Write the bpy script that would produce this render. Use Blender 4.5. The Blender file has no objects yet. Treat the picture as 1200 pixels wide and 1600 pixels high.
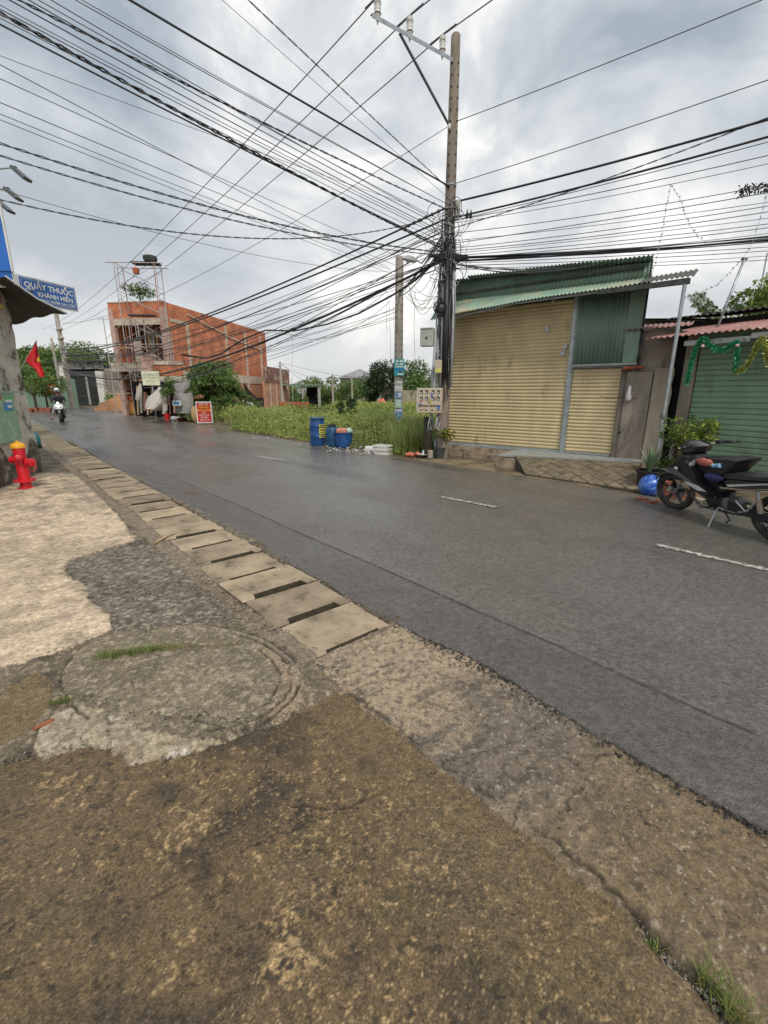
import bpy, math, random
import numpy as np
from mathutils import Vector, Matrix
random.seed(7); rng = np.random.default_rng(7)
S = bpy.context.scene; COL = S.collection
R = math.radians
# ------------------------------------------------------------------ camera
H = 1.6
PITCH = 15.0
cam_d = bpy.data.cameras.new('camera'); cam = bpy.data.objects.new('camera', cam_d); COL.objects.link(cam)
cam.location = (0, 0, H); cam.rotation_euler = (R(90 - PITCH), 0, 0)
cam_d.sensor_fit = 'VERTICAL'; cam_d.sensor_height = 36.0; cam_d.lens = 700 / 1600 * 36.0
cam_d.clip_start = 0.05; cam_d.clip_end = 2500
S.camera = cam
# ------------------------------------------------------------------ sky and sun
SUN_EL, SUN_AZ = 50, 162      # degrees; azimuth clockwise from +Y
W = bpy.data.worlds.new('World'); S.world = W; W.use_nodes = True
nt = W.node_tree; nt.nodes.clear()
def N_(t, tree=None, **kw):
    n = (tree or nt).nodes.new(t)
    for k, v in kw.items(): setattr(n, k, v)
    return n
sky = N_('ShaderNodeTexSky', sky_type='NISHITA', sun_disc=False, sun_elevation=R(SUN_EL), sun_rotation=R(SUN_AZ))
sky.dust_density = 3.0
tc = N_('ShaderNodeTexCoord'); mp = N_('ShaderNodeMapping'); mp.inputs['Scale'].default_value = (1.0, 1.0, 2.1); mp.inputs['Location'].default_value = (3.1, 0.7, 0.2)
nz = N_('ShaderNodeTexNoise'); nz.inputs['Scale'].default_value = 2.3; nz.inputs['Detail'].default_value = 8; nz.inputs['Roughness'].default_value = .56; nz.inputs['Distortion'].default_value = .5
cr = N_('ShaderNodeValToRGB')
e = cr.color_ramp.elements
e[0].position = .37; e[0].color = (.30, .345, .39, 1)
e[1].position = .65; e[1].color = (.88, .86, .83, 1)
k = e.new(.46); k.color = (.43, .47, .505, 1)
k = e.new(.545); k.color = (.56, .58, .59, 1)
sep = N_('ShaderNodeSeparateXYZ')
hz = N_('ShaderNodeMapRange'); hz.inputs[1].default_value = 0.0; hz.inputs[2].default_value = .45; hz.inputs[3].default_value = .55; hz.inputs[4].default_value = 0.0
hmix = N_('ShaderNodeMix', data_type='RGBA'); hmix.inputs['B'].default_value = (.64, .625, .60, 1)
mul = N_('ShaderNodeVectorMath', operation='SCALE'); mul.inputs['Scale'].default_value = 9.6
mx = N_('ShaderNodeMix', data_type='RGBA'); mx.inputs['Factor'].default_value = .93
bg = N_('ShaderNodeBackground'); bg.inputs['Strength'].default_value = .1
out = N_('ShaderNodeOutputWorld')
L = nt.links.new
L(tc.outputs['Generated'], mp.inputs[0]); L(mp.outputs[0], nz.inputs['Vector']); L(nz.outputs['Fac'], cr.inputs[0])
L(tc.outputs['Generated'], sep.inputs[0]); L(sep.outputs['Z'], hz.inputs[0])
L(hz.outputs[0], hmix.inputs['Factor']); L(cr.outputs[0], hmix.inputs['A'])
L(hmix.outputs['Result'], mul.inputs[0]); L(mul.outputs[0], mx.inputs['B']); L(sky.outputs[0], mx.inputs['A'])
L(mx.outputs['Result'], bg.inputs['Color']); L(bg.outputs[0], out.inputs[0])
sl = bpy.data.lights.new('sun', 'SUN'); sl.energy = 1.5; sl.angle = R(10); sl.color = (1, .95, .86)
so = bpy.data.objects.new('sun', sl); COL.objects.link(so)
az = R(SUN_AZ); sd = Vector((math.sin(az) * math.cos(R(SUN_EL)), math.cos(az) * math.cos(R(SUN_EL)), math.sin(R(SUN_EL))))
so.rotation_euler = sd.to_track_quat('Z', 'Y').to_euler(); so.location = (0, -5, 20)
S.view_settings.view_transform = 'Standard'; S.view_settings.look = 'None'; S.view_settings.exposure = 0.52; S.view_settings.gamma = 1
S.view_settings.use_curve_mapping = False
# ------------------------------------------------------------------ photo geometry
CP, SP = math.cos(R(PITCH)), math.sin(R(PITCH))
def ray(x, y):
    return (x - 600.0, 700 * CP + (800 - y) * SP, -700 * SP + (800 - y) * CP)
def G(x, y, z=0.0):                       # point of the plane at height z
    r = ray(x, y); t = (z - H) / r[2]
    return Vector((r[0] * t, r[1] * t, z))
def D(x, y, Y):                           # point at world depth Y
    r = ray(x, y); t = Y / r[1]
    return Vector((r[0] * t, Y, H + r[2] * t))
RA = R(41.0)
dv = Vector((-math.sin(RA), math.cos(RA), 0)); nv = Vector((math.cos(RA), math.sin(RA), 0))
def RD(a, n, z=0.0):
    p = dv * a + nv * n; return Vector((p.x, p.y, z))
ROADZ = -R(90 - 41.0) - 0  # unused helper
# ------------------------------------------------------------------ materials
MATS = {}
def mat(name, col, rough=.8, var=.25, scale=6, bump=.0, bscale=60, metal=0, col2=None, spots=None, spotscale=8, spotlo=.55, spothi=.65, coat=0, streak=False, emit=None, spec=.5, rand=0.0, alpha=None):
    if name in MATS: return MATS[name]
    m = bpy.data.materials.new(name); m.use_nodes = True; t = m.node_tree; t.nodes.clear()
    n = lambda ty, **kw: N_(ty, t, **kw)
    l = t.links.new
    o = n('ShaderNodeOutputMaterial'); b = n('ShaderNodeBsdfPrincipled')
    b.inputs['Roughness'].default_value = rough; b.inputs['Metallic'].default_value = metal
    b.inputs['Coat Weight'].default_value = coat; b.inputs['Specular IOR Level'].default_value = spec
    c = n('ShaderNodeTexCoord'); vec = c.outputs['Object']
    oi = n('ShaderNodeObjectInfo')
    ad = n('ShaderNodeVectorMath', operation='ADD'); l(vec, ad.inputs[0])
    sc = n('ShaderNodeVectorMath', operation='SCALE'); sc.inputs['Scale'].default_value = 17.0
    cb = n('ShaderNodeCombineXYZ'); l(oi.outputs['Random'], cb.inputs[0]); l(oi.outputs['Random'], cb.inputs[1]); l(cb.outputs[0], sc.inputs[0]); l(sc.outputs[0], ad.inputs[1])
    vec = ad.outputs[0]
    if streak:
        mpn = n('ShaderNodeMapping'); mpn.inputs['Scale'].default_value = (1, 1, .33); l(vec, mpn.inputs[0]); svec = mpn.outputs[0]
    else: svec = vec
    nz1 = n('ShaderNodeTexNoise'); nz1.inputs['Scale'].default_value = scale; nz1.inputs['Detail'].default_value = 6; nz1.inputs['Roughness'].default_value = .62; l(svec, nz1.inputs['Vector'])
    rp = n('ShaderNodeValToRGB'); l(nz1.outputs['Fac'], rp.inputs[0])
    c1 = tuple(x * (1 - var) for x in col[:3]); c2 = col2 or tuple(min(1, x * (1 + var)) for x in col[:3])
    if col2: c1 = col
    rp.color_ramp.elements[0].position = .33; rp.color_ramp.elements[0].color = (*c1[:3], 1)
    rp.color_ramp.elements[1].position = .67; rp.color_ramp.elements[1].color = (*c2[:3], 1)
    colout = rp.outputs[0]
    if spots:
        nz2 = n('ShaderNodeTexNoise'); nz2.inputs['Scale'].default_value = spotscale; nz2.inputs['Detail'].default_value = 8; nz2.inputs['Roughness'].default_value = .68; l(svec, nz2.inputs['Vector'])
        mr = n('ShaderNodeMapRange'); mr.inputs[1].default_value = spotlo; mr.inputs[2].default_value = spothi; l(nz2.outputs['Fac'], mr.inputs[0])
        mm = n('ShaderNodeMix', data_type='RGBA'); mm.inputs['B'].default_value = (*spots, 1); l(mr.outputs[0], mm.inputs['Factor']); l(colout, mm.inputs['A']); colout = mm.outputs['Result']
    if rand:
        hv = n('ShaderNodeHueSaturation'); mr2 = n('ShaderNodeMapRange'); mr2.inputs[3].default_value = 1 - rand; mr2.inputs[4].default_value = 1 + rand
        l(oi.outputs['Random'], mr2.inputs[0]); l(mr2.outputs[0], hv.inputs['Value']); l(colout, hv.inputs['Color']); colout = hv.outputs[0]
    l(colout, b.inputs['Base Color'])
    if bump:
        nb = n('ShaderNodeTexNoise'); nb.inputs['Scale'].default_value = bscale; nb.inputs['Detail'].default_value = 5; l(vec, nb.inputs['Vector'])
        bp = n('ShaderNodeBump'); bp.inputs['Strength'].default_value = bump; bp.inputs['Distance'].default_value = .01; l(nb.outputs['Fac'], bp.inputs['Height']); l(bp.outputs[0], b.inputs['Normal'])
    l(b.outputs[0], o.inputs[0])
    MATS[name] = m; return m
def leafmat(name, lo, hi, rough=.55):
    m = bpy.data.materials.new(name); m.use_nodes = True; t = m.node_tree; t.nodes.clear(); n = lambda ty, **kw: N_(ty, t, **kw); l = t.links.new
    o = n('ShaderNodeOutputMaterial'); b = n('ShaderNodeBsdfPrincipled'); b.inputs['Roughness'].default_value = rough
    a = n('ShaderNodeAttribute', attribute_name='v'); rp = n('ShaderNodeValToRGB'); l(a.outputs['Fac'], rp.inputs[0])
    rp.color_ramp.elements[0].color = (*lo, 1); rp.color_ramp.elements[1].color = (*hi, 1)
    tr = n('ShaderNodeBsdfTranslucent'); ms = n('ShaderNodeMixShader'); ms.inputs[0].default_value = .3
    l(rp.outputs[0], b.inputs['Base Color']); l(rp.outputs[0], tr.inputs[0]); l(b.outputs[0], ms.inputs[1]); l(tr.outputs[0], ms.inputs[2]); l(ms.outputs[0], o.inputs[0])
    return m
# ------------------------------------------------------------------ mesh builder
class MB:
    def __init__(s): s.v = []; s.f = []
    def add(s, vs, fs):
        b = len(s.v); s.v += [tuple(p) for p in vs]; s.f += [tuple(i + b for i in f) for f in fs]; return s
    def box(s, c, d, rot=None, taper=1.0):
        c = Vector(c); vs = []
        for z in (-.5, .5):
            k = taper if z > 0 else 1
            for x, y in ((-.5, -.5), (.5, -.5), (.5, .5), (-.5, .5)):
                p = Vector((x * d[0] * k, y * d[1] * k, z * d[2]))
                if rot is not None: p = rot @ p
                vs.append(c + p)
        return s.add(vs, [(3, 2, 1, 0), (4, 5, 6, 7), (0, 1, 5, 4), (1, 2, 6, 5), (2, 3, 7, 6), (3, 0, 4, 7)])
    def b2(s, x0, x1, y0, y1, z0, z1): return s.box(((x0 + x1) / 2, (y0 + y1) / 2, (z0 + z1) / 2), (x1 - x0, y1 - y0, z1 - z0))
    def bev(s, x0, x1, y0, y1, z0, z1, r):     # box with chamfered vertical and horizontal edges
        def ring(k, z): 
            a, b, c, d = x0 + k, x1 - k, y0 + k, y1 - k; q = r
            return [(a + q, c, z), (b - q, c, z), (b, c + q, z), (b, d - q, z), (b - q, d, z), (a + q, d, z), (a, d - q, z), (a, c + q, z)]
        rs = [ring(r, z0), ring(0, z0 + r), ring(0, z1 - r), ring(r, z1)]
        vs = [p for q in rs for p in q]; fs = []
        for i in range(3):
            for j in range(8): fs.append((i * 8 + j, i * 8 + (j + 1) % 8, i * 8 + 8 + (j + 1) % 8, i * 8 + 8 + j))
        fs.append(tuple(range(7, -1, -1))); fs.append(tuple(range(24, 32)))
        return s.add(vs, fs)
    def tube(s, pts, r, n=6, cap=True):
        pts = [Vector(p) for p in pts]; m = len(pts); rs = r if isinstance(r, (list, tuple)) else [r] * m
        vs = []; up = None
        for i, p in enumerate(pts):
            t = (pts[min(i + 1, m - 1)] - pts[max(i - 1, 0)])
            if t.length < 1e-9: t = Vector((0, 0, 1))
            t.normalize()
            if up is None:
                up = Vector((0, 0, 1)) if abs(t.z) < .9 else Vector((1, 0, 0))
            a = t.cross(up)
            if a.length < 1e-6: a = t.cross(Vector((0, 1, 0)))
            a.normalize(); b = a.cross(t).normalized(); up = b
            for k in range(n):
                q = 2 * math.pi * k / n; vs.append(p + (a * math.cos(q) + b * math.sin(q)) * rs[i])
        fs = []
        for i in range(m - 1):
            for k in range(n): fs.append((i * n + k, i * n + (k + 1) % n, (i + 1) * n + (k + 1) % n, (i + 1) * n + k))
        if cap: fs.append(tuple(range(n - 1, -1, -1))); fs.append(tuple(range((m - 1) * n, m * n)))
        return s.add(vs, fs)
    def lathe(s, prof, n=16, c=(0, 0, 0), M=None):     # prof [(r,z)]
        c = Vector(c); vs = []
        for r, z in prof:
            for k in range(n):
                q = 2 * math.pi * k / n; p = Vector((r * math.cos(q), r * math.sin(q), z))
                if M is not None: p = M @ p
                vs.append(c + p)
        fs = []
        for i in range(len(prof) - 1):
            for k in range(n): fs.append((i * n + k, i * n + (k + 1) % n, (i + 1) * n + (k + 1) % n, (i + 1) * n + k))
        fs.append(tuple(range(n - 1, -1, -1))); fs.append(tuple(range((len(prof) - 1) * n, len(prof) * n)))
        return s.add(vs, fs)
    def quad(s, a, b, c, d): return s.add([a, b, c, d], [(0, 1, 2, 3)])
    def prism(s, pts, h, axis='z', off=0):      # polygon in plane, extruded along the axis
        vs = []
        for hh in (off, off + h):
            for a, b in pts:
                vs.append((a, b, hh) if axis == 'z' else ((a, hh, b) if axis == 'y' else (hh, a, b)))
        n = len(pts); fs = [tuple(range(n - 1, -1, -1)), tuple(range(n, 2 * n))] + [(i, (i + 1) % n, n + (i + 1) % n, n + i) for i in range(n)]
        return s.add(vs, fs)
    def puff(s, pts, w, k=.82, y0=0):          # body panel: side outline (x,z), half width w, softer towards its sides
        cx = sum(p[0] for p in pts) / len(pts); cz = sum(p[1] for p in pts) / len(pts); n = len(pts); vs = []
        for yy, kk in ((-w, k), (-w * .6, 1), (w * .6, 1), (w, k)):
            for a, b in pts: vs.append((cx + (a - cx) * kk, y0 + yy, cz + (b - cz) * kk))
        fs = [tuple(range(n)), tuple(range(4 * n - 1, 3 * n - 1, -1))]
        for i in range(3):
            for j in range(n): fs.append((i * n + j, i * n + n + j, i * n + n + (j + 1) % n, i * n + (j + 1) % n))
        return s.add(vs, fs)
    def torus(s, c, Rr, r, M=None, n=28, k=8, sy=1.0):
        vs = []; c = Vector(c)
        for i in range(n):
            q = 2 * math.pi * i / n
            for j in range(k):
                w = 2 * math.pi * j / k; rr = Rr + r * math.cos(w)
                p = Vector((rr * math.cos(q), sy * r * math.sin(w), rr * math.sin(q)))
                if M is not None: p = M @ p
                vs.append(c + p)
        fs = [(i * k + j, i * k + (j + 1) % k, ((i + 1) % n) * k + (j + 1) % k, ((i + 1) % n) * k + j) for i in range(n) for j in range(k)]
        return s.add(vs, fs)
    def ball(s, c, r, nu=14, nw=9, sc=(1, 1, 1)):
        prof = []
        vs = []
        for i in range(nw + 1):
            q = math.pi * i / nw
            for j in range(nu):
                w = 2 * math.pi * j / nu
                vs.append((c[0] + r * sc[0] * math.sin(q) * math.cos(w), c[1] + r * sc[1] * math.sin(q) * math.sin(w), c[2] - r * sc[2] * math.cos(q)))
        fs = [(i * nu + j, i * nu + (j + 1) % nu, (i + 1) * nu + (j + 1) % nu, (i + 1) * nu + j) for i in range(nw) for j in range(nu)]
        return s.add(vs, fs)
    def skew(s, k):
        s.v = [(x - k * max(0, y), y, z) for x, y, z in s.v]; return s
    def shift(s, o):
        o = Vector(o); s.v = [tuple(Vector(p) - o) for p in s.v]; return s
    def mesh(s, name, m, smooth=False):
        me = bpy.data.meshes.new(name); me.from_pydata(s.v, [], s.f); me.materials.append(m)
        if smooth: me.polygons.foreach_set('use_smooth', [True] * len(me.polygons))
        me.update(); return me
    def build(s, name, m, parent=None, smooth=False, label=None, kind=None, world=False):
        if world and parent is not None:      # vertices given in world space, brought into the parent's space
            inv = parent_mat(parent).inverted(); s.v = [tuple(inv @ Vector(p)) for p in s.v]
        o = bpy.data.objects.new(name, s.mesh(name, m, smooth)); COL.objects.link(o)
        if parent is not None: o.parent = parent
        if label: o['label'] = label
        if kind: o['kind'] = kind
        if smooth == 'auto':
            o.data.set_sharp_from_angle(angle=R(38))
        return o
def parent_mat(o):
    m = Matrix.LocRotScale(o.location, o.rotation_euler, o.scale)
    return parent_mat(o.parent) @ m if o.parent else m
def thing(name, label, cat, loc=(0, 0, 0), rz=0, group=None):
    o = bpy.data.objects.new(name, None); COL.objects.link(o); o.location = loc; o.rotation_euler = (0, 0, rz); o.empty_display_size = .2
    o['label'] = label; o['category'] = cat
    if group: o['group'] = group
    return o
def tag(o, label=None, cat=None, group=None, kind=None):
    if label: o['label'] = label
    if cat: o['category'] = cat
    if group: o['group'] = group
    if kind: o['kind'] = kind
    return o
def solo(mb, name, m, label, cat, loc=None, group=None, smooth=False, kind=None):   # a thing that is one mesh (world vertices), origin at its base
    if loc is None:
        loc = Vector((sum(p[0] for p in mb.v) / len(mb.v), sum(p[1] for p in mb.v) / len(mb.v), min(p[2] for p in mb.v)))
    mb.shift(loc); o = mb.build(name, m, smooth=smooth); o.location = loc
    return tag(o, label, cat, group, kind)
def copy_tree(o, parent=None):
    c = o.copy(); COL.objects.link(c); c.parent = parent
    for ch in list(o.children): copy_tree(ch, c)
    return c
def npmesh(name, V, F, m, attrs=None, smooth=False, cols=None):
    V = np.asarray(V, dtype=np.float32); F = np.asarray(F, dtype=np.int32); k = F.shape[1]
    me = bpy.data.meshes.new(name); me.vertices.add(len(V)); me.vertices.foreach_set('co', V.ravel())
    me.loops.add(F.size); me.loops.foreach_set('vertex_index', F.ravel())
    me.polygons.add(len(F)); me.polygons.foreach_set('loop_start', np.arange(0, F.size, k, dtype=np.int32)); me.polygons.foreach_set('loop_total', np.full(len(F), k, dtype=np.int32))
    if smooth: me.polygons.foreach_set('use_smooth', np.ones(len(F), dtype=bool))
    me.update(calc_edges=True)
    for an, av in (attrs or {}).items():
        a = me.attributes.new(an, 'FLOAT', 'POINT'); a.data.foreach_set('value', np.asarray(av, dtype=np.float32))
    if cols is not None:
        a = me.attributes.new('Col', 'FLOAT_COLOR', 'POINT'); a.data.foreach_set('color', np.asarray(cols, dtype=np.float32).ravel())
    me.materials.append(m); me.validate()
    o = bpy.data.objects.new(name, me); COL.objects.link(o); return o
def leafmesh(name, P, Dn, Ln, Wd, m, v, parent=None, droop=.25):
    """P centres/bases (n,3); Dn directions (n,3); length, width (n,) -> folded two-quad leaves"""
    n = len(P); Dn = Dn / np.linalg.norm(Dn, axis=1, keepdims=True)
    rnd = rng.normal(size=(n, 3)); side = np.cross(Dn, rnd); side /= np.linalg.norm(side, axis=1, keepdims=True) + 1e-9
    Ln = np.broadcast_to(Ln, (n,))[:, None]; Wd = np.broadcast_to(Wd, (n,))[:, None]
    dn = np.array([[0, 0, -1.0]])
    a = P; b = P + Dn * Ln * .5 + side * Wd * .5; c = P + Dn * Ln + dn * Ln * droop; d = P + Dn * Ln * .5 - side * Wd * .5
    V = np.stack([a, b, c, d], 1).reshape(-1, 3)
    F = np.arange(4 * n).reshape(n, 4)
    o = npmesh(name, V, F, m, {'v': np.repeat(v, 4)})
    if parent is not None: o.parent = parent
    return o
def bladesmesh(name, P, Hh, Wd, lean, m, v, parent=None):
    n = len(P); an = rng.uniform(0, 2 * math.pi, n); dr = np.stack([np.cos(an), np.sin(an), np.zeros(n)], 1)
    s = np.stack([-np.sin(an), np.cos(an), np.zeros(n)], 1) * Wd[:, None] * .5; up = np.array([[0, 0, 1.0]])
    Hc = Hh[:, None]; lc = (lean * Hh)[:, None]
    mid = P + up * Hc * .6 + dr * lc * .35; tip = P + up * Hc + dr * lc
    V = np.stack([P - s, P + s, mid + s * .8, mid - s * .8, tip], 1).reshape(-1, 3)
    b = np.arange(n)[:, None] * 5
    F = np.concatenate([b + np.array([[0, 1, 2, 3]]), b + np.array([[3, 2, 4, 4]])], 0)
    # tips as triangles: keep as separate tri mesh part by degenerate-free quads
    V2 = np.concatenate([V, (tip + s * .12)], 0)
    F[n:, 3] = F[n:, 2]; F[n:, 2] = 5 * n + np.arange(n)
    vv = np.concatenate([np.repeat(v, 5), v])
    o = npmesh(name, V2, F, m, {'v': vv})
    if parent is not None: o.parent = parent
    return o
# vectorised value noise
def vn(x, y, sc, seed=0):
    x = x * sc + seed * 17.3; y = y * sc + seed * 9.1
    xi = np.floor(x).astype(np.int64); yi = np.floor(y).astype(np.int64); fx = x - xi; fy = y - yi
    fx = fx * fx * (3 - 2 * fx); fy = fy * fy * (3 - 2 * fy)
    def h(a, b):
        q = (a * 374761393 + b * 668265263 + seed * 1442695041) & 0xffffffff
        q = ((q ^ (q >> 13)) * 1274126177) & 0xffffffff
        return ((q ^ (q >> 16)) & 0xffff) / 65535.0
    return (h(xi, yi) * (1 - fx) + h(xi + 1, yi) * fx) * (1 - fy) + (h(xi, yi + 1) * (1 - fx) + h(xi + 1, yi + 1) * fx) * fy
def fbm(x, y, sc, oc=4, seed=0, g=.5):
    s = 0; a = 1; t = 0
    for i in range(oc): s = s + a * vn(x, y, sc * 2 ** i, seed + i * 3); t += a; a *= g
    return s / t
def inpoly(X, Y, poly):
    c = np.zeros(X.shape, bool); n = len(poly)
    for i in range(n):
        x0, y0 = poly[i]; x1, y1 = poly[(i + 1) % n]
        if y0 == y1: continue
        k = ((y0 > Y) != (y1 > Y)) & (X < (x1 - x0) * (Y - y0) / (y1 - y0) + x0); c ^= k
    return c
def segd(X, Y, pts):
    d = np.full(X.shape, 1e9)
    for (x0, y0), (x1, y1) in zip(pts[:-1], pts[1:]):
        vx, vy = x1 - x0, y1 - y0; t = np.clip(((X - x0) * vx + (Y - y0) * vy) / (vx * vx + vy * vy + 1e-12), 0, 1)
        d = np.minimum(d, np.hypot(X - x0 - t * vx, Y - y0 - t * vy))
    return d
def textmesh(parent, name, body, size, m, M, ext=.002, ax='CENTER', sx=1.0, bold=0.0):
    cu = bpy.data.curves.new(name, 'FONT'); cu.body = body; cu.size = size; cu.extrude = ext; cu.align_x = ax; cu.align_y = 'CENTER'; cu.resolution_u = 2; cu.offset = bold
    ob = bpy.data.objects.new(name, cu); me = bpy.data.meshes.new_from_object(ob); bpy.data.objects.remove(ob)
    me.transform(M @ Matrix.Diagonal((sx, 1, 1, 1))); me.materials.clear(); me.materials.append(m)
    o = bpy.data.objects.new(name, me); COL.objects.link(o); o.parent = parent; return o
# ================================================================== GROUND
def groundmat(name, rough=.85, grain=1.0, gs=150, sp=.5, wet=0.0):
    m = bpy.data.materials.new(name); m.use_nodes = True; t = m.node_tree; t.nodes.clear(); n = lambda ty, **kw: N_(ty, t, **kw); l = t.links.new
    o = n('ShaderNodeOutputMaterial'); b = n('ShaderNodeBsdfPrincipled')
    at = n('ShaderNodeAttribute', attribute_name='Col'); c = n('ShaderNodeTexCoord'); v = c.outputs['Object']
    nf = n('ShaderNodeTexNoise'); nf.inputs['Scale'].default_value = gs; nf.inputs['Detail'].default_value = 4; nf.inputs['Roughness'].default_value = .7; l(v, nf.inputs['Vector'])
    mr = n('ShaderNodeMapRange'); mr.inputs[1].default_value = .3; mr.inputs[2].default_value = .7; mr.inputs[3].default_value = 1 - .62 * grain; mr.inputs[4].default_value = 1 + .62 * grain; l(nf.outputs['Fac'], mr.inputs[0])
    vo = n('ShaderNodeTexVoronoi'); vo.inputs['Scale'].default_value = gs * .75; l(v, vo.inputs['Vector'])
    # scattered pale and dark aggregate grains
    sx = n('ShaderNodeSeparateColor'); l(vo.outputs['Color'], sx.inputs[0])
    pr = n('ShaderNodeMapRange'); pr.inputs[1].default_value = .70; pr.inputs[2].default_value = .95; l(sx.outputs[0], pr.inputs[0])
    dr = n('ShaderNodeMapRange'); dr.inputs[1].default_value = .38; dr.inputs[2].default_value = .18; l(vo.outputs['Distance'], dr.inputs[0])
    pm = n('ShaderNodeMath', operation='MULTIPLY'); l(pr.outputs[0], pm.inputs[0]); l(dr.outputs[0], pm.inputs[1])
    pk = n('ShaderNodeMath', operation='MULTIPLY'); l(pm.outputs[0], pk.inputs[0]); pk.inputs[1].default_value = sp
    sc = n('ShaderNodeVectorMath', operation='SCALE'); l(at.outputs['Color'], sc.inputs[0]); 
    n3 = n('ShaderNodeTexNoise'); n3.inputs['Scale'].default_value = gs * .28; n3.inputs['Detail'].default_value = 3; l(v, n3.inputs['Vector'])
    m3 = n('ShaderNodeMapRange'); m3.inputs[1].default_value = .3; m3.inputs[2].default_value = .7; m3.inputs[3].default_value = .72; m3.inputs[4].default_value = 1.28; l(n3.outputs['Fac'], m3.inputs[0])
    mm_ = n('ShaderNodeMath', operation='MULTIPLY'); l(mr.outputs[0], mm_.inputs[0]); l(m3.outputs[0], mm_.inputs[1]); l(mm_.outputs[0], sc.inputs['Scale'])
    sc2 = n('ShaderNodeVectorMath', operation='MULTIPLY_ADD'); sc2.inputs[1].default_value = (1.6, 1.6, 1.7); sc2.inputs[2].default_value = (.07, .065, .055); l(at.outputs['Color'], sc2.inputs[0])
    mx = n('ShaderNodeMix', data_type='RGBA'); l(pk.outputs[0], mx.inputs['Factor']); l(sc.outputs[0], mx.inputs['A']); l(sc2.outputs[0], mx.inputs['B'])
    # dark pits
    v2 = n('ShaderNodeTexNoise'); v2.inputs['Scale'].default_value = gs * .55; v2.inputs['Detail'].default_value = 3; l(v, v2.inputs['Vector'])
    pt = n('ShaderNodeMapRange'); pt.inputs[1].default_value = .36; pt.inputs[2].default_value = .28; pt.inputs[4].default_value = .7; l(v2.outputs['Fac'], pt.inputs[0])
    mx2 = n('ShaderNodeMix', data_type='RGBA'); mx2.inputs['B'].default_value = (.018, .015, .01, 1); l(pt.outputs[0], mx2.inputs['Factor']); l(mx.outputs['Result'], mx2.inputs['A'])
    l(mx2.outputs['Result'], b.inputs['Base Color'])
    hs = n('ShaderNodeMath', operation='ADD'); l(nf.outputs['Fac'], hs.inputs[0]); l(v2.outputs['Fac'], hs.inputs[1])
    ha = n('ShaderNodeMath', operation='MULTIPLY_ADD'); l(pm.outputs[0], ha.inputs[0]); ha.inputs[1].default_value = .5; l(hs.outputs[0], ha.inputs[2])
    bp = n('ShaderNodeBump'); bp.inputs['Strength'].default_value = .75; bp.inputs['Distance'].default_value = .006 * 150 / gs; l(ha.outputs[0], bp.inputs['Height']); l(bp.outputs[0], b.inputs['Normal'])
    wt = n('ShaderNodeAttribute', attribute_name='wet')
    wr = n('ShaderNodeMapRange'); wr.inputs[3].default_value = rough; wr.inputs[4].default_value = .12; l(wt.outputs['Fac'], wr.inputs[0]); l(wr.outputs[0], b.inputs['Roughness'])
    l(b.outputs[0], o.inputs[0]); return m
GM_N = groundmat('weathered_concrete', .8, 1.0, 120, .85)
GM_M = groundmat('gritty_concrete', .85, .9, 80, .6)
GM_S = groundmat('worn_smooth_concrete', .8, .55, 110, .6)
GM_T = groundmat('sandy_concrete', .85, .5, 60, .45)
GM_A = groundmat('wet_asphalt', .54, .80, 105, .75)

def pxw(l): return [tuple(G(x, y))[:2] for x, y in l]
TAN = pxw([(-700, 1150), (-20, 1052), (60, 1032), (120, 1012), (176, 988), (168, 962), (142, 942), (134, 918), (112, 908), (97, 888), (118, 874), (160, 862), (212, 846), (190, 815), (172, 795), (150, 768), (132, 748), (118, 741), (60, 741), (-10, 765), (-700, 900)])
GRAV = pxw([(97, 888), (118, 874), (160, 862), (212, 846), (262, 858), (300, 870), (345, 905), (385, 940), (412, 972), (330, 975), (250, 985), (176, 990), (168, 962), (142, 942), (134, 918), (112, 908)])
FRONT = pxw([(-900, 1300), (-20, 1196), (20, 1188), (52, 1178), (70, 1180), (96, 1172), (130, 1162), (165, 1170), (205, 1190), (262, 1184), (330, 1166), (395, 1142), (430, 1132), (470, 1112), (505, 1092), (538, 1078)])
PALE = pxw([(50, 1178), (62, 1150), (88, 1118), (130, 1105), (168, 1118), (215, 1145), (300, 1162), (380, 1152), (430, 1132), (395, 1142), (330, 1166), (262, 1184), (205, 1190), (165, 1170), (130, 1162), (96, 1172), (70, 1180)])
RING = pxw([(430, 1130), (470, 1105), (472, 1075), (455, 1045), (420, 1022), (400, 1025), (440, 1055), (452, 1080), (446, 1100), (415, 1120)])
LOBE = pxw([(0, 1085), (60, 1050), (85, 1075), (78, 1110), (40, 1150), (0, 1165), (-60, 1180), (-60, 1100)])
def ell(s_, a0, a1, n=28): return [(285 + 190 * s_ * math.cos(R(a0 + (a1 - a0) * i / n)), 1068 + 92 * s_ * math.sin(R(a0 + (a1 - a0) * i / n))) for i in range(n + 1)]
CIRC = pxw(ell(1.0, 0, 359))
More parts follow.
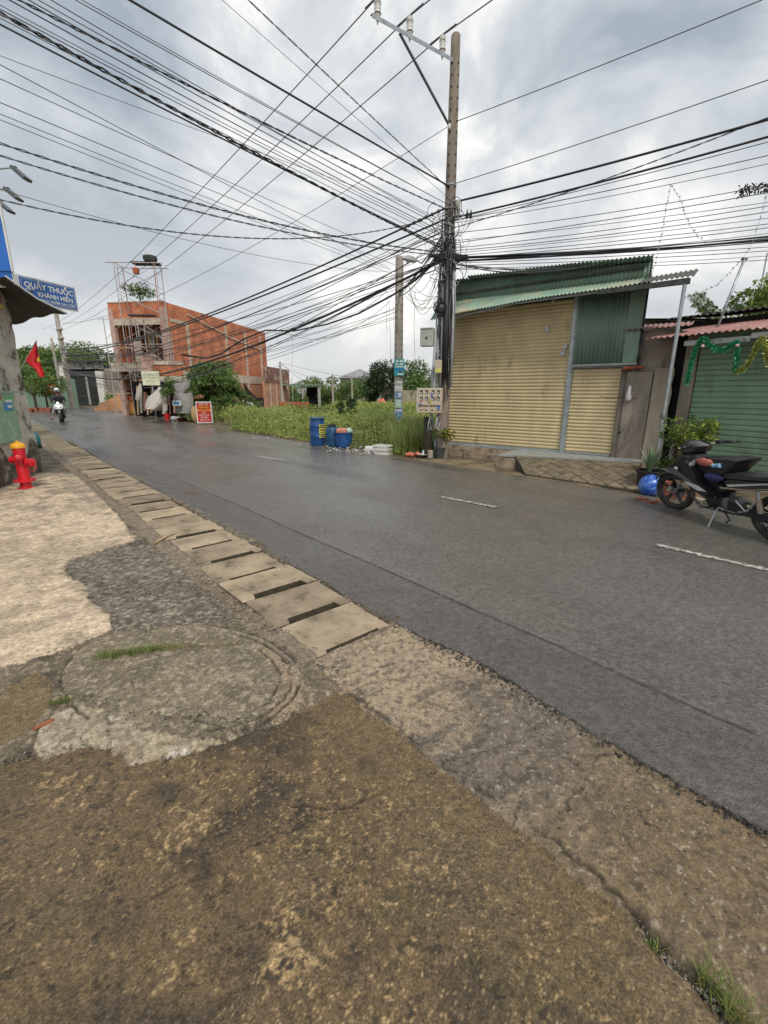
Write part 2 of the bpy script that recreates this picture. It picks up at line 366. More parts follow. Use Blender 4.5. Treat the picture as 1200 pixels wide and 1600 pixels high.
CRACKS = [[(x, y) for x, y in pxw(l)] for l in (
    ell(.90, -60, 75), ell(.97, -75, 60), ell(.80, -35, 30), ell(.99, 150, 260),
    [(0, 1190), (30, 1183), (55, 1172), (68, 1160)],
    [(205, 1410), (290, 1372), (330, 1348), (375, 1325), (440, 1298), (520, 1268), (600, 1232), (655, 1210), (700, 1188)],
    [(418, 1205), (445, 1245), (470, 1262)], [(470, 1250), (520, 1262), (560, 1255)],
    [(100, 1470), (35, 1500), (0, 1512)], [(300, 1330), (360, 1262), (420, 1228)],
    [(885, 1262), (905, 1230), (925, 1205), (935, 1180), (957, 1158)], [(850, 1150), (880, 1172), (905, 1198)], [(795, 1105), (850, 1150)],
    [(690, 1190), (722, 1185), (745, 1180), (770, 1170)], [(722, 1185), (735, 1210), (780, 1245)],
    [(820, 1240), (800, 1290), (830, 1330)], [(1010, 1215), (990, 1265), (1030, 1300)],
    [(262, 1118), (298, 1128), (340, 1140), (372, 1150)], [(455, 1045), (450, 1075), (430, 1100), (380, 1125)], [(425, 1060), (418, 1085), (424, 1105)],
    [(172, 1118), (168, 1150), (165, 1170)], [(95, 1155), (120, 1165)], [(120, 1110), (105, 1140), (130, 1160)],
)]
EDGE = pxw([(538, 1078), (600, 1120), (640, 1150), (690, 1190), (730, 1222), (790, 1262), (850, 1300), (920, 1360), (1000, 1440), (1050, 1500), (1120, 1560), (1230, 1700)])
C_BR = np.array((.142, .095, .047)); C_BRL = np.array((.40, .275, .135)); C_DK = np.array((.052, .039, .026)); C_GN = np.array((.088, .070, .030))
C_VG = np.array((.31, .235, .155)); C_VW = np.array((.125, .104, .082)); C_TAN = np.array((.60, .47, .33)); C_RB = np.array((.145, .116, .078)); C_RBL = np.array((.31, .25, .17)); C_GR = np.array((.155, .125, .092))
def lerp(a, b, t): return a * (1 - t[..., None]) + b * t[..., None]
def sm(x, a, b): t = np.clip((x - a) / (b - a), 0, 1); return t * t * (3 - 2 * t)
def ground_zone(x0, x1, y0, y1, st, ncut, name_m, fine):
    xs = np.arange(x0, x1, st); ys = np.arange(y0, y1, st); X, Y = np.meshgrid(xs, ys)
    A = X * dv.x + Y * dv.y; Nn = X * nv.x + Y * nv.y
    wx = X + (fbm(X, Y, 9, 4, 5) - .5) * .10; wy = Y + (fbm(X, Y, 9, 4, 9) - .5) * .10
    wx2 = X + (fbm(X, Y, 22, 4, 15, .7) - .5) * .075; wy2 = Y + (fbm(X, Y, 22, 4, 19, .7) - .5) * .075
    edge = 1.25 + (fbm(A, A * 0, 2.2, 3, 4) - .5) * .10
    fx = [p[0] for p in FRONT]; fy = [p[1] for p in FRONT]
    frontY = np.interp(X * .7 + wx2 * .3, fx, fy) + (Y - wy2) * .45
    reg = np.full(X.shape, 4)
    reg[(Y < frontY) & (Nn < edge + .02)] = 0
    reg[(Nn >= edge) & (A < 2.12 + (fbm(X, Y, 12, 3, 7) - .5) * .05)] = 1
    trench = (Nn >= 1.30) & (Nn < 1.90) & (A >= 2.12)
    reg[trench] = 2
    tan = inpoly(wx * .5 + wx2 * .5, wy * .5 + wy2 * .5, TAN) & (Nn < 1.2); reg[tan & (reg == 4)] = 3
    grav = inpoly(wx2, wy2, GRAV) & (reg == 4); reg[grav] = 5
    pale = inpoly(wx2, wy2, PALE) & (reg != 0) & (reg != 1); reg[pale] = 6
    far = (reg == 4) & (A > 9.6) & (Nn < 1.95)
    # height
    base = (fbm(X, Y, .8, 3, 2) - .5) * .05
    z = base + (fbm(X, Y, 7, 4, 12) - .5) * .010
    rough = (fbm(X, Y, 45, 3, 44) - .5)
    hgt = np.zeros(X.shape)
    hgt = np.where(reg == 0, (fbm(X, Y, 25, 3, 3) - .5) * .006 - .012, hgt)
    hgt = np.where(reg == 1, (fbm(X, Y, 18, 4, 8) - .5) * .014 + .0, hgt)
    cen = np.array(pxw([(275, 1050)])[0]); rr = np.hypot((X - cen[0]) / .62, (Y - cen[1]) / .42)
    dome = np.clip(1 - rr, 0, 1)
    cm_ = inpoly(wx2, wy2, CIRC); hgt = np.where(reg == 4, .012 + (fbm(X, Y, 28, 4, 21) - .5) * np.where(cm_, .014, .034) + dome * .03 + cm_ * .010, hgt)
    hgt = np.where(reg == 5, .006 + (fbm(X, Y, 55, 3, 23) - .5) * .022, hgt)
    hgt = np.where(reg == 3, .026 + rough * .004, hgt)
    hgt = np.where(reg == 6, .020 + (fbm(X, Y, 10, 3, 29) - .5) * .03, hgt)
    hgt = np.where(reg == 2, -.34, hgt)
    hgt = np.where((reg == 4) | (reg == 6), -.012 + (hgt + .012) * sm(Y - frontY, -.005, .045), hgt)
    cr = np.full(X.shape, 1e9)
    jx = X + (fbm(X, Y, 26, 4, 51, .65) - .5) * .06; jy = Y + (fbm(X, Y, 26, 4, 55, .65) - .5) * .06
    for c in CRACKS: cr = np.minimum(cr, segd(jx, jy, c))
    ed = segd(jx, jy, EDGE)
    ck = (1 - sm(cr, .001, .0035 + .004 * fbm(X, Y, 4, 2, 61))) * sm(fbm(X, Y, 8, 3, 62), .30, .55); ek = (1 - sm(ed, .004, .014)) * sm(fbm(X, Y, 6, 3, 66), .25, .5)
    gap = (1 - sm(segd(X, Y, pxw([(1000, 1445), (1040, 1490), (1085, 1525), (1130, 1580), (1200, 1680)])), .012, .04)) * (reg < 2)
    rg = np.full(X.shape, 1e9)
    for c in (ell(.90, -62, 80), ell(.965, -80, 62), ell(.80, -38, 34), ell(1.0, 140, 352)): rg = np.minimum(rg, segd(X + (wx2 - X) * .45, Y + (wy2 - Y) * .45, pxw(c)))
    rgk = (1 - sm(rg, .003, .012)) * sm(fbm(X, Y, 5, 3, 68), .28, .48) * ((reg == 4) | (reg == 6))
    hgt = hgt - rgk * .012 - ck * .007 - ek * .012 - gap * .02
    z = z + hgt
    # colour
    big = fbm(X, Y, 1.6, 4, 71); med = fbm(X, Y, 7, 4, 75); fin = fbm(X, Y, 38, 3, 79); vf = rng.uniform(0, 1, X.shape)
    col = lerp(np.broadcast_to(C_BR, (*X.shape, 3)), C_DK, sm(big * .6 + med * .4, .50, .36) * .75)
    col = lerp(col, C_GN, sm(fbm(X, Y, 3, 4, 83), .52, .68) * .5)
    b1 = np.array(pxw([(455, 1500)])[0]); b2 = np.array(pxw([(290, 1310)])[0]); b3 = np.array(pxw([(110, 1215)])[0])
    blot = 1.5 * np.exp(-((X - b1[0]) ** 2 / .012 + (Y - b1[1]) ** 2 / .006)) + .8 * np.exp(-((X - b2[0]) ** 2 / .008 + (Y - b2[1]) ** 2 / .03)) + .5 * np.exp(-((X - b3[0]) ** 2 / .05 + (Y - b3[1]) ** 2 / .006))
    vf2 = (vf + np.roll(vf, 1, 0) + np.roll(vf, 1, 1)) / 3; f2 = fbm(X, Y, 90, 2, 301)
    col = lerp(col, C_BRL, np.clip(sm(fin * .35 + f2 * .35 + med * .3 + blot * .20, .62, .70), 0, 1) * .72)
    col = lerp(col, C_BRL * 1.25, sm(f2 * .6 + vf * .4, .72, .80) * .55 * sm(fbm(X, Y, 2.5, 3, 305), .35, .6))
    col = lerp(col, C_DK * .7, sm(f2 * .5 + fbm(X, Y, 20, 3, 309) * .5, .40, .32) * .75)
    col = lerp(col, C_BR * 1.35, sm(Nn, .7, 1.25) * .45 * (A < 1.9))
    vz = A + (fbm(X, Y, 3, 4, 93) - .5) * .8
    vg = np.broadcast_to(C_VG * 1.12, (*X.shape, 3)); vg = lerp(vg, C_VW, sm(vz, 1.45, 1.15) * sm(vz, .35, .65) * .8)
    vg = lerp(vg, np.array((.15, .115, .068)), sm(vz, .75, .35) * .8); vg = lerp(vg, C_VG * .95, sm(fbm(A, Nn, 6, 4, 91), .54, .64) * .6); vg = lerp(vg, C_VW * .8, sm(fbm(A * 3, Nn, 5, 4, 191), .56, .66) * .6)
    vg = lerp(vg, C_BR * 1.2, sm(-A, -1.0, -.1) * .7); vg = lerp(vg, C_DK * 1.5, sm(fin, .58, .68) * .6); vg = lerp(vg, np.array((.42, .36, .28)), sm(fbm(X, Y, 70, 2, 401), .74, .80) * .6)
    rb = lerp(np.broadcast_to(C_RB, (*X.shape, 3)), C_RBL, sm(fin * .6 + med * .4, .50, .66) * .8); rb = lerp(rb, C_GN, sm(big, .5, .62) * .35)
    rb = lerp(rb, C_DK, sm(med, .46, .34) * .55)
    circ = inpoly(wx2, wy2, CIRC); rb = lerp(rb, np.array((.215, .175, .115)) * (.7 + .6 * med[..., None]), circ * .6); rb = lerp(rb, np.array((.36, .30, .22)), circ * sm(fin, .56, .66) * .6)
    ring = inpoly(wx2, wy2, RING); rb = lerp(rb, np.array((.30, .225, .145)), ring * .9)
    lobe = inpoly(wx2, wy2, LOBE); rb = lerp(rb, np.array((.17, .12, .055)), lobe * .8)
    tn = lerp(np.broadcast_to(C_TAN, (*X.shape, 3)), C_TAN * .72, sm(big * .5 + med * .5, .42, .60)); tn = lerp(tn, C_BR * 1.5, sm(fin, .66, .74) * .4)
    tn = lerp(tn, np.array((.24, .20, .15)), sm(med + (Y - 6.2) * .12, .55, .75) * .6)
    gr = lerp(np.broadcast_to(C_GR, (*X.shape, 3)), np.array((.30, .26, .20)), sm(fin, .55, .68)); gr = lerp(gr, C_DK, sm(fin, .42, .3) * .6)
    pl = lerp(np.broadcast_to(np.array((.36, .30, .21)), (*X.shape, 3)), np.array((.50, .46, .40)), sm(med, .5, .62) * .7); pl = lerp(pl, C_BR, sm(fin, .5, .62) * .5)
    for r_, c_ in ((1, vg), (4, rb), (3, tn), (5, gr), (6, pl)): col = np.where((reg == r_)[..., None], c_, col)
    col = np.where(far[..., None], np.array((.125, .098, .06)) * (.7 + .6 * med[..., None]), col)
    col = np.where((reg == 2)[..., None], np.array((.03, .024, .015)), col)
    bnd = (Nn > 1.12) & (Nn < 1.31) & (reg >= 3) & (A > 2.1)
    col = np.where(bnd[..., None], np.array((.22, .17, .12)) * (.6 + .8 * fin[..., None]), col)
    col = lerp(col, np.array((.03, .025, .015)), np.clip(ck * .75 + ek * .8 + gap * .55 + rgk * .75, 0, .9))
    lip = (1 - sm(np.abs(ed - .02), .004, .012)) * (fbm(X, Y, 5, 2, 99) > .5) * (reg == 0); col = lerp(col, np.array((.33, .26, .16)), lip * .6)
    col = col * (.80 + .40 * vf[..., None])
    wet = sm(big, .52, .62) * .35 * (reg != 3); wet = np.where(far, .55 * sm(med, .4, .6), wet)
    idx = np.arange(X.size).reshape(X.shape)
    f = np.stack([idx[:-1, :-1], idx[:-1, 1:], idx[1:, 1:], idx[1:, :-1]], -1).reshape(-1, 4)
    fr = reg[:-1, :-1].ravel(); keep = (Nn[:-1, :-1] < ncut).ravel()
    V = np.stack([X, Y, z], -1).reshape(-1, 3); C4 = np.concatenate([col.reshape(-1, 3), np.ones((X.size, 1))], 1); wv = wet.ravel()
    nm = {0: 'concrete_slab', 1: 'concrete_verge', 2: 'drain_channel', 3: 'concrete_apron', 4: 'rubble_patch', 5: 'gravel_patch', 6: 'broken_mortar'}
    for r_, n_ in nm.items():
        k = (fr == r_) & keep
        if not k.any(): continue
        ff = f[k]; u, inv = np.unique(ff, return_inverse=True); inv = inv.reshape(ff.shape)
        o = npmesh(n_, V[u], inv, ({1: GM_S, 6: GM_S, 3: GM_T}.get(r_, name_m)), {'wet': wv[u]}, smooth=True, cols=C4[u]); tag(o, kind='structure')
    return X, Y, z
ground_zone(-3.4, 2.6, .4, 3.0, .0062, 2.03, GM_N, True)
ground_zone(-12.0, 1.3, 2.994, 15.0, .022, 2.0, GM_M, False)
# outer ground sheet to the horizon
m_dirt = mat('damp_dirt', (.13, .10, .06), .9, .35, .8, .4, 20, spots=(.06, .09, .03), spotscale=.5)
mb = MB(); q = 1500
mb.add([(-q, -q, -.36), (q, -q, -.36), (q, q, -.36), (-q, q, -.36)], [(0, 1, 2, 3)]); tag(mb.build('ground', m_dirt), kind='structure')
mb = MB(); P = [RD(-60, 1.9, -.05), RD(-.9, 1.9, -.05), Vector((-2.3, .3, -.05)), Vector((-2.4, 3, -.05)), Vector((-12, 3, -.05)), Vector((-12, 14.9, -.05)), RD(100, 1.9, -.05), RD(100, -40, -.05), RD(-60, -40, -.05)]
m_apr = mat('old_paving', (.20, .16, .10), .9, .3, 1.5, .5, 40)
# paving on this side of the road, around the detailed part
mb.add([RD(-60, 2.0, -.06), RD(-60, -45, -.06), RD(120, -45, -.06), RD(120, 2.0, -.06)], [(0, 1, 2, 3)])
k_ = [(-60, -.95), (12.5, 120)]
mb = MB(); mb.quad(RD(13.5, 1.97, -.02), RD(13.5, -12, -.02), RD(120, -12, -.02), RD(120, 1.97, -.02)); tag(mb.build('pavement', m_apr), kind='structure')
mb = MB(); mb.quad((-3.39, -8, -.03), (6, -8, -.03), (6, .42, -.03), (-3.39, .42, -.03)); mb.quad((-12, -8, -.03), (-3.39, -8, -.03), (-3.39, 3.0, -.03), (-12, 3.0, -.03)); tag(mb.build('pavement', m_apr), kind='structure')

# ------------------------------------------------------------------ road
def road():
    aa = np.concatenate([np.arange(-9, -2.5, .05), np.arange(-2.5, 6, .012), np.arange(6, 16, .04), np.arange(16, 140, .5)])
    off = 1.95 + (fbm(aa, aa * 0, 2.0, 4, 13) - .5) * .07 + (fbm(aa, aa * 0, 22, 3, 14) - .5) * .04
    # the asphalt spreads over the verge where the slabs end
    off = off + .05 * np.exp(-((aa - 1.35) / .4) ** 2)
    fo = 7.78 + (fbm(aa, aa * 0, .7, 4, 18) - .5) * .14 + .35 * sm(aa, 16, 30)
    cols_u = np.concatenate([[-.012, 0, .004, .012, .024, .04, .07], np.linspace(.1, .8, 64), np.linspace(.84, 3, 50), np.linspace(3.1, 5.4, 22)])
    U = cols_u[None, :]; A = np.repeat(aa[:, None], len(cols_u), 1); w = (fo - off)[:, None]
    Nn = off[:, None] + U * (w / 5.4)
    X = A * dv.x + Nn * nv.x; Y = A * dv.y + Nn * nv.y
    z = np.full(X.shape, .020) + (fbm(A, Nn, .6, 3, 40) - .5) * .012
    crumb = np.exp(-(U / .05) ** 2)
    z = z + (fbm(X, Y, 60, 3, 41) - .5) * (.003 + .016 * crumb)
    z[:, 0] = -.05; z[:, 1] -= .010
    z[:, -1] = -.03
    seam = np.abs(Nn - 2.52 - (fbm(A, A * 0, 1.0, 3, 62) - .5) * .05); sk = (1 - sm(seam, .003, .016)) * (A > .2) * (A < 11) * (.6 + .4 * sm(fbm(A, A * 0, 3, 3, 63), .3, .6))
    z = z - sk * .008 + (Nn > 2.52) * .003
    pot = np.zeros(X.shape)
    for (px, py, rx) in ((225, 741, .3), (300, 771, .35), (262, 757, .12), (140, 703, .25), (160, 715, .3)):
        c = G(px, py); ca = c.dot(dv); cn = c.dot(nv); pot = np.maximum(pot, 1 - sm(((A - ca) / rx) ** 2 + ((Nn - cn) / .14) ** 2 + (fbm(X, Y, 9, 3, 64) - .5) * .9, .3, 1.0))
    z = z - pot * .012
    big = fbm(A * .35, Nn, 1.1, 4, 31); med = fbm(X, Y, 4, 4, 32); fin = fbm(X, Y, 40, 2, 35)
    col = np.broadcast_to(np.array((.128, .116, .103)), (*X.shape, 3)) * (.72 + .56 * (med * .5 + fin * .5)[..., None])
    lane = (1 - sm(np.abs(Nn - 4.0), .3, 1.0)) * .25; col = lerp(col, np.array((.16, .15, .138)), np.clip(lane + sm(big, .5, .65) * .35, 0, 1))
    col = np.where((Nn < 2.52)[..., None], col * .84, col)
    col = lerp(col, np.array((.10, .055, .03)), np.clip(pot, 0, 1) * .7)
    col = lerp(col, np.array((.17, .135, .095)), sm(Nn, 7.2, 7.75) * sm(med, .35, .6) * .8)
    col = lerp(col, np.array((.015, .015, .014)), sk * .9)
    wet = np.clip(.35 + .55 * sm(big, .40, .58) + .35 * sm(A, 4, 12), 0, 1) * (.5 + .5 * sm(fbm(A * .3, Nn, 2.0, 4, 36), .35, .55))
    g0 = G(140, 712); g1 = G(700, 735)
    pud = np.zeros(X.shape)
    for (px, py, ra, rn) in ((150, 712, 2.2, .45), (100, 690, 2.5, .35), (205, 735, 1.0, .25), (700, 733, .9, .22), (640, 722, .8, .15), (540, 742, 1.1, .3), (480, 730, 1.2, .25)):
        c = G(px, py); ca = c.dot(dv); cn = c.dot(nv); pud = np.maximum(pud, 1 - sm(((A - ca) / ra) ** 2 + ((Nn - cn) / rn) ** 2 + (fbm(X, Y, 5, 3, 65) - .5) * 1.2, .5, 1.1))
    wet = np.maximum(wet, pud * .97); col = lerp(col, np.array((.06, .06, .06)), pud * .5)
    idx = np.arange(X.size).reshape(X.shape); f = np.stack([idx[:-1, :-1], idx[:-1, 1:], idx[1:, 1:], idx[1:, :-1]], -1).reshape(-1, 4)[:, ::-1]
    C4 = np.concatenate([col.reshape(-1, 3), np.ones((X.size, 1))], 1)
    o = npmesh('road', np.stack([X, Y, z], -1).reshape(-1, 3), f, GM_A, {'wet': wet.ravel()}, smooth=True, cols=C4); tag(o, kind='structure')
road()
# worn centre-line dashes, cream paint
m_paint = mat('worn_paint', (.55, .53, .46), .7, .2, 30, .3, 90, spots=(.11, .105, .10), spotscale=26, spotlo=.44, spothi=.56)
for (xa, ya, xb, yb, w) in ((690, 777, 776, 793.5, .085), (1024, 852, 1250, 903, .085), (402, 713, 446, 721, .085)):
    a = G(xa, ya, .02); b = G(xb, yb, .02); n = 40; vs = []; fs = []
    for i in range(n + 1):
        p = a.lerp(b, i / n)
        for sgn in (-1, 1):
            q_ = p + nv * sgn * (w / 2 + random.uniform(-.012, .012)); vs.append((q_.x, q_.y, .0305))
    for i in range(n): fs.append((2 * i, 2 * i + 1, 2 * i + 3, 2 * i + 2))
    mb = MB(); mb.add(vs, fs); tag(mb.build('lane_dash', m_paint), kind='structure')
# far side ground: damp verge, concrete strip by the shop, vacant lot soil
def strip(name, a0, a1, n0, n1, z0, z1, col, c2, wets, st=.12, seed=0, gm=GM_M):
    A, Nn = np.meshgrid(np.arange(a0, a1 + st, st), np.arange(n0, n1 + st, st)); X = A * dv.x + Nn * nv.x; Y = A * dv.y + Nn * nv.y
    z = z0 + (z1 - z0) * (Nn - n0) / (n1 - n0) + (fbm(X, Y, 2.5, 4, 70 + seed) - .5) * .05 * sm(Nn, n0, n0 + .3)
    t = sm(fbm(X, Y, 2.2, 4, 73 + seed), .4, .62); col_ = lerp(np.broadcast_to(np.array(col), (*X.shape, 3)), np.array(c2), t) * (.8 + .4 * rng.uniform(size=(*X.shape, 1)))
    idx = np.arange(X.size).reshape(X.shape); f = np.stack([idx[:-1, :-1], idx[:-1, 1:], idx[1:, 1:], idx[1:, :-1]], -1).reshape(-1, 4)
    C4 = np.concatenate([col_.reshape(-1, 3), np.ones((X.size, 1))], 1)
    o = npmesh(name, np.stack([X, Y, z], -1).reshape(-1, 3), f, gm, {'wet': (t * wets).ravel()}, smooth=True, cols=C4); return tag(o, kind='structure')
strip('footpath', -12, 7.6, 7.62, 12.5, -.004, .03, (.24, .18, .11), (.12, .095, .06), .9, seed=1)
strip('vacant_lot', 7.5, 60, 7.7, 46, -.006, .05, (.11, .095, .05), (.20, .155, .10), .2, st=.35, seed=2)
# ------------------------------------------------------------------ drain cover slabs
m_slab = mat('slab_concrete', (.38, .295, .20), .88, .32, 7, 1.0, 70, spots=(.12, .095, .06), spotscale=3.5, spotlo=.47, spothi=.66, rand=.30)
m_slabs = mat('dark_slab_side', (.07, .055, .035), .9, .4, 12, .6, 60)  # slab side faces, darker brown than the tops
t_dr = thing('drain_cover', 'row of cracked concrete drain slabs with open slots along the road edge', 'drain cover', RD(2.1, 1.6, 0)); t_dr.rotation_euler = (0, 0, math.atan2(dv.y, dv.x))
t_dr['kind'] = 'structure'; del t_dr['category']; del t_dr['label']
# local x = along the road, local y = towards this side of the road
pitch = .505; nsl = 28
for i in range(nsl):
    a0 = .0 + i * pitch; gp = random.uniform(.065, .095) if i else .06
    mb = MB(); n1, n2 = -.325 + random.uniform(-.015, .015), .325 + random.uniform(-.02, .02)
    # outline with lifting recess on the near side: slot in the middle, thin contact at both ends
    def edge_(x, inner, sgn):
        return [(x + sgn * random.uniform(0, .012), n1 + .09 * 0), (x + sgn * random.uniform(0, .006), n1 + .10), (x + sgn * inner, n1 + .115), (x + sgn * (inner + random.uniform(-.006, .006)), 0.0), (x + sgn * inner, n2 - .12), (x + sgn * random.uniform(0, .006), n2 - .10), (x + sgn * random.uniform(0, .012), n2)]
    e0 = edge_(a0 + .003, gp, 1); e1 = edge_(a0 + pitch - .003, .004, -1)[::-1]
    out = e0 + e1; zt = .018 + random.uniform(-.010, .010); tl = random.uniform(-.02, .02); tw = random.uniform(-.015, .015)
    cx = sum(p[0] for p in out) / len(out)
    def zz(p): return zt + (p[0] - cx) * tl + p[1] * tw
    vs = []; n = len(out)
    for p in out: vs.append((p[0], p[1], -.17))
    for p in out: vs.append((p[0], p[1], zz(p) - .010))
    for p in out: vs.append((cx + (p[0] - cx) * .965, p[1] * .975, zz(p) + random.uniform(-.002, .001)))
    fs = []
    for L_ in (0, n):
        for j in range(n): fs.append((L_ + (j + 1) % n, L_ + j, L_ + n + j, L_ + n + (j + 1) % n))
    fs.append(tuple(range(3 * n - 1, 2 * n - 1, -1)))
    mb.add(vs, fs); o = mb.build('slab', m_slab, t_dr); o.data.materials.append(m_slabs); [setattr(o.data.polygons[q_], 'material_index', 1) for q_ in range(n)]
# loose gravel along joints
def pebbles(name, P, Rr, m, label=None):
    ico = np.array([(1, 0, 0), (-1, 0, 0), (0, 1, 0), (0, -1, 0), (0, 0, 1), (0, 0, -1), (.6, .6, .5), (-.6, .5, .6), (.5, -.6, .6), (-.6, -.6, .5)], float)[:6]
    F0 = np.array([(0, 2, 4), (2, 1, 4), (1, 3, 4), (3, 0, 4), (2, 0, 5), (1, 2, 5), (3, 1, 5), (0, 3, 5)])
    n = len(P); a = rng.uniform(0, 6.28, n); sc = rng.uniform(.55, 1.3, (n, 1, 3)) * np.array([[[1, .8, .5]]]) * Rr[:, None, None]
    J = rng.uniform(.75, 1.2, (n, 6, 1)); v = ico[None] * J * sc
    v = v + rng.normal(size=(n, 6, 3)) * .12 * Rr[:, None, None]
    c, s = np.cos(a)[:, None], np.sin(a)[:, None]; x = v[..., 0] * c - v[..., 1] * s; y = v[..., 0] * s + v[..., 1] * c
    V = np.stack([x, y, v[..., 2]], -1) + P[:, None, :]; F = (F0[None] + (np.arange(n) * 6)[:, None, None]).reshape(-1, 3)
    o = npmesh(name, V.reshape(-1, 3), F, m, {'v': np.repeat(rng.uniform(0, 1, n), 6)}); return tag(o, kind='stuff', label=label)
m_peb = leafmat('pebble_stone', (.09, .08, .065), (.40, .36, .29), .8)
Pl = []; Rl = []
def scat(pts_px, n, spread, r0, r1, z=.012):
    w = pxw(pts_px)
    for _ in range(n):
        i = random.randrange(len(w) - 1); t = random.random(); x = w[i][0] * (1 - t) + w[i + 1][0] * t + random.gauss(0, spread); y = w[i][1] * (1 - t) + w[i + 1][1] * t + random.gauss(0, spread)
        if x * nv.x + y * nv.y > 1.97 and x * dv.x + y * dv.y < 3: continue
        Pl.append((x, y, z + random.uniform(-.004, .006))); Rl.append(random.uniform(r0, r1))
scat([(538, 1078), (640, 1150), (730, 1222), (850, 1300)], 60, .018, .002, .006, .0)
scat([(705, 1190), (735, 1215), (780, 1243)], 30, .012, .003, .009, .004)
scat([(990, 1435), (1040, 1490), (1100, 1540), (1180, 1620)], 260, .022, .003, .010, -.014)
scat([(400, 950), (440, 1000), (490, 1040), (515, 1070)], 420, .05, .003, .010, .012)
scat([(320, 975), (400, 985), (450, 1000)], 200, .05, .003, .008, .014)
scat([(230, 1100), (280, 1122), (350, 1140), (400, 1120)], 160, .035, .003, .012, .028)
scat([(130, 1090), (170, 1105), (220, 1110)], 120, .03, .003, .010, .028)
scat([(230, 985), (300, 978), (350, 975)], 90, .03, .003, .008, .02)
scat([(180, 770), (420, 985), (520, 1060)], 500, .03, .003, .009, .012)
scat([(190, 800), (240, 860), (300, 880)], 120, .06, .005, .014, .01)
scat([(120, 745), (200, 820), (330, 930), (400, 990)], 420, .05, .004, .012, .012)
scat([(610, 985), (760, 1075), (930, 1140), (1180, 1290)], 90, .03, .003, .010, .008)
scat([(300, 1000), (200, 1060), (400, 1080)], 1100, .15, .0015, .007, .022)
scat([(130, 900), (200, 930), (300, 920), (380, 970)], 1500, .13, .003, .010, .008)
scat([(97, 888), (118, 912), (142, 942), (176, 988), (60, 1032)], 260, .02, .003, .010, .02)
scat([(0, 1190), (52, 1178), (130, 1162), (205, 1190), (330, 1166), (470, 1112)], 200, .018, .002, .008, .0)
scat([(180, 850), (250, 850)], 200, .05, .004, .014, .01)
scat([(200, 1300), (600, 1400), (900, 1500)], 90, .3, .0015, .004, -.012)
scat([(800, 1200), (1000, 1300), (1150, 1400)], 220, .14, .002, .007, -.002)
scat([(50, 1300), (300, 1280), (600, 1250)], 260, .25, .0012, .003, -.012)
scat([(0, 1550), (500, 1500), (1000, 1500)], 420, .25, .0010, .0028, -.012)
pebbles('gravel', np.array(Pl), np.array(Rl), m_peb)
Pl = []; Rl = []
# small things lying on the ground
Pc = []; Rc = []
for _ in range(5200):
    a = random.uniform(-1.2, 7) if random.random() < .8 else random.uniform(7, 14); n_ = 1.945 + random.gauss(0, .028) + .05 * math.exp(-((a - 1.35) / .4) ** 2); p = RD(a, n_, random.uniform(-.004, .012)); Pc.append(tuple(p)); Rc.append(random.uniform(.003, .011))
pebbles('asphalt_crumbs', np.array(Pc), np.array(Rc), leafmat('asphalt_stone', (.022, .021, .02), (.085, .08, .075), .7))
m_stick = mat('dry_stick', (.42, .30, .16), .8)
a = G(243, 848, .03); b = G(273, 833, .035); solo(MB().tube([a, a.lerp(b, .5) + Vector((0, 0, .012)), b], [.012, .010, .008], 6), 'stick', m_stick, 'short dry stick lying beside the drain slabs', 'stick')
m_bric = mat('brick_clay', (.29, .095, .05), .85, .3, 14, .6, 60, spots=(.45, .38, .30), spotscale=10, spotlo=.6, spothi=.66)
def brick_at(px, py, rz, sz, label, z=.0, group=None, tilt=0):
    g = G(px, py, z); mb = MB().bev(-sz[0] / 2, sz[0] / 2, -sz[1] / 2, sz[1] / 2, 0, sz[2], .006)
    mb.v = [(x + random.uniform(-.006, .006), y + random.uniform(-.006, .006), zz_ + random.uniform(-.004, .004)) for x, y, zz_ in mb.v]
    o = mb.build('brick', m_bric); o.location = g; o.rotation_euler = (tilt, 0, rz); return tag(o, label, 'brick', group)
brick_at(68, 1135, .9, (.085, .028, .02), 'broken red brick fragment in the crack at lower left', .012)
# grass tufts in the paving cracks
m_gr = leafmat('grass_blades', (.06, .12, .02), (.30, .34, .08))
m_gdry = leafmat('dry_grass', (.30, .20, .07), (.22, .26, .07))
def tuft(name, pts_px, n, h, spread, m, z, lean=.9):
    w = pxw(pts_px); P = []
    for _ in range(n):
        i = random.randrange(len(w) - 1); t = random.random(); P.append((w[i][0] * (1 - t) + w[i + 1][0] * t + random.gauss(0, spread), w[i][1] * (1 - t) + w[i + 1][1] * t + random.gauss(0, spread * .6), z))
    P = np.array(P); o = bladesmesh(name, P, rng.uniform(.4, 1.1, n) * h, rng.uniform(.0015, .0035, n), rng.uniform(.3, 1.4, n) * lean, m, rng.uniform(0, 1, n)); return tag(o, kind='stuff')
tuft('grass', [(160, 1034), (205, 1028), (260, 1022)], 620, .055, .034, m_gr, .026)
tuft('grass', [(240, 1022), (290, 1020), (375, 1014)], 420, .035, .03, m_gdry, .03)
tuft('grass', [(75, 1106), (95, 1104), (110, 1100)], 140, .035, .012, m_gr, .02)
tuft('grass', [(1095, 1520), (1120, 1540), (1140, 1570), (1165, 1600)], 300, .06, .022, m_gr, -.015)
tuft('grass', [(1005, 1465), (1030, 1485)], 40, .03, .012, m_gr, -.015)
tuft('grass', [(118, 735), (150, 748)], 120, .06, .05, m_gdry, .01)
tuft('grass', [(200, 800), (225, 812)], 60, .04, .03, m_gr, .01)

Pl = []; Rl = []
for _ in range(520):
    p = RD(random.uniform(-.5, 9), random.uniform(2.1, 7.6), .016); Pl.append(tuple(p)); Rl.append(random.uniform(.0025, .006))
pebbles('road_grit', np.array(Pl), np.array(Rl), m_peb)
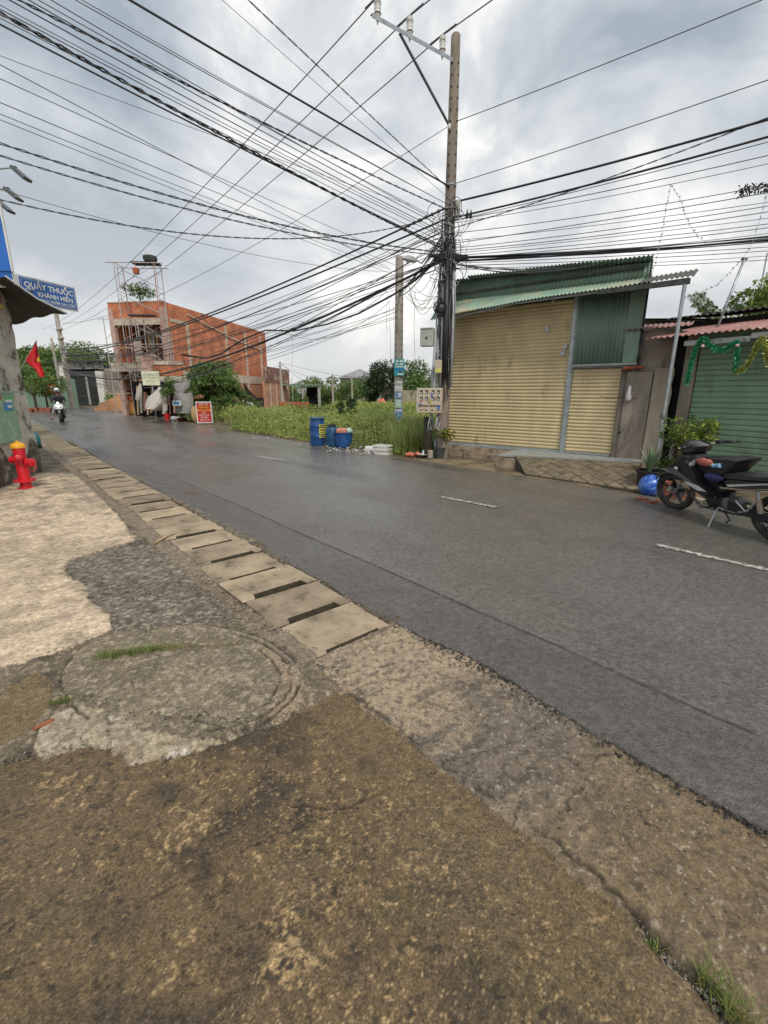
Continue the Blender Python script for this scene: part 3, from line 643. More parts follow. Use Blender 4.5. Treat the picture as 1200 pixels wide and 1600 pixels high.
# ================================================================== YELLOW SHOP
m_yel = mat('yellow_shutter', (.57, .465, .27), .5, .12, 3, .15, 30, spots=(.28, .22, .13), spotscale=4, spotlo=.58, spothi=.75, streak=True)
m_grn = mat('green_sheet', (.165, .25, .19), .45, .15, 2.5, .1, 30, spots=(.28, .30, .22), spotscale=3, spotlo=.6, spothi=.8, streak=True)
m_grnpale = mat('pale_green_awning', (.25, .37, .29), .5, .18, 3, .1, 30, spots=(.45, .40, .27), spotscale=2.2, spotlo=.50, spothi=.66)
m_awd = mat('shade_tinted_awning', (.085, .09, .08), .8, .3, 4, .2, 30)  # awning colour darkened to paint in the shade on the end sheet's underside
m_rust = mat('dark_roof_edge', (.05, .055, .05), .8, .5, 8, .3, 40)
m_steel = mat('galvanised_steel', (.38, .41, .43), .42, .18, 6, .1, 60, metal=.55, spots=(.20, .17, .14), spotscale=7, spotlo=.58, spothi=.7)
m_stl2 = mat('grey_painted_steel', (.30, .33, .34), .5, .2, 6, .1, 60)
m_cem = mat('stained_cement', (.25, .215, .175), .9, .35, 3.2, .9, 25, spots=(.075, .06, .045), spotscale=2.0, spotlo=.52, spothi=.68, streak=True)
m_cem2 = mat('rough_cement', (.33, .28, .215), .92, .25, 3, .8, 25, spots=(.12, .10, .075), spotscale=2.5, spotlo=.55, spothi=.7, streak=True)
m_sill = mat('grey_sill_stone', (.33, .34, .33), .5, .2, 6, .1, 60, spots=(.2, .16, .11), spotscale=6)
m_plin = mat('plinth_stone', (.33, .25, .18), .8, .3, 6, .6, 40, spots=(.10, .08, .05), spotscale=5, spotlo=.5, spothi=.62)
m_tile = mat('ramp_tile', (.20, .155, .105), .65, .3, 8, .4, 60, spots=(.09, .085, .045), spotscale=5, spotlo=.48, spothi=.65, rand=.15)
m_mort = mat('dark_mortar', (.05, .042, .03), .8)
m_in = mat('dark_inside', (.014, .014, .014), 1.0, spec=.1)  # near-black colour, paints in the shade of interiors and openings
m_clay = mat('red_clay', (.42, .09, .04), .7, .3, 12, .4, 50)
F0 = Vector((1.61, 11.93, 0)); FRZ = math.atan2(-.613, .79)
shop = thing('shop', 'shop with yellow roller shutters under green corrugated sheeting by the big utility pole', 'building', F0, FRZ)
# local frame: x along the front to the right, y into the building, z up
def corr_profile_x(mb, x0, x1, P, amp, per, zfun):
    pass
def corrsheet(x0, x1, top, bot, amp=.014, per=.076, dirn=None, nst=6, th=.003, rows=1):
    """corrugated sheet: top(x)->(y,z) and bot(x)->(y,z) give its upper and lower edges; ribs run from top to bottom"""
    n = int((x1 - x0) / per * nst) + 1; vs = []; fs = []
    for k in (0, 1):
        for i in range(n + 1):
            x = x0 + (x1 - x0) * i / n
            w = amp * math.sin(2 * math.pi * x / per)
            t_, b_ = top(x), bot(x); dy, dz = b_[0] - t_[0], b_[1] - t_[1]; L_ = math.hypot(dy, dz); ny, nz_ = dz / L_, -dy / L_
            if nz_ < 0 or (abs(nz_) < 1e-6 and ny > 0): ny, nz_ = -ny, -nz_
            o_ = w + k * th
            for r in range(rows + 1):
                q = r / rows; vs.append((x, t_[0] + dy * q + ny * o_, t_[1] + dz * q + nz_ * o_))
    R1 = rows + 1; m_ = (n + 1) * R1
    for i in range(n):
        for r in range(rows):
            a = i * R1 + r; fs.append((a, a + R1, a + R1 + 1, a + 1)); b = a + m_; fs.append((b, b + 1, b + R1 + 1, b + R1))
    for i in range(n):
        a = i * R1; fs.append((a, a + m_, a + m_ + R1, a + R1)); a = i * R1 + rows; fs.append((a, a + R1, a + R1 + m_, a + m_))
    mb = MB(); mb.add(vs, fs); return mb
def shutter(x0, x1, z0, z1, y, slat=.076, depth=.02, prof=None):
    n = int(round((z1 - z0) / slat)); s_ = (z1 - z0) / n; vs = []; fs = []
    prof = prof or [(0, 0), (.15, -.55), (.38, -1), (.62, -1), (.85, -.55), (.97, 0)]
    ys = []
    for i in range(n):
        for u, d in prof: ys.append((y + d * depth + random.uniform(-.0008, .0008), z0 + (i + u) * s_))
    ys.append((y, z1))
    nc = 26; sd = random.uniform(0, 50)
    for yy, z in ys:
        sg_ = random.uniform(-.0012, .0012)
        for c_ in range(nc + 1):
            x = x0 + (x1 - x0) * c_ / nc; d_ = (float(fbm(np.array(x + sd), np.array(z), 1.6, 3, 9)) - .5) * .022 * min(1, c_ / 3, (nc - c_) / 3); vs.append((x, yy + d_, z + sg_ + d_ * .35))
    for i in range(len(ys) - 1):
        for c_ in range(nc): q_ = i * (nc + 1) + c_; fs.append((q_, q_ + 1, q_ + nc + 2, q_ + nc + 1))
    mb = MB(); mb.add(vs, fs); return mb
mb = MB(); mb.prism([(-.12, .10), (4.28, .10), (3.30, 4.6), (-1.1, 4.6)], 3.95); mb.build('wall', mat('shop_wall_green', (.12, .19, .15), .6, .2, 3), shop)
mb = MB(); mb.b2(-.12, 2.02, -.16, .098, -.05, .255); mb.b2(-.10, .66, -.20, -.162, -.05, .20); mb.b2(.70, 1.95, -.24, -.162, -.05, .13); mb.build('plinth', m_plin, shop)
sh = shutter(.02, 2.97, .335, 3.47, .0).build('roller_shutter', m_yel, shop, label='wide yellow roller shutter')
MB().b2(.02, 2.97, -.03, .03, .262, .333).build('bottom_rail', m_stl2, sh)
sh2 = shutter(3.09, 4.03, .325, 2.07, .0).build('roller_shutter', m_yel, shop, label='narrow yellow roller shutter at the right')
mb = MB(); mb.b2(3.09, 4.02, -.025, .03, .29, .323); mb.build('bottom_rail', m_stl2, sh2)
mb = MB(); mb.b2(2.975, 3.085, -.055, .09, .26, 3.5); mb.b2(3.005, 3.055, -.075, -.057, .262, 3.5); mb.build('centre_post', m_steel, shop)
mb = MB(); mb.b2(-.11, .012, -.05, .09, .26, 3.5); mb.build('side_post', m_stl2, shop)
mb = MB(); mb.b2(2.86, 2.93, -.10, -.03, 2.50, 2.56); mb.tube([(2.90, -.09, 2.5), (2.86, -.14, 2.42)], .02, 6); mb.b2(2.82, 2.92, -.17, -.11, 2.36, 2.42); mb.build('camera_bracket', m_steel, shop)
MB().b2(2.42, 2.50, -.06, -.03, 2.86, 2.96).build('small_box', m_steel, shop)
# green panel above the small shutter, sheets of it are parts
for x0, x1 in ((3.09, 3.62), (3.62, 4.03)):
    corrsheet(x0, x1 + .01, lambda x: (-.115, 3.52), lambda x: (-.115, 2.16), .012, .076).build('wall_sheet', m_grn, shop, smooth=True)
mb = MB(); mb.b2(4.04, 4.29, -.14, -.09, 2.16, 3.45); mb.b2(4.245, 4.262, -.155, -.141, 2.16, 3.45); mb.build('corner_flashing', m_grn, shop)
mb = MB(); mb.b2(3.09, 4.30, -.15, -.05, 2.115, 2.155); mb.b2(3.09, 4.30, -.045, .09, 2.08, 3.44); mb.build('panel_sill', m_stl2, shop)
# upper corrugated wall in four sheets
xs = [-.12, .98, 2.09, 3.2, 4.27]
for i in range(4):
    corrsheet(xs[i], xs[i + 1] + .02, lambda x: (-.05 - .004 * (i % 2), 4.15 - .05 * x), lambda x: (-.05 - .004 * (i % 2), 3.60), .013, .076).build('wall_sheet', m_grn, shop, smooth=True)
mb = MB(); mb.b2(-.10, 4.27, -.02, .095, 3.5, 3.9); mb.build('upper_wall', m_rust, shop)
# roof sheets, overhanging a little
for x0, x1, dz, ov in ((-.22, .62, .0, -.22), (.58, 2.0, .04, -.26), (1.96, 3.3, .06, -.28), (3.26, 4.36, .05, -.28)):
    corrsheet(x0, x1, lambda x: (4.5, 3.9 - .052 * x), lambda x: (ov, 4.17 - .052 * x + dz), .014, .076, rows=1).skew(.22).build('roof_sheet', m_grn, shop, smooth=True)
mb = MB(); mb.b2(-.1, 4.2, -.12, -.08, 3.84, 3.89); mb.build('purlin', m_rust, shop)
mb = MB(); mb.prism([(4.285, -.06), (4.33, -.06), (3.36, 4.5), (3.31, 4.5)], 2.05, off=1.93); mb.build('side_flashing', m_rust, shop)
# awning
def lowe(x): t = (x + .15) / 5.23; return (-.52 - .28 * t, float(np.interp(x, [-.4, .6, 2, 3.5, 5.1], [3.26, 3.35, 3.43, 3.45, 3.455])) + .008 * math.sin(x * 3))
def upe(x): t = (x + .12) / 5.4; return (-.065 - .15 * max(0, (x - 4.3)), 3.72 - .06 * t + .02 * max(0, x - 4.3))
xs = [-.22, 1.0, 2.1, 3.2, 4.25, 5.06]
for i in range(5):
    o = corrsheet(xs[i], xs[i + 1] + .02, lambda x: upe(x), lambda x: (lowe(x)[0], lowe(x)[1] + .004 * (i % 2)), .014, .076, rows=3).build('awning_sheet', m_grnpale if i < 4 else m_awd, shop, smooth=True)
mb = MB(); mb.tube([(0.0, -.42, 3.26), (1.9, -.55, 3.42), (5.02, -.72, 3.43)], .028, 4); mb.tube([(0, -.10, 3.55), (4.3, -.10, 3.55)], .02, 4)
for x in (.1, 1.4, 2.7, 4.0): t_ = (x + .15) / 5.23; mb.tube([(x, -.06, 3.58), (x, -.42 - .3 * t_, 3.28 + .14 * t_)], .018, 4)
mb.build('awning_frame', m_stl2, shop)
mb = MB(); mb.b2(3.6, 5.04, -.80, -.74, 3.35, 3.43); mb.build('awning_beam', m_rust, shop)
mb = MB(); mb.tube([(4.96, -.77, 0.0), (4.97, -.77, 3.35)], .032, 10)
inv = parent_mat(shop).inverted()
mb.build('awning_post', m_steel, shop, smooth='auto', label='tall galvanised post at the right end of the awning')
p0 = inv @ Vector((1.27, 11.35, 0)); p1 = inv @ Vector((1.46, 11.45, 3.27))
MB().tube([p0, p1], .032, 10).build('awning_post', m_steel, shop, smooth='auto', label='grey post in front of the big utility pole')
# raised sill and landing
mb = MB(); T = [(2.0, -1.10), (2.54, -.98), (4.65, -.46), (4.65, -.02), (2.025, -.02)]
mb.prism(T, .045, off=.235); mb.build('landing_sill', m_sill, shop)
mb = MB(); mb.prism([(2.01, -1.05), (2.50, -.95), (4.60, -.44), (4.60, -.03), (2.03, -.03)], .285, off=-.05); mb.build('landing', m_plin, shop)
# step block at the left end of the landing
mb = MB(); mb.prism([(1.98, -1.14), (2.52, -1.20), (2.56, -1.02), (2.03, -1.108)], .265, off=-.05); mb.build('step_block', m_plin, shop)
# diamond tiled ramp
def L3(p): return inv @ Vector(p)
RT1 = inv @ Vector((2.80, 9.62, .262)); RT2 = inv @ Vector((4.99, 8.63, .262)); RB2 = inv @ Vector((4.22, 7.22, .015)); RB1 = inv @ Vector((2.80, 8.80, .015))
def rq(u, v, h=0):
    a = RT1.lerp(RT2, u); b = RB1.lerp(RB2, u); p = a.lerp(b, v); return (p.x, p.y, p.z + h + .02 * math.sin(v * math.pi))
mb = MB(); n = 8
for i in range(n):
    for j in range(n):
        mb.quad(rq(i / n, j / n), rq(i / n, (j + 1) / n), rq((i + 1) / n, (j + 1) / n), rq((i + 1) / n, j / n))
for a, b in (((0, 0), (0, 1)), ((0, 1), (1, 1)), ((1, 1), (1, 0))):
    A_ = rq(*a); B_ = rq(*b); mb.quad(A_, B_, (B_[0], B_[1], -.1), (A_[0], A_[1], -.1))
ramp = mb.build('ramp', m_mort, shop)
def clip(poly):
    for ax, lim, sg in ((0, 0.01, 1), (0, .99, -1), (1, .02, 1), (1, .985, -1)):
        out = []
        for i in range(len(poly)):
            p, q_ = poly[i], poly[(i + 1) % len(poly)]; dp = (p[ax] - lim) * sg; dq = (q_[ax] - lim) * sg
            if dp >= 0: out.append(p)
            if dp * dq < 0: t = dp / (dp - dq); out.append((p[0] + (q_[0] - p[0]) * t, p[1] + (q_[1] - p[1]) * t))
        poly = out
        if len(poly) < 3: return None
    return poly
gw = .148; gh = .30
for i in range(-8, 16):
    for j in range(-8, 16):
        cu = (i + j) * gw / 2 * 1.0; cv = (i - j) * gh / 2 + .5
        P = [(cu - gw / 2 * .93, cv), (cu, cv + gh / 2 * .93), (cu + gw / 2 * .93, cv), (cu, cv - gh / 2 * .93)]
        P = clip(P)
        if not P: continue
        ar = abs(sum(P[k][0] * P[(k + 1) % len(P)][1] - P[(k + 1) % len(P)][0] * P[k][1] for k in range(len(P)))) / 2
        if ar < .0015: continue
        hh = .012 + random.uniform(-.003, .003); mb = MB(); m_ = len(P)
        mb.add([rq(u, v, 0) for u, v in P] + [rq(u, v, hh) for u, v in P], [tuple(range(m_, 2 * m_))] + [(k, (k + 1) % m_, m_ + (k + 1) % m_, m_ + k) for k in range(m_)])
        mb.build('tile', m_tile, ramp)
# cement pillar right of the small shutter
mb = MB(); mb.bev(4.045, 4.32, -.07, .095, .20, 2.06, .012); mb.build('pillar', m_cem, shop)
mb = MB(); mb.lathe([(.022, 0), (.022, .03)], 10, (4.16, -.085, .80), Matrix.Rotation(R(90), 3, 'X')); mb.build('pipe_hole', m_in, shop)
mb = MB(); mb.ball((4.17, -.13, 2.055), .095, 10, 6, (1.25, .7, .36)); mb.ball((4.36, -.13, 2.065), .09, 10, 6, (1.0, .7, .36)); solo_ = mb
o = mb.build('clay_lump', m_clay, None, smooth=True); o.location = F0; o.rotation_euler = (0, 0, FRZ); tag(o, 'two red clay lumps lying on the cement pillar beside the small shutter', 'clay')
# hanging white bag
m_bagw = mat('white_plastic', (.62, .62, .64), .45, .2, 12, .3, 40)
mb = MB(); prof = [(.01, .30), (.03, .27), (.035, .18), (.055, .08), (.05, .03), (.02, 0)]
mb.lathe(prof[::-1], 9, (4.24, -.13, 1.42)); mb.v = [(x + random.uniform(-.008, .008), y, z) for x, y, z in mb.v]
o = mb.build('plastic_bag', m_bagw, smooth=True); o.location = F0; o.rotation_euler = (0, 0, FRZ); tag(o, 'small white plastic bag hanging on the cement pillar', 'bag')

# ================================================================== NEIGHBOUR with green shutter
m_gsh = mat('green_shutter', (.19, .30, .20), .5, .12, 2.5, .1, 30, spots=(.14, .17, .12), spotscale=3, spotlo=.56, spothi=.76, streak=True)
m_red = mat('red_roof_sheet', (.36, .17, .15), .5, .2, 3, .2, 30, spots=(.45, .33, .29), spotscale=3)
m_fas = mat('weathered_fascia', (.35, .35, .33), .8, .25, 6, .3, 40, spots=(.12, .11, .1), spotscale=8)
N0 = Vector((5.65, 8.5, 0)); NRZ = math.atan2(-.823, .568)
nb = thing('shop', 'low shop with green roller shutter and faded red tin roof behind the motorbike', 'building', N0, NRZ)
sh = shutter(.02, 3.4, .12, 2.62, 0.0, .094, .012, [(0, 0), (.10, -.2), (.16, -1), (.84, -1), (.90, -.2), (.99, .6)]).build('roller_shutter', m_gsh, nb)
mb = MB(); mb.b2(-.20, .005, -.04, .3, -.05, 2.6); mb.build('pillar', m_cem, nb)
mb = MB(); mb.b2(-.6, 3.8, .12, 4.5, -.05, 2.62); mb.build('wall', m_in, nb)
mb = MB(); mb.b2(-.35, 3.8, -.30, .11, -.08, .115); mb.build('threshold', m_plin, nb)
for x0, x1 in ((-.75, .12), (.10, 1.0), (.98, 1.9), (1.88, 2.8), (2.78, 3.7)):
    dz = random.uniform(-.008, .008); corrsheet(x0, x1, lambda x: (1.7, 2.93 + dz), lambda x: (-.44 + .02 * dz, 2.55 + dz), .016, .10).build('roof_sheet', m_red, nb, smooth=True)
mb = MB(); mb.b2(-.1, .85, -.40, -.36, 2.38, 2.46); mb.b2(.86, 3.6, -.41, -.37, 2.42, 2.50); mb.build('fascia', m_fas, nb)
for x0, x1 in ((-1.3, .5), (.48, 2.2), (2.18, 3.8)):
    corrsheet(x0, x1, lambda x: (4.2, 3.42), lambda x: (1.35, 3.10), .02, .12).build('roof_sheet', m_rust, nb, smooth=True, label='dark old roof sheet higher up')
mb = MB(); mb.b2(-1.2, 3.8, 1.75, 4.4, 2.62, 3.04); mb.build('upper_wall', m_rust, nb)
# rough concrete wall between the two shops
A_ = Vector((5.03, 9.22, 0)); B_ = Vector((5.50, 8.90, 0)); dd = (B_ - A_).normalized(); rz = math.atan2(dd.y, dd.x)
cw = thing('concrete_wall', 'stained bare concrete wall between the yellow and the green shuttered shops', 'wall', A_, rz)
mb = MB(); L_ = (B_ - A_).length
mb.b2(-.22, L_ + .02, .05, .35, 0, 2.74); mb.build('upper_wall', m_cem, cw)
mb = MB(); n = 14; vs = []
prof = [(L_ + .02 - .012 * abs(math.sin(i * 1.7)) - .10 * max(0, (i - 9) / 5) ** 1.5 * 0 - (.16 * max(0, 1 - i / 5)) * 0, i / n * 2.06 - .03) for i in range(n + 1)]
pts = [(.24, -.03)] + [(x + random.uniform(-.015, .015) - (.10 if i < 3 else 0) * (1 - i / 3), z) for i, (x, z) in enumerate(prof)] + [(.26, 2.05)]
mb.prism(pts, .11, 'y', -.07); mb.build('rough_pier', m_cem2, cw)
mb = MB(); mb.b2(-.21, .235, -.05, .045, 0, 1.98); mb.build('lower_wall', m_cem, cw)
mb = MB(); mb.tube([(.20, -.03, 1.45), (.0, -.05, 1.48), (-.5, -.3, 1.5), (-.62, -.34, 1.52)], .004, 4); 
o = mb.build('tie_wire', m_in, cw)
# tin sheet end over the wall
mb = corrsheet(-.35, .75, lambda x: (.5, 2.90), lambda x: (-.18, 2.76), .010, .09); mb.build('roof_sheet', m_red, cw, smooth=True)

# ================================================================== BIG POLE and its clutter
m_pole = mat('brown_concrete_pole', (.25, .205, .165), .85, .22, 5, .5, 60, spots=(.15, .12, .09), spotscale=6, spotlo=.5, spothi=.7, streak=True)
m_conc = mat('grey_concrete_pole', (.40, .37, .32), .85, .2, 5, .5, 60, spots=(.24, .20, .16), spotscale=6, spotlo=.5, spothi=.7, streak=True)
m_blk = mat('black_cable', (.018, .018, .02), .5, .2, 8)
m_gcab = mat('grey_cable', (.10, .10, .105), .6, .2, 8)
m_pvc = mat('grey_pvc_pipe', (.42, .44, .45), .5, .15, 6)
m_hole = mat('dark_hole', (.03, .025, .02), .9)
m_porc = mat('porcelain', (.72, .72, .68), .25, .1, 6); m_porb = mat('brown_glaze', (.22, .14, .08), .3)
PB = Vector((1.46, 11.30, 0))
def pole(name, label, base, h, r0, r1, m, cat='utility pole', holes=True, z0=-.3, group=None, sides=16):
    t = thing(name, label, cat, base, 0, group)
    mb = MB(); mb.lathe([(r0 * (1 - i / 8) + r1 * i / 8, z0 + (h - z0 - .03) * i / 8) for i in range(9)] + [(r1 * .8, h)], sides); mb.build('shaft', m, t, smooth='auto')
    if holes:
        mb = MB(); z = 1.5
        while z < h - .4:
            r = r0 + (r1 - r0) * z / h
            for q in (-130, -50):
                a = R(q); mb.box((math.cos(a) * r, math.sin(a) * r, z), (.03, .012, .035), Matrix.Rotation(a + R(90), 3, 'Z'))
            z += .20
        o = mb.build('step_holes', m_hole, t, kind='stuff')
    return t
bp_ = pole('utility_pole', 'tall brown concrete utility pole carrying the three-insulator crossarm and the cable tangle', PB, 8.62, .16, .095, m_pole)
arm_dir = Vector((-.82, -.57, 0)).normalized()
def loc(v): return tuple(Vector(v) - PB)
a0 = Vector((1.46, 11.30, 8.18)) ; a1 = a0 + arm_dir * 2.02
mb = MB(); rot = Matrix.Rotation(math.atan2(arm_dir.y, arm_dir.x), 3, 'Z'); mid = (a0 + a1) / 2 - PB
mb.box(mid, (2.1, .07, .008), rot); mb.box(mid + Vector((0, 0, -.035)) + rot @ Vector((0, .031, 0)), (2.1, .008, .062), rot); mb.build('crossarm', m_steel, bp_)
b0 = a0 + arm_dir * 1.42 + Vector((0, 0, -.05)); b1 = Vector((1.40, 11.22, 6.98))
mb = MB(); mb.tube([b0 - PB, b1 - PB], .026, 6); mb.build('brace', mat('dark_steel', (.08, .09, .10), .5, .3, 6), bp_)
INS = []
for k in (.35, 1.18, 1.92):
    p = a0 + arm_dir * k - PB; INS.append(p + PB + Vector((0, 0, .30)))
    prof = [(.012, -.10), (.02, -.06), (.045, .02), (.062, .05), (.06, .08), (.055, .09), (.062, .12), (.062, .15), (.052, .155), (.064, .18), (.064, .21), (.052, .215), (.06, .24), (.06, .265), (.035, .285), (.04, .30), (.0, .31)]
    o = MB().lathe(prof, 12, p).build('insulator', m_porc, bp_, smooth='auto')
    MB().lathe([(.063, .045), (.068, .05), (.068, .062), (.063, .066)], 12, p).build('glaze_band', m_porb, o)
    MB().lathe([(.0645, .192), (.068, .195), (.068, .205), (.0645, .208)], 12, p).build('glaze_band', m_porb, o)
p = Vector((1.37, 11.18, 6.98)) - PB
MB().lathe([(.02, -.05), (.04, -.04), (.025, -.01), (.042, .02), (.02, .05)], 10, p).build('spool_insulator', m_porc, bp_, smooth=True)
# bands
for z in (5.95, 5.5, 5.0, 4.4, 3.6, 2.4):
    r = .16 + (.095 - .16) * z / 8.6 + .006; MB().lathe([(r, z - .02), (r + .004, z - .015), (r + .004, z + .015), (r, z + .02)], 16).build('band', m_stl2 if z > 5 else m_blk, bp_)
# vertical conduits and cable bundles down the pole (one thing: risers)
rs = thing('cable_riser', 'bundle of black cables and grey conduits running down the big utility pole', 'cables', PB)
def wob(x, y, z0, z1, amp, n=14, seed=None):
    ph = random.uniform(0, 6); return [(x + amp * math.sin(ph + i * 1.3) + random.uniform(-amp, amp) * .5, y + amp * math.cos(ph * 1.7 + i * 1.1), z0 + (z1 - z0) * i / n) for i in range(n + 1)]
for k, (dx, dy, z0, z1, r) in enumerate(((-.30, -.12, .95, 3.1, .035), (-.20, -.17, 1.5, 3.9, .026), (-.12, -.2, 1.6, 4.6, .026), (.14, -.14, 1.7, 4.3, .028), (-.02, -.20, 2.6, 5.2, .02), (.18, -.06, 2.2, 4.9, .024), (-.24, -.08, 2.3, 4.4, .02), (-.26, -.18, 1.5, 2.2, .03))):
    MB().tube([(dx, dy, z0), (dx * .98, dy, (z0 + z1) / 2), (dx * .75, dy * .8, z1)], r, 8).build('conduit', m_pvc if k % 3 != 2 else m_steel, rs, smooth=True)
for k in range(34):
    x = random.uniform(-.22, .10); y = random.uniform(-.24, -.13); z1 = random.uniform(3.9, 5.6); z0 = random.uniform(2.0, 3.4) if k % 3 else random.uniform(1.3, 2.0)
    MB().tube(wob(x, y, z0, z1, .018), random.choice((.007, .010, .014)), 5).build('cable', random.choice((m_blk, m_blk, m_gcab)), rs)
# thick black sleeve
MB().tube([(-.02, -.2, 1.9), (-.03, -.21, 3.0), (-.05, -.2, 4.4)], [.075, .085, .06], 10).build('cable_sleeve', m_blk, rs, smooth=True)
# loose loops around the pole
for k in range(46):
    z = random.uniform(3.9, 5.45); x = random.uniform(-.5, .35); c = Vector((x * .6, -.22, z)); w_, h_ = random.uniform(.08, .34), random.uniform(.08, .42); ph = random.uniform(0, 6.28); ar = random.uniform(3, 7)
    pts = [(c.x + w_ * math.cos(ph + ar * i / 16), c.y + random.uniform(-.02, .02) - .05 * math.sin(i * .5), c.z + h_ * math.sin(ph + ar * i / 16) * .7) for i in range(17)]
    MB().tube(pts, random.choice((.004, .005, .007)), 4).build('loose_loop', random.choice((m_blk, m_gcab, m_blk, m_pvc)), rs)
for k in range(9):      # coil
    MB().torus((-.16 + random.uniform(-.03, .03), -.26 + random.uniform(-.03, .03), 3.45 + random.uniform(-.05, .05)), .13 + random.uniform(-.03, .05), .008, Matrix.Rotation(random.uniform(-.5, .5), 3, 'Z') @ Matrix.Rotation(random.uniform(-.3, .3), 3, 'X'), 18, 5).build('cable_coil', m_blk, rs)
MB().ball((-.16, -.25, 3.42), .12, 10, 7, (1, .6, 1.1)).build('splice_case', m_blk, rs, smooth=True)
for k in range(22):     # collar where the flat bundle meets the pole
    z = 4.50 + random.uniform(-.06, .06); MB().tube([(-.35 + random.uniform(-.05, .05), -.18, z - .02), (-.1, -.22 + random.uniform(-.02, .02), z + random.uniform(-.03, .03)), (.15, -.2, z), (.42, -.12, z - .01)], .012, 5).build('cable', m_blk, rs)
def boxthing(name, label, cat, c, d, m, rz=0.0, r=.012):
    t = thing(name, label, cat, Vector((c[0], c[1], c[2] - d[2] / 2)), rz)
    MB().bev(-d[0] / 2, d[0] / 2, -d[1] / 2, d[1] / 2, 0, d[2], r).build('case', m, t); return t
m_box = mat('grey_plastic_box', (.40, .40, .37), .55, .2, 7, .1, 60, spots=(.2, .17, .13), spotscale=6, spotlo=.6, spothi=.7)
m_cream = mat('cream_cabinet', (.52, .43, .33), .6, .2, 7, .2, 60, spots=(.24, .18, .12), spotscale=7, spotlo=.52, spothi=.66)
m_white = mat('white_plastic_cover', (.70, .70, .66), .4, .1, 6)
m_glassd = mat('meter_glass', (.07, .08, .06), .15, .3, 10)
P_ = D(668, 527, 11.0); t = boxthing('junction_box', 'grey junction box hanging beside the big pole below the cable coil', 'junction box', P_, (.30, .20, .40), m_box, -.35)
MB().b2(-.02, .02, -.108, -.101, .15, .20).build('latch', m_blk, t); MB().b2(-.13, .13, -.104, -.1005, .36, .375).build('lid_seam', m_blk, t)
P_ = D(685, 573, 10.98); t = boxthing('junction_box', 'small pale box with a yellowish sticker in front of the big pole', 'junction box', P_, (.16, .12, .30), m_cream, -.2)
MB().b2(-.06, .07, -.063, -.0605, .02, .10).build('sticker', mat('yellow_sticker', (.55, .55, .12), .5), t)
for k, (px, lab) in enumerate(((663, 'left cream meter cabinet with four glass windows and red stamps'), (681, 'right cream meter cabinet with blue and yellow marks behind the grey post'))):
    P_ = D(px, 626, 11.02 - .02 * k); t = boxthing('meter_cabinet', lab, 'meter box', P_, (.31, .16, .58), m_cream, -.12, None or .015)
    for i in range(2):
        for j in range(2):
            w = MB().b2(-.10 + i * .125, -.035 + i * .125, -.088, -.0805, .30 + j * .15, .385 + j * .15).build('meter_window', m_glassd, t)
            MB().b2(-.095 + i * .125, -.06 + i * .125, -.0905, -.0885, .315 + j * .15, .335 + j * .15).build('dial', m_white, w)
    MB().b2(-.13, .12, -.10, -.081, .17, .19).build('ledge', m_gcab, t)
    for i in range(2): MB().b2(-.10 + i * .13, -.05 + i * .13, -.085, -.0805, .06, .085).build('slot', m_blk, t)
    st = [(m_clay, -.10, .265), (m_clay, .095, .24), (mat('blue_ink', (.10, .18, .5), .5), -.12, .20)] if k == 0 else [(mat('blue_ink', (.10, .18, .5), .5), -.12, .38), (mat('yellow_sticker', (.55, .55, .12), .5), -.13, .2), (mat('blue_ink', (.1,.18,.5), 1), .03, .1)]
    for i, (mm, x, z) in enumerate(st): MB().b2(x, x + .045 + .03 * (i == 2), -.084 - .001 * i, -.0805, z, z + (.02 if k == 0 else .09)).build('sticker', mm, t)
    if k == 0: MB().b2(-.175, -.158, -.08, .08, .05, .58).build('side_flange', m_white, t)
lw = thing('loose_wires', 'grey and white wires dangling under the meter cabinets', 'wires', (1.15, 11.0, .6))
for k in range(9):
    x = random.uniform(-.12, .2); MB().tube([(x, 0, .42), (x - .05, -.05, .25 + random.uniform(-.08, .05)), (x + random.uniform(-.05, .12), -.06, .12), (x + random.uniform(-.1, .1), -.02, random.uniform(.0, .4))], .006, 4).build('wire', random.choice((m_pvc, m_white, m_gcab)), lw)
# dark post/stump behind the meters
mb = MB(); mb.lathe([(.12, -.1), (.11, .5), (.12, 1.0)], 10, (1.10, 11.35, 0)); solo(mb, 'mossy_stump', mat('dark_wood', (.05, .045, .03), .9, .4, 6, .6, 30), 'dark mossy stump under the meter cabinets', 'stump', smooth=True)

# ================================================================== SMALL POLE with street lamp and stickers
PS = G(622, 687); PS.z = 0
sp_ = pole('utility_pole', 'shorter pale concrete pole with pasted flyers standing in the weeds', PS, 5.72, .155, .125, m_conc, z0=-.2)
lamp = thing('street_lamp', 'small hooded street lamp on a bent arm between the two poles', 'street lamp', Vector((1.3, 11.5, 4.75)))
LP = D(640, 404, 11.6) - lamp.location
mb = MB(); mb.tube([(.1, -.1, -.1), (-.15, 0, .03), (LP.x + .28, LP.y, LP.z - .10), (LP.x + .1, LP.y, LP.z + .0)], .022, 8); mb.build('arm', m_stl2, lamp, smooth=True)
M_ = Matrix.Rotation(R(18), 3, 'Y')
mb = MB(); mb.lathe([(.10, -.05), (.13, -.045), (.12, .0), (.07, .05), (.0, .065)], 14, LP, Matrix.Diagonal((1.4, .8, 1)).to_3x3() @ M_); mb.build('lamp_hood', m_pvc, lamp, smooth='auto')
mb = MB(); mb.ball(LP + Vector((-.02, 0, -.05)), .07, 10, 6, (1.2, .8, .6)); mb.build('lamp_glass', m_white, lamp, smooth=True)
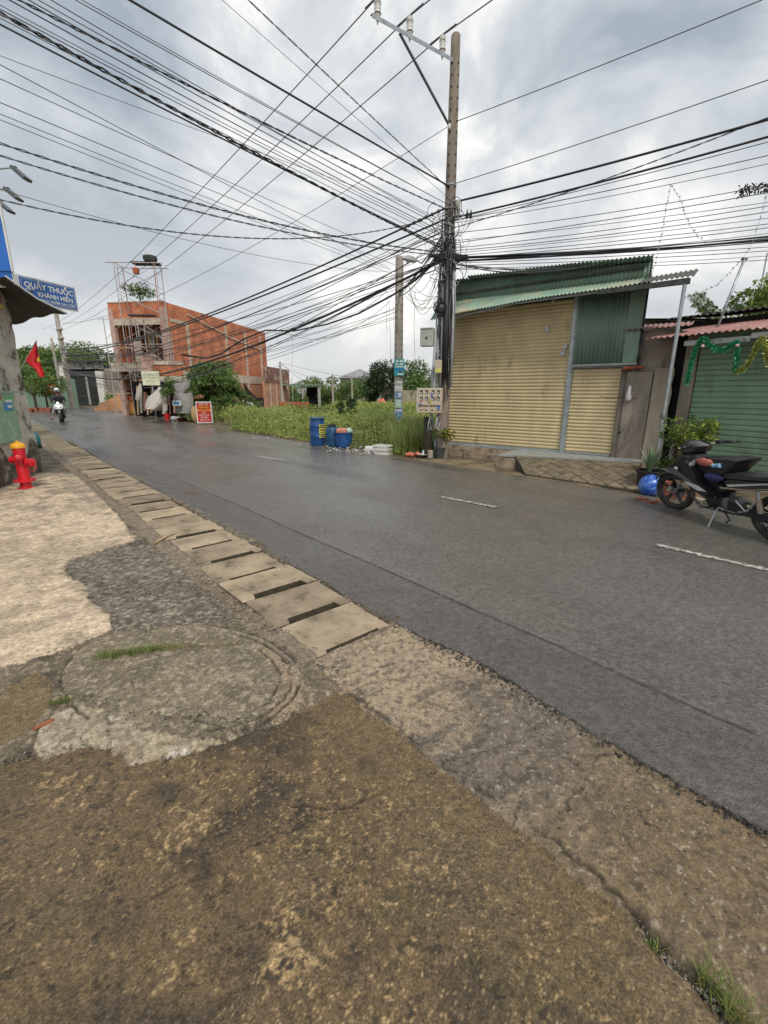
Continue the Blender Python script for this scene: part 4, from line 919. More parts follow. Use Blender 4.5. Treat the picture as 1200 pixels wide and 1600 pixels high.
def flyer(px0, py0, px1, py1, m, label, rows, rm, Yd=None):
    Yd = Yd or (PS.y - .17); a = D(px0, py0, Yd); b = D(px1, py1, Yd); t = thing('flyer', label, 'flyer', Vector(((a.x + b.x) / 2, Yd, b.z)))
    w = b.x - a.x; h = a.z - b.z; cyl = w < .34
    MB().b2(-w / 2, w / 2, -.006, .006, 0, h).build('board', m, t)
    for i, (f0, f1, x0, x1, mm) in enumerate(rows):
        MB().b2(-w / 2 + w * x0, -w / 2 + w * x1, -.009, -.0065, h * (1 - f1), h * (1 - f0)).build('print', mm, t)
    return t
m_teal = mat('teal_print', (.03, .36, .42), .4, .1, 5); m_blu = mat('blue_print', (.03, .22, .50), .4, .1, 5); m_pap = mat('white_paper', (.72, .73, .72), .6, .08, 20); m_ink = mat('grey_ink', (.12, .12, .14), .6); m_lb = mat('pale_blue_paper', (.30, .42, .62), .6, .2, 12)
m_gnp = mat('pale_green_paper', (.42, .60, .48), .6, .15, 12)
t = flyer(616, 561, 631.5, 587, m_teal, 'teal and blue notice board fixed to the shorter pole', [(.06, .2, .15, .45, m_pap), (.06, .2, .55, .88, m_pap), (.27, .36, .1, .42, m_pap), (.27, .36, .52, .9, m_pap), (.42, .5, .1, .9, m_pap), (.56, .66, .05, .95, m_blu), (.72, .82, .45, .9, m_ink), (.86, .95, .3, .9, m_pap)], None)
t = flyer(617, 595.5, 628.5, 611.5, m_pap, 'white paper notice with one bold grey word on the shorter pole', [(.80, .84, .1, .9, m_ink)], None)
textmesh(t, 'lettering', 'VNG', .13, m_ink, Matrix.Translation((0, -.0085, .22)) @ Matrix.Rotation(R(90), 4, 'X'), .001, bold=.003)
flyer(617.5, 613, 627.5, 622, m_lb, 'blue-white sticker with a round mark on the shorter pole', [(.2, .7, .55, .95, m_pap), (.3, .6, .1, .4, m_blu)], None)
flyer(617.5, 624, 627.5, 637, m_gnp, 'pale green flyer patch on the shorter pole', [(.1, .3, .2, .8, m_pap), (.5, .7, .1, .7, m_pap)], None)
flyer(617, 639, 628, 660, m_lb, 'pale blue flyer with a dark emblem, lowest on the shorter pole', [(.06, .14, .1, .9, m_pap), (.28, .52, .12, .35, m_ink), (.25, .45, .6, .95, m_blu), (.55, .75, .55, .9, m_blu), (.8, .95, .1, .8, m_pap)], None)

# ================================================================== MB: wires
def wpath(A, B, sag, n=26, k=1.0):
    A = Vector(A); B = Vector(B); return [A.lerp(B, i / n * k) + Vector((0, 0, -sag * 4 * (i / n * k) * (1 - i / n * k))) for i in range(n + 1)]
LW_ = 'thin grey wire crossing the upper left sky towards the big pole'; RW_ = 'thin grey wire running from the big pole to the right edge above the roofs'
ORD = 'first second third fourth fifth sixth seventh eighth ninth tenth eleventh twelfth thirteenth fourteenth fifteenth sixteenth seventeenth'.split()
TOPX = [15, 45, 60, 80, 118, 128]; LEFTY = [8, 14, 28, 87, 101, 123, 160, 178, 187]; RIGHTY = [222, 243, 256, 290, 301, 316, 322, 331, 341, 350, 356, 365, 386, 392, 400, 406]
def wlab(label, p):
    if label == RW_: return 'thin wire over the roofs, %s from the top at the right edge' % ORD[RIGHTY.index(p[1])]
    if p[1] == 0: return 'thin grey wire entering at the top edge, %s from the left corner' % ORD[TOPX.index(p[0])]
    return 'thin grey wire at the left edge of the sky, %s from the top' % ORD[LEFTY.index(p[1])]
def wire(A, Bpx, zB, ext, sag, r, label, m=None, twist=False, group='overhead wires of the street', depth=None):
    if label in (LW_, RW_): label = wlab(label, Bpx)
    """from the anchor A past the point of the photo Bpx (at height zB or depth), on to the far end of its span"""
    A = Vector(A); B = G(*Bpx, zB) if depth is None else D(*Bpx, depth); k = 1 / ext
    B = B + Vector((0, 0, sag * 4 * k * (1 - k))); E = A + (B - A) * ext; m = m or m_blk
    mb = MB(); path = wpath(A, E, sag, 30 if not twist else 150)
    if twist:
        for ph in (0, math.pi):
            pts = []
            for i, p in enumerate(path):
                a = i * (path[1] - path[0]).length / .42 * 6.28 + ph; pts.append(p + Vector((0, 0, math.cos(a))) * r * .9 + Vector((.7, -.7, 0)) * math.sin(a) * r * .9)
            mb.tube(pts, r * .62, 4)
    else: mb.tube(path, r, 5)
    return solo(mb, 'overhead_wire', m, label, 'wire', loc=A, group=group)
def PZ(z, dx=0, dy=0): return Vector((1.42 + dx, 11.2 + dy, z))
# high voltage lines along the road
for i, p in enumerate(INS):
    Aa = p - dv * 22 + Vector((0, 0, .1)); Bb = p + dv * 60 + Vector((0, 0, .1)); s1 = .25
    path = wpath(Aa, p, .25, 14)[:-1] + wpath(p, Bb, .9, 30)
    solo(MB().tube(path, .011, 5), 'overhead_wire', m_gcab, ('bare high wire on the outermost insulator', 'bare high wire on the middle insulator', 'bare high wire on the insulator nearest the pole')[2 - i], 'wire', loc=p, group='overhead wires of the street')
    mb = MB(); mb.tube([p + dv * s_ + Vector((0, 0, .006)) for s_ in (-.35, -.1, .1, .35)], .017, 6); 
    solo(mb, 'line_tie', m_gcab, ('armour wrap on the outermost insulator', 'armour wrap on the middle insulator', 'armour wrap on the insulator nearest the pole')[2 - i], 'wire wrap', loc=p)
LW = 'thin grey wire crossing the upper left sky towards the big pole'
wire(PZ(5.9), (203, 0), 6.6, 2.6, .10, .016, 'thickest smooth black cable from the top left to the big pole')
wire(PZ(5.85), (388, 0), 6.9, 2.2, .05, .009, 'twisted black wire steeply crossing the top centre sky', twist=True)
wire(PZ(5.6, .1), (347, 0), 6.9, 2.2, .05, .004, 'hair-thin wire steeply crossing the top centre sky', m_gcab)
for px, r, tw in (((118, 0), .006, 0), ((128, 0), .005, 0)): wire(PZ(5.55), px, 6.2, 2.2, .12, r, LW, m_gcab)
wire(PZ(5.45), (30, 0), 6.0, 2.2, .22, .012, 'upper twisted black-and-grey cable from the top left corner', twist=True)
wire(PZ(4.65), (0, 20), 5.9, 2.2, .30, .018, 'thick twisted black cable bundle from the left edge near the top corner', twist=True)
wire(PZ(4.7), (0, 38), 5.9, 2.2, .22, .012, 'black cable just below the thick twisted bundle at the left edge')
for i, (px, z) in enumerate((((60, 0), 5.2), ((80, 0), 5.15), ((15, 0), 5.0), ((0, 8), 4.95), ((0, 14), 4.9), ((45, 0), 5.1), ((0, 28), 4.8))): wire(PZ(z, -.05), px, 5.9 + .04 * i, 2.2, .18 + .03 * (i % 3), .005 + .001 * (i % 3), LW, m_gcab if i % 2 else m_blk)
PE = D(655, 322, 11.6)
wire(D(640, 320, 12.5), (0, 87), 5.5, 1.7, .10, .004, LW, m_gcab)
wire(D(610, 420, 14.5), (0, 101), 5.4, 1.7, .06, .0055, LW, m_gcab)
wire(D(620, 400, 15.5), (0, 123), 5.4, 1.7, .05, .0055, LW, m_gcab)
wire(D(620, 415, 15.8), (0, 160), 5.2, 1.7, .06, .006, LW, m_gcab)
wire(D(618, 425, 15.9), (0, 178), 5.1, 1.7, .06, .005, LW, m_gcab)
wire(D(618, 430, 15.9), (0, 187), 5.1, 1.7, .07, .005, LW, m_gcab)
wire(D(680, 393, 11.3), (0, 224), 4.8, 1.5, .42, .012, 'twisted grey-and-black cable sagging from the left edge to the big pole', twist=True)
wire(D(680, 398, 11.3), (0, 243), 4.7, 1.5, .42, .010, 'second twisted cable sagging below its neighbour on the left', m_gcab, twist=True)
wire(D(660, 345, 12.5), (4, 313), 4.3, 1.3, .75, .009, 'lowest twisted cable sagging across from the blue sign panel', twist=True)
wire(D(620, 425, 15.8), (30, 305), 4.5, 1.2, .35, .005, 'thin wire sagging just above the lowest twisted cable', m_gcab)
# cables down the road towards the far left pole
P2 = Vector((-30, 45, 0))
def cab(A, B, sag, r, label, m=None, tw=False, grp='cables running down the road', n=40):
    mb = MB(); mb.tube(wpath(A, B, sag, n), [r * (1 + 1.3 * i / n * (Vector(B) - Vector(A)).length / 45) for i in range(n + 1)], 6); return solo(mb, 'overhead_cable', m or m_blk, label, 'cable', loc=A, group=grp)
cab(PZ(5.52), D(95, 545, 45), .9, .020, 'upper thick black cable from the big pole down the road to the far left pole')
cab(PZ(5.30), D(95, 552, 45), .7, .020, 'second thick black cable from the big pole down the road to the far left pole')
cab(PZ(4.50), D(98, 575, 44), 1.7, .028, 'heavy black bundle sagging low in front of the brick building')
FLL = 'thin black cable in the fan that drops from the big pole towards the far left'
for i in range(17):
    A_ = PZ(random.uniform(4.3, 5.2), random.uniform(-.1, .05)); B_ = D(95 + random.uniform(-3, 5), random.uniform(520, 592), 45); cab(A_, B_, random.uniform(.4, 2.6), random.choice((.006, .008, .011)), FLL, random.choice((m_blk, m_gcab)))
for i in range(6):
    A_ = Vector((PS.x - .1, PS.y - .1, random.uniform(3.6, 4.9))); B_ = D(98, random.uniform(540, 585), 44); cab(A_, B_, random.uniform(.8, 2.6), .007, FLL, m_gcab)
# deep sags at small pole
for (a, b, s_, r) in (((605, 455), (430, 520), .55, .007), ((610, 470), (440, 515), .75, .006), ((612, 460), (455, 500), .35, .005)):
    cab(D(*a, 15.9), D(*b, 22), s_, r, 'thin slack wire looping low left of the shorter pole', m_gcab, grp='slack loops left of the shorter pole')
# big cable looping down left of small pole to the bundle
pts = [D(x, y, Y) for x, y, Y in ((688, 402, 11.2), (650, 437, 12.6), (612, 462, 14.5), (560, 490, 17), (510, 507, 20), (460, 517, 23), (415, 516, 26), (380, 530, 28), (345, 553, 30), (320, 560, 31), (290, 555, 33), (265, 550, 35), (200, 552, 39), (100, 556, 45))]
solo(MB().tube(pts, [.028, .028, .028, .03, .032, .036, .04, .045, .055, .06, .065, .07, .075, .08], 7), 'overhead_cable', m_blk, 'heaviest black cable dipping past the shorter pole and in front of the tree', 'cable', loc=pts[0])
def dang(px, y0, y1, Y, label): 
    a = D(px, y0, Y); b = D(px + random.uniform(-2, 2), y1, Y); solo(MB().tube([a, a.lerp(b, .5) + Vector((random.uniform(-.06, .06), 0, 0)), b], .004, 4), 'loose_wire', m_gcab, label, 'wire', group='wire ends hanging in the air')
for px, y0, y1, Y in ((457, 515, 575, 23), (432, 517, 545, 25), (418, 517, 538, 26), (609, 470, 560, 16), (614, 470, 575, 16), (649, 455, 560, 12), (606, 460, 520, 16)): dang(px, y0, y1, Y, 'thin wire end hanging straight down from the cables')
for k in range(9):
    A_ = D(random.uniform(630, 640), random.uniform(425, 470), 15.5); B_ = PZ(random.uniform(3.5, 4.6), -.15); cab(A_, B_, random.uniform(.15, .9), .005, 'slack wire between the shorter pole and the big pole', random.choice((m_blk, m_gcab)), grp='wires between the two poles')
for k in range(7):
    A_ = Vector((PS.x, PS.y - .15, random.uniform(4.3, 5.3))); B_ = PZ(random.uniform(4.4, 5.1), -.12); cab(A_, B_, random.uniform(.0, .2), random.choice((.006, .012)), 'slack wire between the shorter pole and the big pole', random.choice((m_blk, m_gcab)), grp='wires between the two poles')
# to the right
RW = 'thin grey wire running from the big pole to the right edge above the roofs'
A_ = Vector((1.5, 11.25, 7.1)); wire(A_, (1190, 0), 7.3, 2.5, .15, .008, 'single wire from high on the big pole to the top right', m_gcab); cab(Vector((1.36, 11.2, 7.0)), D(95, 505, 45), 1.0, .006, 'single thin wire from high on the big pole to the far left pole', m_gcab)
wire(PZ(5.95, .1), (1200, 125), 6.2, 2.5, .15, .008, 'single wire rising right from the top of the cable knot', m_gcab)
wire(PZ(5.6, .1), (1200, 187), 5.9, 2.5, .22, .022, 'upper thick black cable running right from the big pole')
wire(PZ(5.3, .1), (1200, 214), 5.6, 2.5, .22, .020, 'lower thick black cable running right from the big pole')
wire(PZ(5.1, .1), (1200, 184), 5.8, 2.2, .35, .009, 'twisted wire crossing up through the thick cables at the right', twist=True)
for i, (y, z, zB) in enumerate(((222, 5.25, 5.5), (243, 5.25, 5.4), (256, 5.2, 5.4), (290, 5.0, 5.2), (301, 4.8, 5.1), (316, 4.85, 5.0), (322, 4.7, 5.0), (331, 4.65, 4.95), (341, 4.6, 4.9), (350, 4.55, 4.85), (356, 4.5, 4.85), (365, 4.45, 4.8), (386, 4.40, 4.6), (392, 4.35, 4.6), (400, 4.3, 4.55), (406, 4.28, 4.5))):
    wire(PZ(z, .12), (1200, y), zB, 2.2, .12 + .05 * (i % 4), (.007, .008, .006)[i % 3], RW, m_gcab if i % 3 else m_blk)
for i in range(12):
    wire(PZ(4.48 + random.uniform(-.05, .05), .14), (1200, 374 + random.uniform(-5, 5)), 4.62, 2.2, .20 + random.uniform(-.03, .03), .011, 'black cable in the flat heavy bundle lying along the green roof', group='flat cable bundle over the shop roof')
for i in range(6):
    A_ = PZ(4.4, .14); B_ = D(random.uniform(880, 1015), random.uniform(408, 416), 9.6); cab(A_, B_, random.uniform(.05, .25), .007, 'loose cable draped on the front edge of the green roof', random.choice((m_blk, m_gcab)), grp='loose cables draped on the roof')
# clamps
pp_ = wpath(PZ(5.52), D(95, 545, 45), .9, 40)
for k in range(6):
    solo(MB().bev(-.035, .035, -.035, .035, -.03, .03, .01).shift(-pp_[0].lerp(pp_[1], .25 + k * .16)), 'cable_clamp', m_blk, 'black clamp in the row on the thick cable left of the big pole', 'clamp', group='clamps on the thick cable')
for k, dx in enumerate((.36, .44)):
    mb = MB(); mb.tube([(1.46 + dx, 11.15, 5.45), (1.46 + dx, 11.15, 5.35), (1.45 + dx, 11.15, 5.28)], [.005, .03, .03], 8); mb.tube([(1.46 + dx, 11.15, 5.28), (1.40 + dx, 11.15, 5.1), (1.5 + dx * .4, 11.1, 4.9)], .005, 4); solo(mb, 'connector', m_blk, ('left', 'right')[k] + ' one of two black connectors hanging right of the cable knot', 'connector', smooth=True)
mb = MB(); mb.bev(1.56, 1.66, 11.1, 11.2, 5.3, 5.62, .01); solo(mb, 'junction_box', m_box, 'narrow grey box strapped high on the right side of the big pole', 'junction box')
# ================================================================== LEFT: weathered wall end, blue panel, awning, pharmacy sign
m_wall = mat('mouldy_plaster', (.62, .57, .48), .92, .18, 3, .9, 22, col2=(.44, .39, .32), spots=(.09, .08, .062), spotscale=2.3, spotlo=.52, spothi=.62)
m_moss = mat('black_moss', (.10, .085, .065), .95, .5, 5, 1.0, 20, spots=(.36, .32, .26), spotscale=5, spotlo=.54, spothi=.62)
m_bluep = mat('blue_panel', (.02, .14, .52), .35, .06, 2, .03, 30)
wl = thing('wall', 'mouldy plastered wall end with peeling paint behind the red hydrant', 'wall', G(64, 738))
w0 = G(64, 738); w1 = G(0, 764); wd = (w1 - w0).normalized(); w2 = w0 + wd * 3.4; wn = Vector((-1, -.3, 0)).normalized()
TW = 3.62
def wp(p, z): return (p.x, p.y, z)
mb = MB(); n = 30; vs = []; fs = []
# subdivided face with uneven plaster
for i in range(n + 1):
    for j in range(41):
        p = w0.lerp(w2, i / n); z = -.1 + (TW + .1) * j / 40; wz = (fbm(np.array(p.y * 2), np.array(z * 2), 3, 4, 7) - .5) * .05 + (.02 if z < .8 else 0)
        if i == 0: wz += random.uniform(-.012, .012)
        q_ = p + Vector((wd.y, -wd.x, 0)) * (-1 if (Vector((wd.y, -wd.x, 0)).dot(Vector((1, 0, 0))) < 0) else 1) * float(wz); vs.append((q_.x, q_.y, z))
for i in range(n):
    for j in range(40): a = i * 41 + j; fs.append((a, a + 1, a + 42, a + 41))
mb.add(vs, fs); b_ = len(mb.v)
back0 = w0 + wn * 2.5; back2 = w2 + wn * 2.5
mb.add([wp(w0, -.1), wp(back0, -.1), wp(back0, TW), wp(w0, TW), wp(w2, -.1), wp(back2, -.1), wp(back2, TW), wp(w2, TW)], [(0, 3, 2, 1), (4, 5, 6, 7), (3, 7, 6, 2), (1, 2, 6, 5)])
mb.build('plaster', m_wall, wl, world=True)
out_n = Vector((wd.y, -wd.x, 0)); out_n = out_n if out_n.x > 0 else -out_n
mb = MB(); vs = []; fs = []; n = 34
for i in range(n + 1):
    p = w0 + wd * (.03 + 3.3 * i / n); top = .62 + .14 * math.sin(i * .9) + random.uniform(-.05, .05)
    for j in range(7):
        z = -.05 + top * j / 6; q_ = p + out_n * (.05 + random.uniform(-.008, .012) - .03 * (j == 6)); vs.append((q_.x, q_.y, z))
for i in range(n):
    for j in range(6): a = i * 7 + j; fs.append((a, a + 1, a + 8, a + 7))
mb.add(vs, fs); mb.build('mossy_foot', m_moss, wl, world=True)
# posters on the wall
def on_wall(px0, py0, px1, py1, off):
    """a rectangle on the wall's face between two pixels of the photo"""
    def hit(px, py):
        r = ray(px, py); d = Vector(r); o = Vector((0, 0, H)); pn = out_n; t = (w0 + out_n * off - o).dot(pn) / d.dot(pn); return o + d * t
    a = hit(px0, py0); b = hit(px1, py1); return a, b
def wallcard(name, px0, py0, px1, py1, off, th, m, parent, label=None):
    a, b = on_wall(px0, py0, px1, py1, off); z0, z1 = sorted((a.z, b.z)); mb = MB()
    pts = [(a.x, a.y), (b.x, b.y), (b.x - out_n.x * th, b.y - out_n.y * th), (a.x - out_n.x * th, a.y - out_n.y * th)]
    mb.prism(pts, z1 - z0, 'z', z0); return mb.build(name, m, parent, world=True, label=label)
m_ac = mat('green_acrylic', (.25, .42, .30), .25, .12, 4, .1, 20, spots=(.45, .55, .42), spotscale=5, spotlo=.5, spothi=.62, coat=.3)
nbd = thing('notice_cabinet', 'pale green plastic cabinet with stickers on the mouldy wall above the hydrant', 'cabinet', on_wall(-10, 650, 36, 650, .1)[0])
wallcard('panel', -60, 614, 35, 686, .14, .08, m_ac, nbd)
wallcard('top_rail', -60, 610.5, 37, 614, .16, .11, mat('rail_green', (.30, .40, .33), .5), nbd)
wallcard('sticker', 6, 630, 21, 641, .146, .005, m_blu, nbd, 'blue sticker with white print'); wallcard('sticker', 9, 619, 20, 624, .146, .005, mat('green_sticker', (.1, .45, .12), .5), nbd, 'green sticker scrap')
wallcard('print', 12, 633, 19, 637, .149, .003, m_pap, nbd); wallcard('sticker', -6, 618, 3, 624, .146, .005, m_clay, nbd, 'red sticker scrap'); wallcard('sticker', 8, 624.5, 19, 628, .146, .004, m_pap, nbd)
ys = mat('yellow_poster', (.75, .58, .08), .6, .15, 10); rs_ = mat('faded_red_poster', (.42, .12, .10), .7, .3, 8)
for (a, b, c, d, m_, lb) in ((-14, 470, 5, 483, ys, 'torn yellow poster scrap higher on the mouldy wall'), (-14, 488, 7, 496, ys, 'torn yellow poster strip lower on the mouldy wall'), (-14, 452, 3, 467, rs_, 'faded red poster scrap high on the mouldy wall')):
    t = thing('poster_scrap', lb, 'poster', on_wall(a, b, c, d, .05)[0]); wallcard('paper', a, b, c, d, .055, .004, m_, t)
# blue sign panel above
bp = thing('signboard', 'tall plain blue panel edged in white above the mouldy wall', 'panel', (-7.2, 8.8, 3.45))
xr = D(24, 445, 8.8).x
MB().b2(-9.5, xr - .02, 8.80, 8.82, 3.46, 5.02).build('panel', m_bluep, bp, world=True)
mb = MB(); mb.b2(xr - .018, xr + .01, 8.79, 8.825, 3.40, 5.03); mb.build('white_edge', m_white, bp, world=True); MB().b2(-9.5, xr - .02, 8.79, 8.825, 3.41, 3.455).build('white_edge', m_white, bp, world=True)
MB().tube([(-9.5, 8.78, 3.72), (-7.5, 8.77, 3.71), (xr, 8.78, 3.66), (xr + .01, 8.82, 3.3)], .008, 4).build('cable', m_blk, bp, world=True)
for k, (px, py, Y, lb) in enumerate(((33, 272, 8.3, 'largest and topmost of the three black floodlights at the left edge'), (21, 304, 8.9, 'middle of the three black floodlights at the left edge'), (9, 324, 9.5, 'lowest of the three black floodlights at the left edge'))):
    p = D(px, py, Y); t = thing('floodlight', lb, 'floodlight', p); ang = Matrix.Rotation(R(42), 3, 'Y')
    MB().box((0, 0, 0), (.24, .18, .045), ang).build('housing', mat('floodlight_grey', (.10, .11, .11), .4), t)
    MB().box(ang @ Vector((0, 0, -.028)), (.19, .14, .012), ang).build('lens', m_pvc, t)
    MB().tube([(-.09, 0, .09), (-.35, 0, .07), (-1.2, 0, -.02)], .012, 6).build('arm', m_stl2, t); MB().box((-.08, 0, .08), (.04, .05, .05)).build('bracket', m_blk, t)
# dark awning seen from below
aw = thing('awning', 'dark sagging sheet awning jutting out beside the pharmacy sign', 'awning', D(60, 480, 9))
A_, B_, C_, E_ = D(8, 433, 8.5), D(105, 490, 8.9), D(25, 508, 10.3), D(-60, 470, 9.8)
mb = MB(); n = 14; vs = []; fs = []
for k in (0, 1):
    for i in range(n + 1):
        for j in range(n + 1):
            p = A_.lerp(B_, i / n).lerp(E_.lerp(C_, i / n), j / n); s_ = -.07 * math.sin(math.pi * i / n) + .012 * math.sin(i * 2.6 + j) + .05 * math.sin(math.pi * j / n) + .008 * math.sin(j * 5)
            vs.append((p.x, p.y, p.z + s_ + .012 * k))
for k in (0, 1):
    for i in range(n):
        for j in range(n): a = k * (n + 1) ** 2 + i * (n + 1) + j; fs.append((a, a + 1, a + n + 2, a + n + 1))
mb.add(vs, fs); mb.build('sheet', mat('dark_tarp', (.055, .050, .042), .8, .4, 4, .4, 20, spots=(.14, .12, .09), spotscale=3, spotlo=.55, spothi=.7), aw, world=True, smooth=True)
mb = MB(); mb.tube([A_ + Vector((0, 0, .02)), A_.lerp(B_, .5) + Vector((0, 0, -.05)), B_], .016, 5); mb.build('edge_strip', m_pvc, aw, world=True)
MB().tube([D(10, 470, 9.4), D(38, 466, 9.1), D(52, 452, 8.8)], .02, 6).build('brace', m_stl2, aw, world=True)
# pharmacy sign
s0 = D(25.5, 428, 10.0); s1 = D(116.8, 448.7, 11.2); s1.z = s0.z = (s0.z + s1.z) / 2; sdv = (s1 - s0); sw = sdv.length; srz = math.atan2(sdv.y, sdv.x)
sg = thing('pharmacy_sign', 'blue pharmacy sign with white lettering and white frame beside the dark awning', 'sign', s0 - Vector((0, 0, .52)), srz)
MB().b2(0, sw, 0, .05, 0, .52).build('frame', m_white, sg); MB().b2(.03, sw - .03, -.008, -.001, .03, .49).build('face', mat('sign_blue', (.03, .12, .38), .35, .05), sg)
mb = MB(); 
for (x0, x1, z0, z1) in ((.06, sw - .06, .462, .468), (.06, sw - .06, .052, .058), (.055, .061, .07, .45), (sw - .061, sw - .055, .07, .45)): mb = MB(); mb.b2(x0, x1, -.0105, -.0085, z0, z1); mb.build('border_line', m_white, sg)
RX = Matrix.Rotation(R(90), 4, 'X')
textmesh(sg, 'lettering', 'QUẦY THUỐC', .155, m_white, Matrix.Translation((sw * .51, -.011, .355)) @ RX, .0015, sx=1.05, bold=.004)
textmesh(sg, 'lettering', 'KHÁNH HIỀN', .125, m_white, Matrix.Translation((sw * .60, -.011, .205)) @ RX, .0015, sx=1.02, bold=.003)
textmesh(sg, 'lettering', 'THỰC PHẨM CAO CẤP', .075, m_white, Matrix.Translation((sw * .62, -.011, .095)) @ RX, .0015, bold=.001)
mb = MB(); mb.torus((.17, -.011, .22), .06, .006, None, 16, 4, .2); mb.build('emblem_ring', m_white, sg)
MB().tube([(.3, .06, .1), (-.6, .5, .15)], .018, 6).build('bracket', m_stl2, sg); MB().tube([(.3, .06, .4), (-.6, .5, .45)], .018, 6).build('bracket', m_stl2, sg)
# building mass these hang on
mb = MB(); mb.b2(-17, -12.8, 10.2, 16, -.05, 4.6); solo(mb, 'house', m_wall, 'plain house body behind the mouldy wall and the blue panel', 'house')
# ---- hydrant
m_hr = mat('hydrant_red', (.62, .015, .03), .38, .12, 6, .1, 40, coat=.25, spots=(.50, .10, .08), spotscale=8, spotlo=.64, spothi=.7); m_hy = mat('hydrant_yellow', (.80, .38, .02), .4, .12, 6)
hb = G(42, 764); hy = thing('fire_hydrant', 'red fire hydrant with orange-yellow cap in front of the mouldy wall', 'hydrant', hb)
MB().lathe([(.125, 0), (.125, .025), (.085, .04), (.08, .12), (.155, .14), (.155, .165), (.085, .175), (.088, .62), (.092, .70)], 20).build('barrel', m_hr, hy, smooth='auto')
MB().lathe([(.092, .70), (.105, .70), (.105, .745), (.09, .765), (.05, .785), (.03, .79)], 20).build('cap', m_hy, hy, smooth='auto')
MB().lathe([(.028, .785), (.024, .815), (.0, .82)], 5).build('operating_nut', m_hy, hy)
for k in range(8): a = k * math.pi / 4; MB().lathe([(.012, .165), (.012, .18), (0, .182)], 6, (math.cos(a) * .135, math.sin(a) * .135, 0)).build('bolt', m_hr, hy)
def outlet(ang, z, l, r, name):
    M1 = Matrix.Rotation(R(ang), 3, 'Z') @ Matrix.Rotation(R(90), 3, 'Y')
    o = MB().lathe([(r * .8, .05), (r * .8, .10), (r, .105), (r, .13), (r * .85, .135), (r * .85, l), (r * 1.05, l + .004), (r * 1.05, l + .035), (r * .7, l + .05), (0, l + .052)], 16, (0, 0, z), M1).build(name, m_hr, hy, smooth='auto')
    MB().lathe([(.018, l + .05), (.016, l + .085), (0, l + .09)], 5, (0, 0, z), M1).build('cap_nut', m_hr, o); return o
outlet(-62, .545, .14, .055, 'outlet'); outlet(-5, .45, .17, .072, 'outlet'); outlet(175, .5, .14, .055, 'outlet')
MB().tube([(.22, -.02, .48), (.26, -.03, .36), (.21, -.05, .31), (.12, -.07, .36)], .006, 5).build('chain', m_hr, hy)
# trash bag behind the wall
g_ = D(59, 672, 10.4); g_.z = 0; mb = MB(); mb.ball((0, 0, .28), .2, 14, 9, (.8, .9, 1.35)); mb.v = [(x + random.uniform(-.012, .012), y, max(0, z + random.uniform(-.012, .012))) for x, y, z in mb.v]
bt = thing('bin_bag', 'teal cloth bag with black bottom leaning behind the mouldy wall', 'bag', G(57, 701)); bt.scale = (.85, .85, .85)
mb.build('bag', mat('teal_cloth', (.01, .16, .20), .6, .3, 7), bt, smooth=True); MB().lathe([(.12, 0), (.165, .04), (.17, .14), (.16, .15)], 14).build('bottom', m_blk, bt, smooth=True); MB().tube([(-.05, 0, .5), (-.1, 0, .75), (-.05, 0, .78)], .012, 5).build('strap', m_grn, bt)
# flag
m_flag = mat('red_flag', (.60, .012, .02), .6, .15, 4); m_star = mat('yellow_star', (.75, .55, .05), .6)
fl = thing('flag', 'red flag with a yellow star drooping from a slanting pole at the left', 'flag', D(57, 534, 16))
o0 = D(57, 532, 16)
MB().tube([D(20, 600, 16.3), D(57, 532, 16)], .018, 6).build('pole', m_fas, fl, world=True)
mb = MB(); vs = []; fs = []; cs = [((57, 533), (57, 533)), ((50, 545), (59, 548)), ((40, 563), (62, 565)), ((45, 570), (66, 575)), ((53, 575), (69, 583)), ((62, 590), (69, 588))]
for i, (a, b) in enumerate(cs):
    for j in range(5):
        p = D(a[0] + (b[0] - a[0]) * j / 4, a[1] + (b[1] - a[1]) * j / 4, 16 + .10 * math.sin(j * 2.1 + i * .7)); vs.append(tuple(p))
for i in range(len(cs) - 1):
    for j in range(4): a = i * 5 + j; fs.append((a, a + 1, a + 6, a + 5))
mb.add(vs, fs); mb.build('cloth', m_flag, fl, world=True, smooth=True)
MB().box(D(60, 562, 15.82), (.07, .02, .13), Matrix.Rotation(.25, 3, 'Y')).build('star', m_star, fl, world=True)

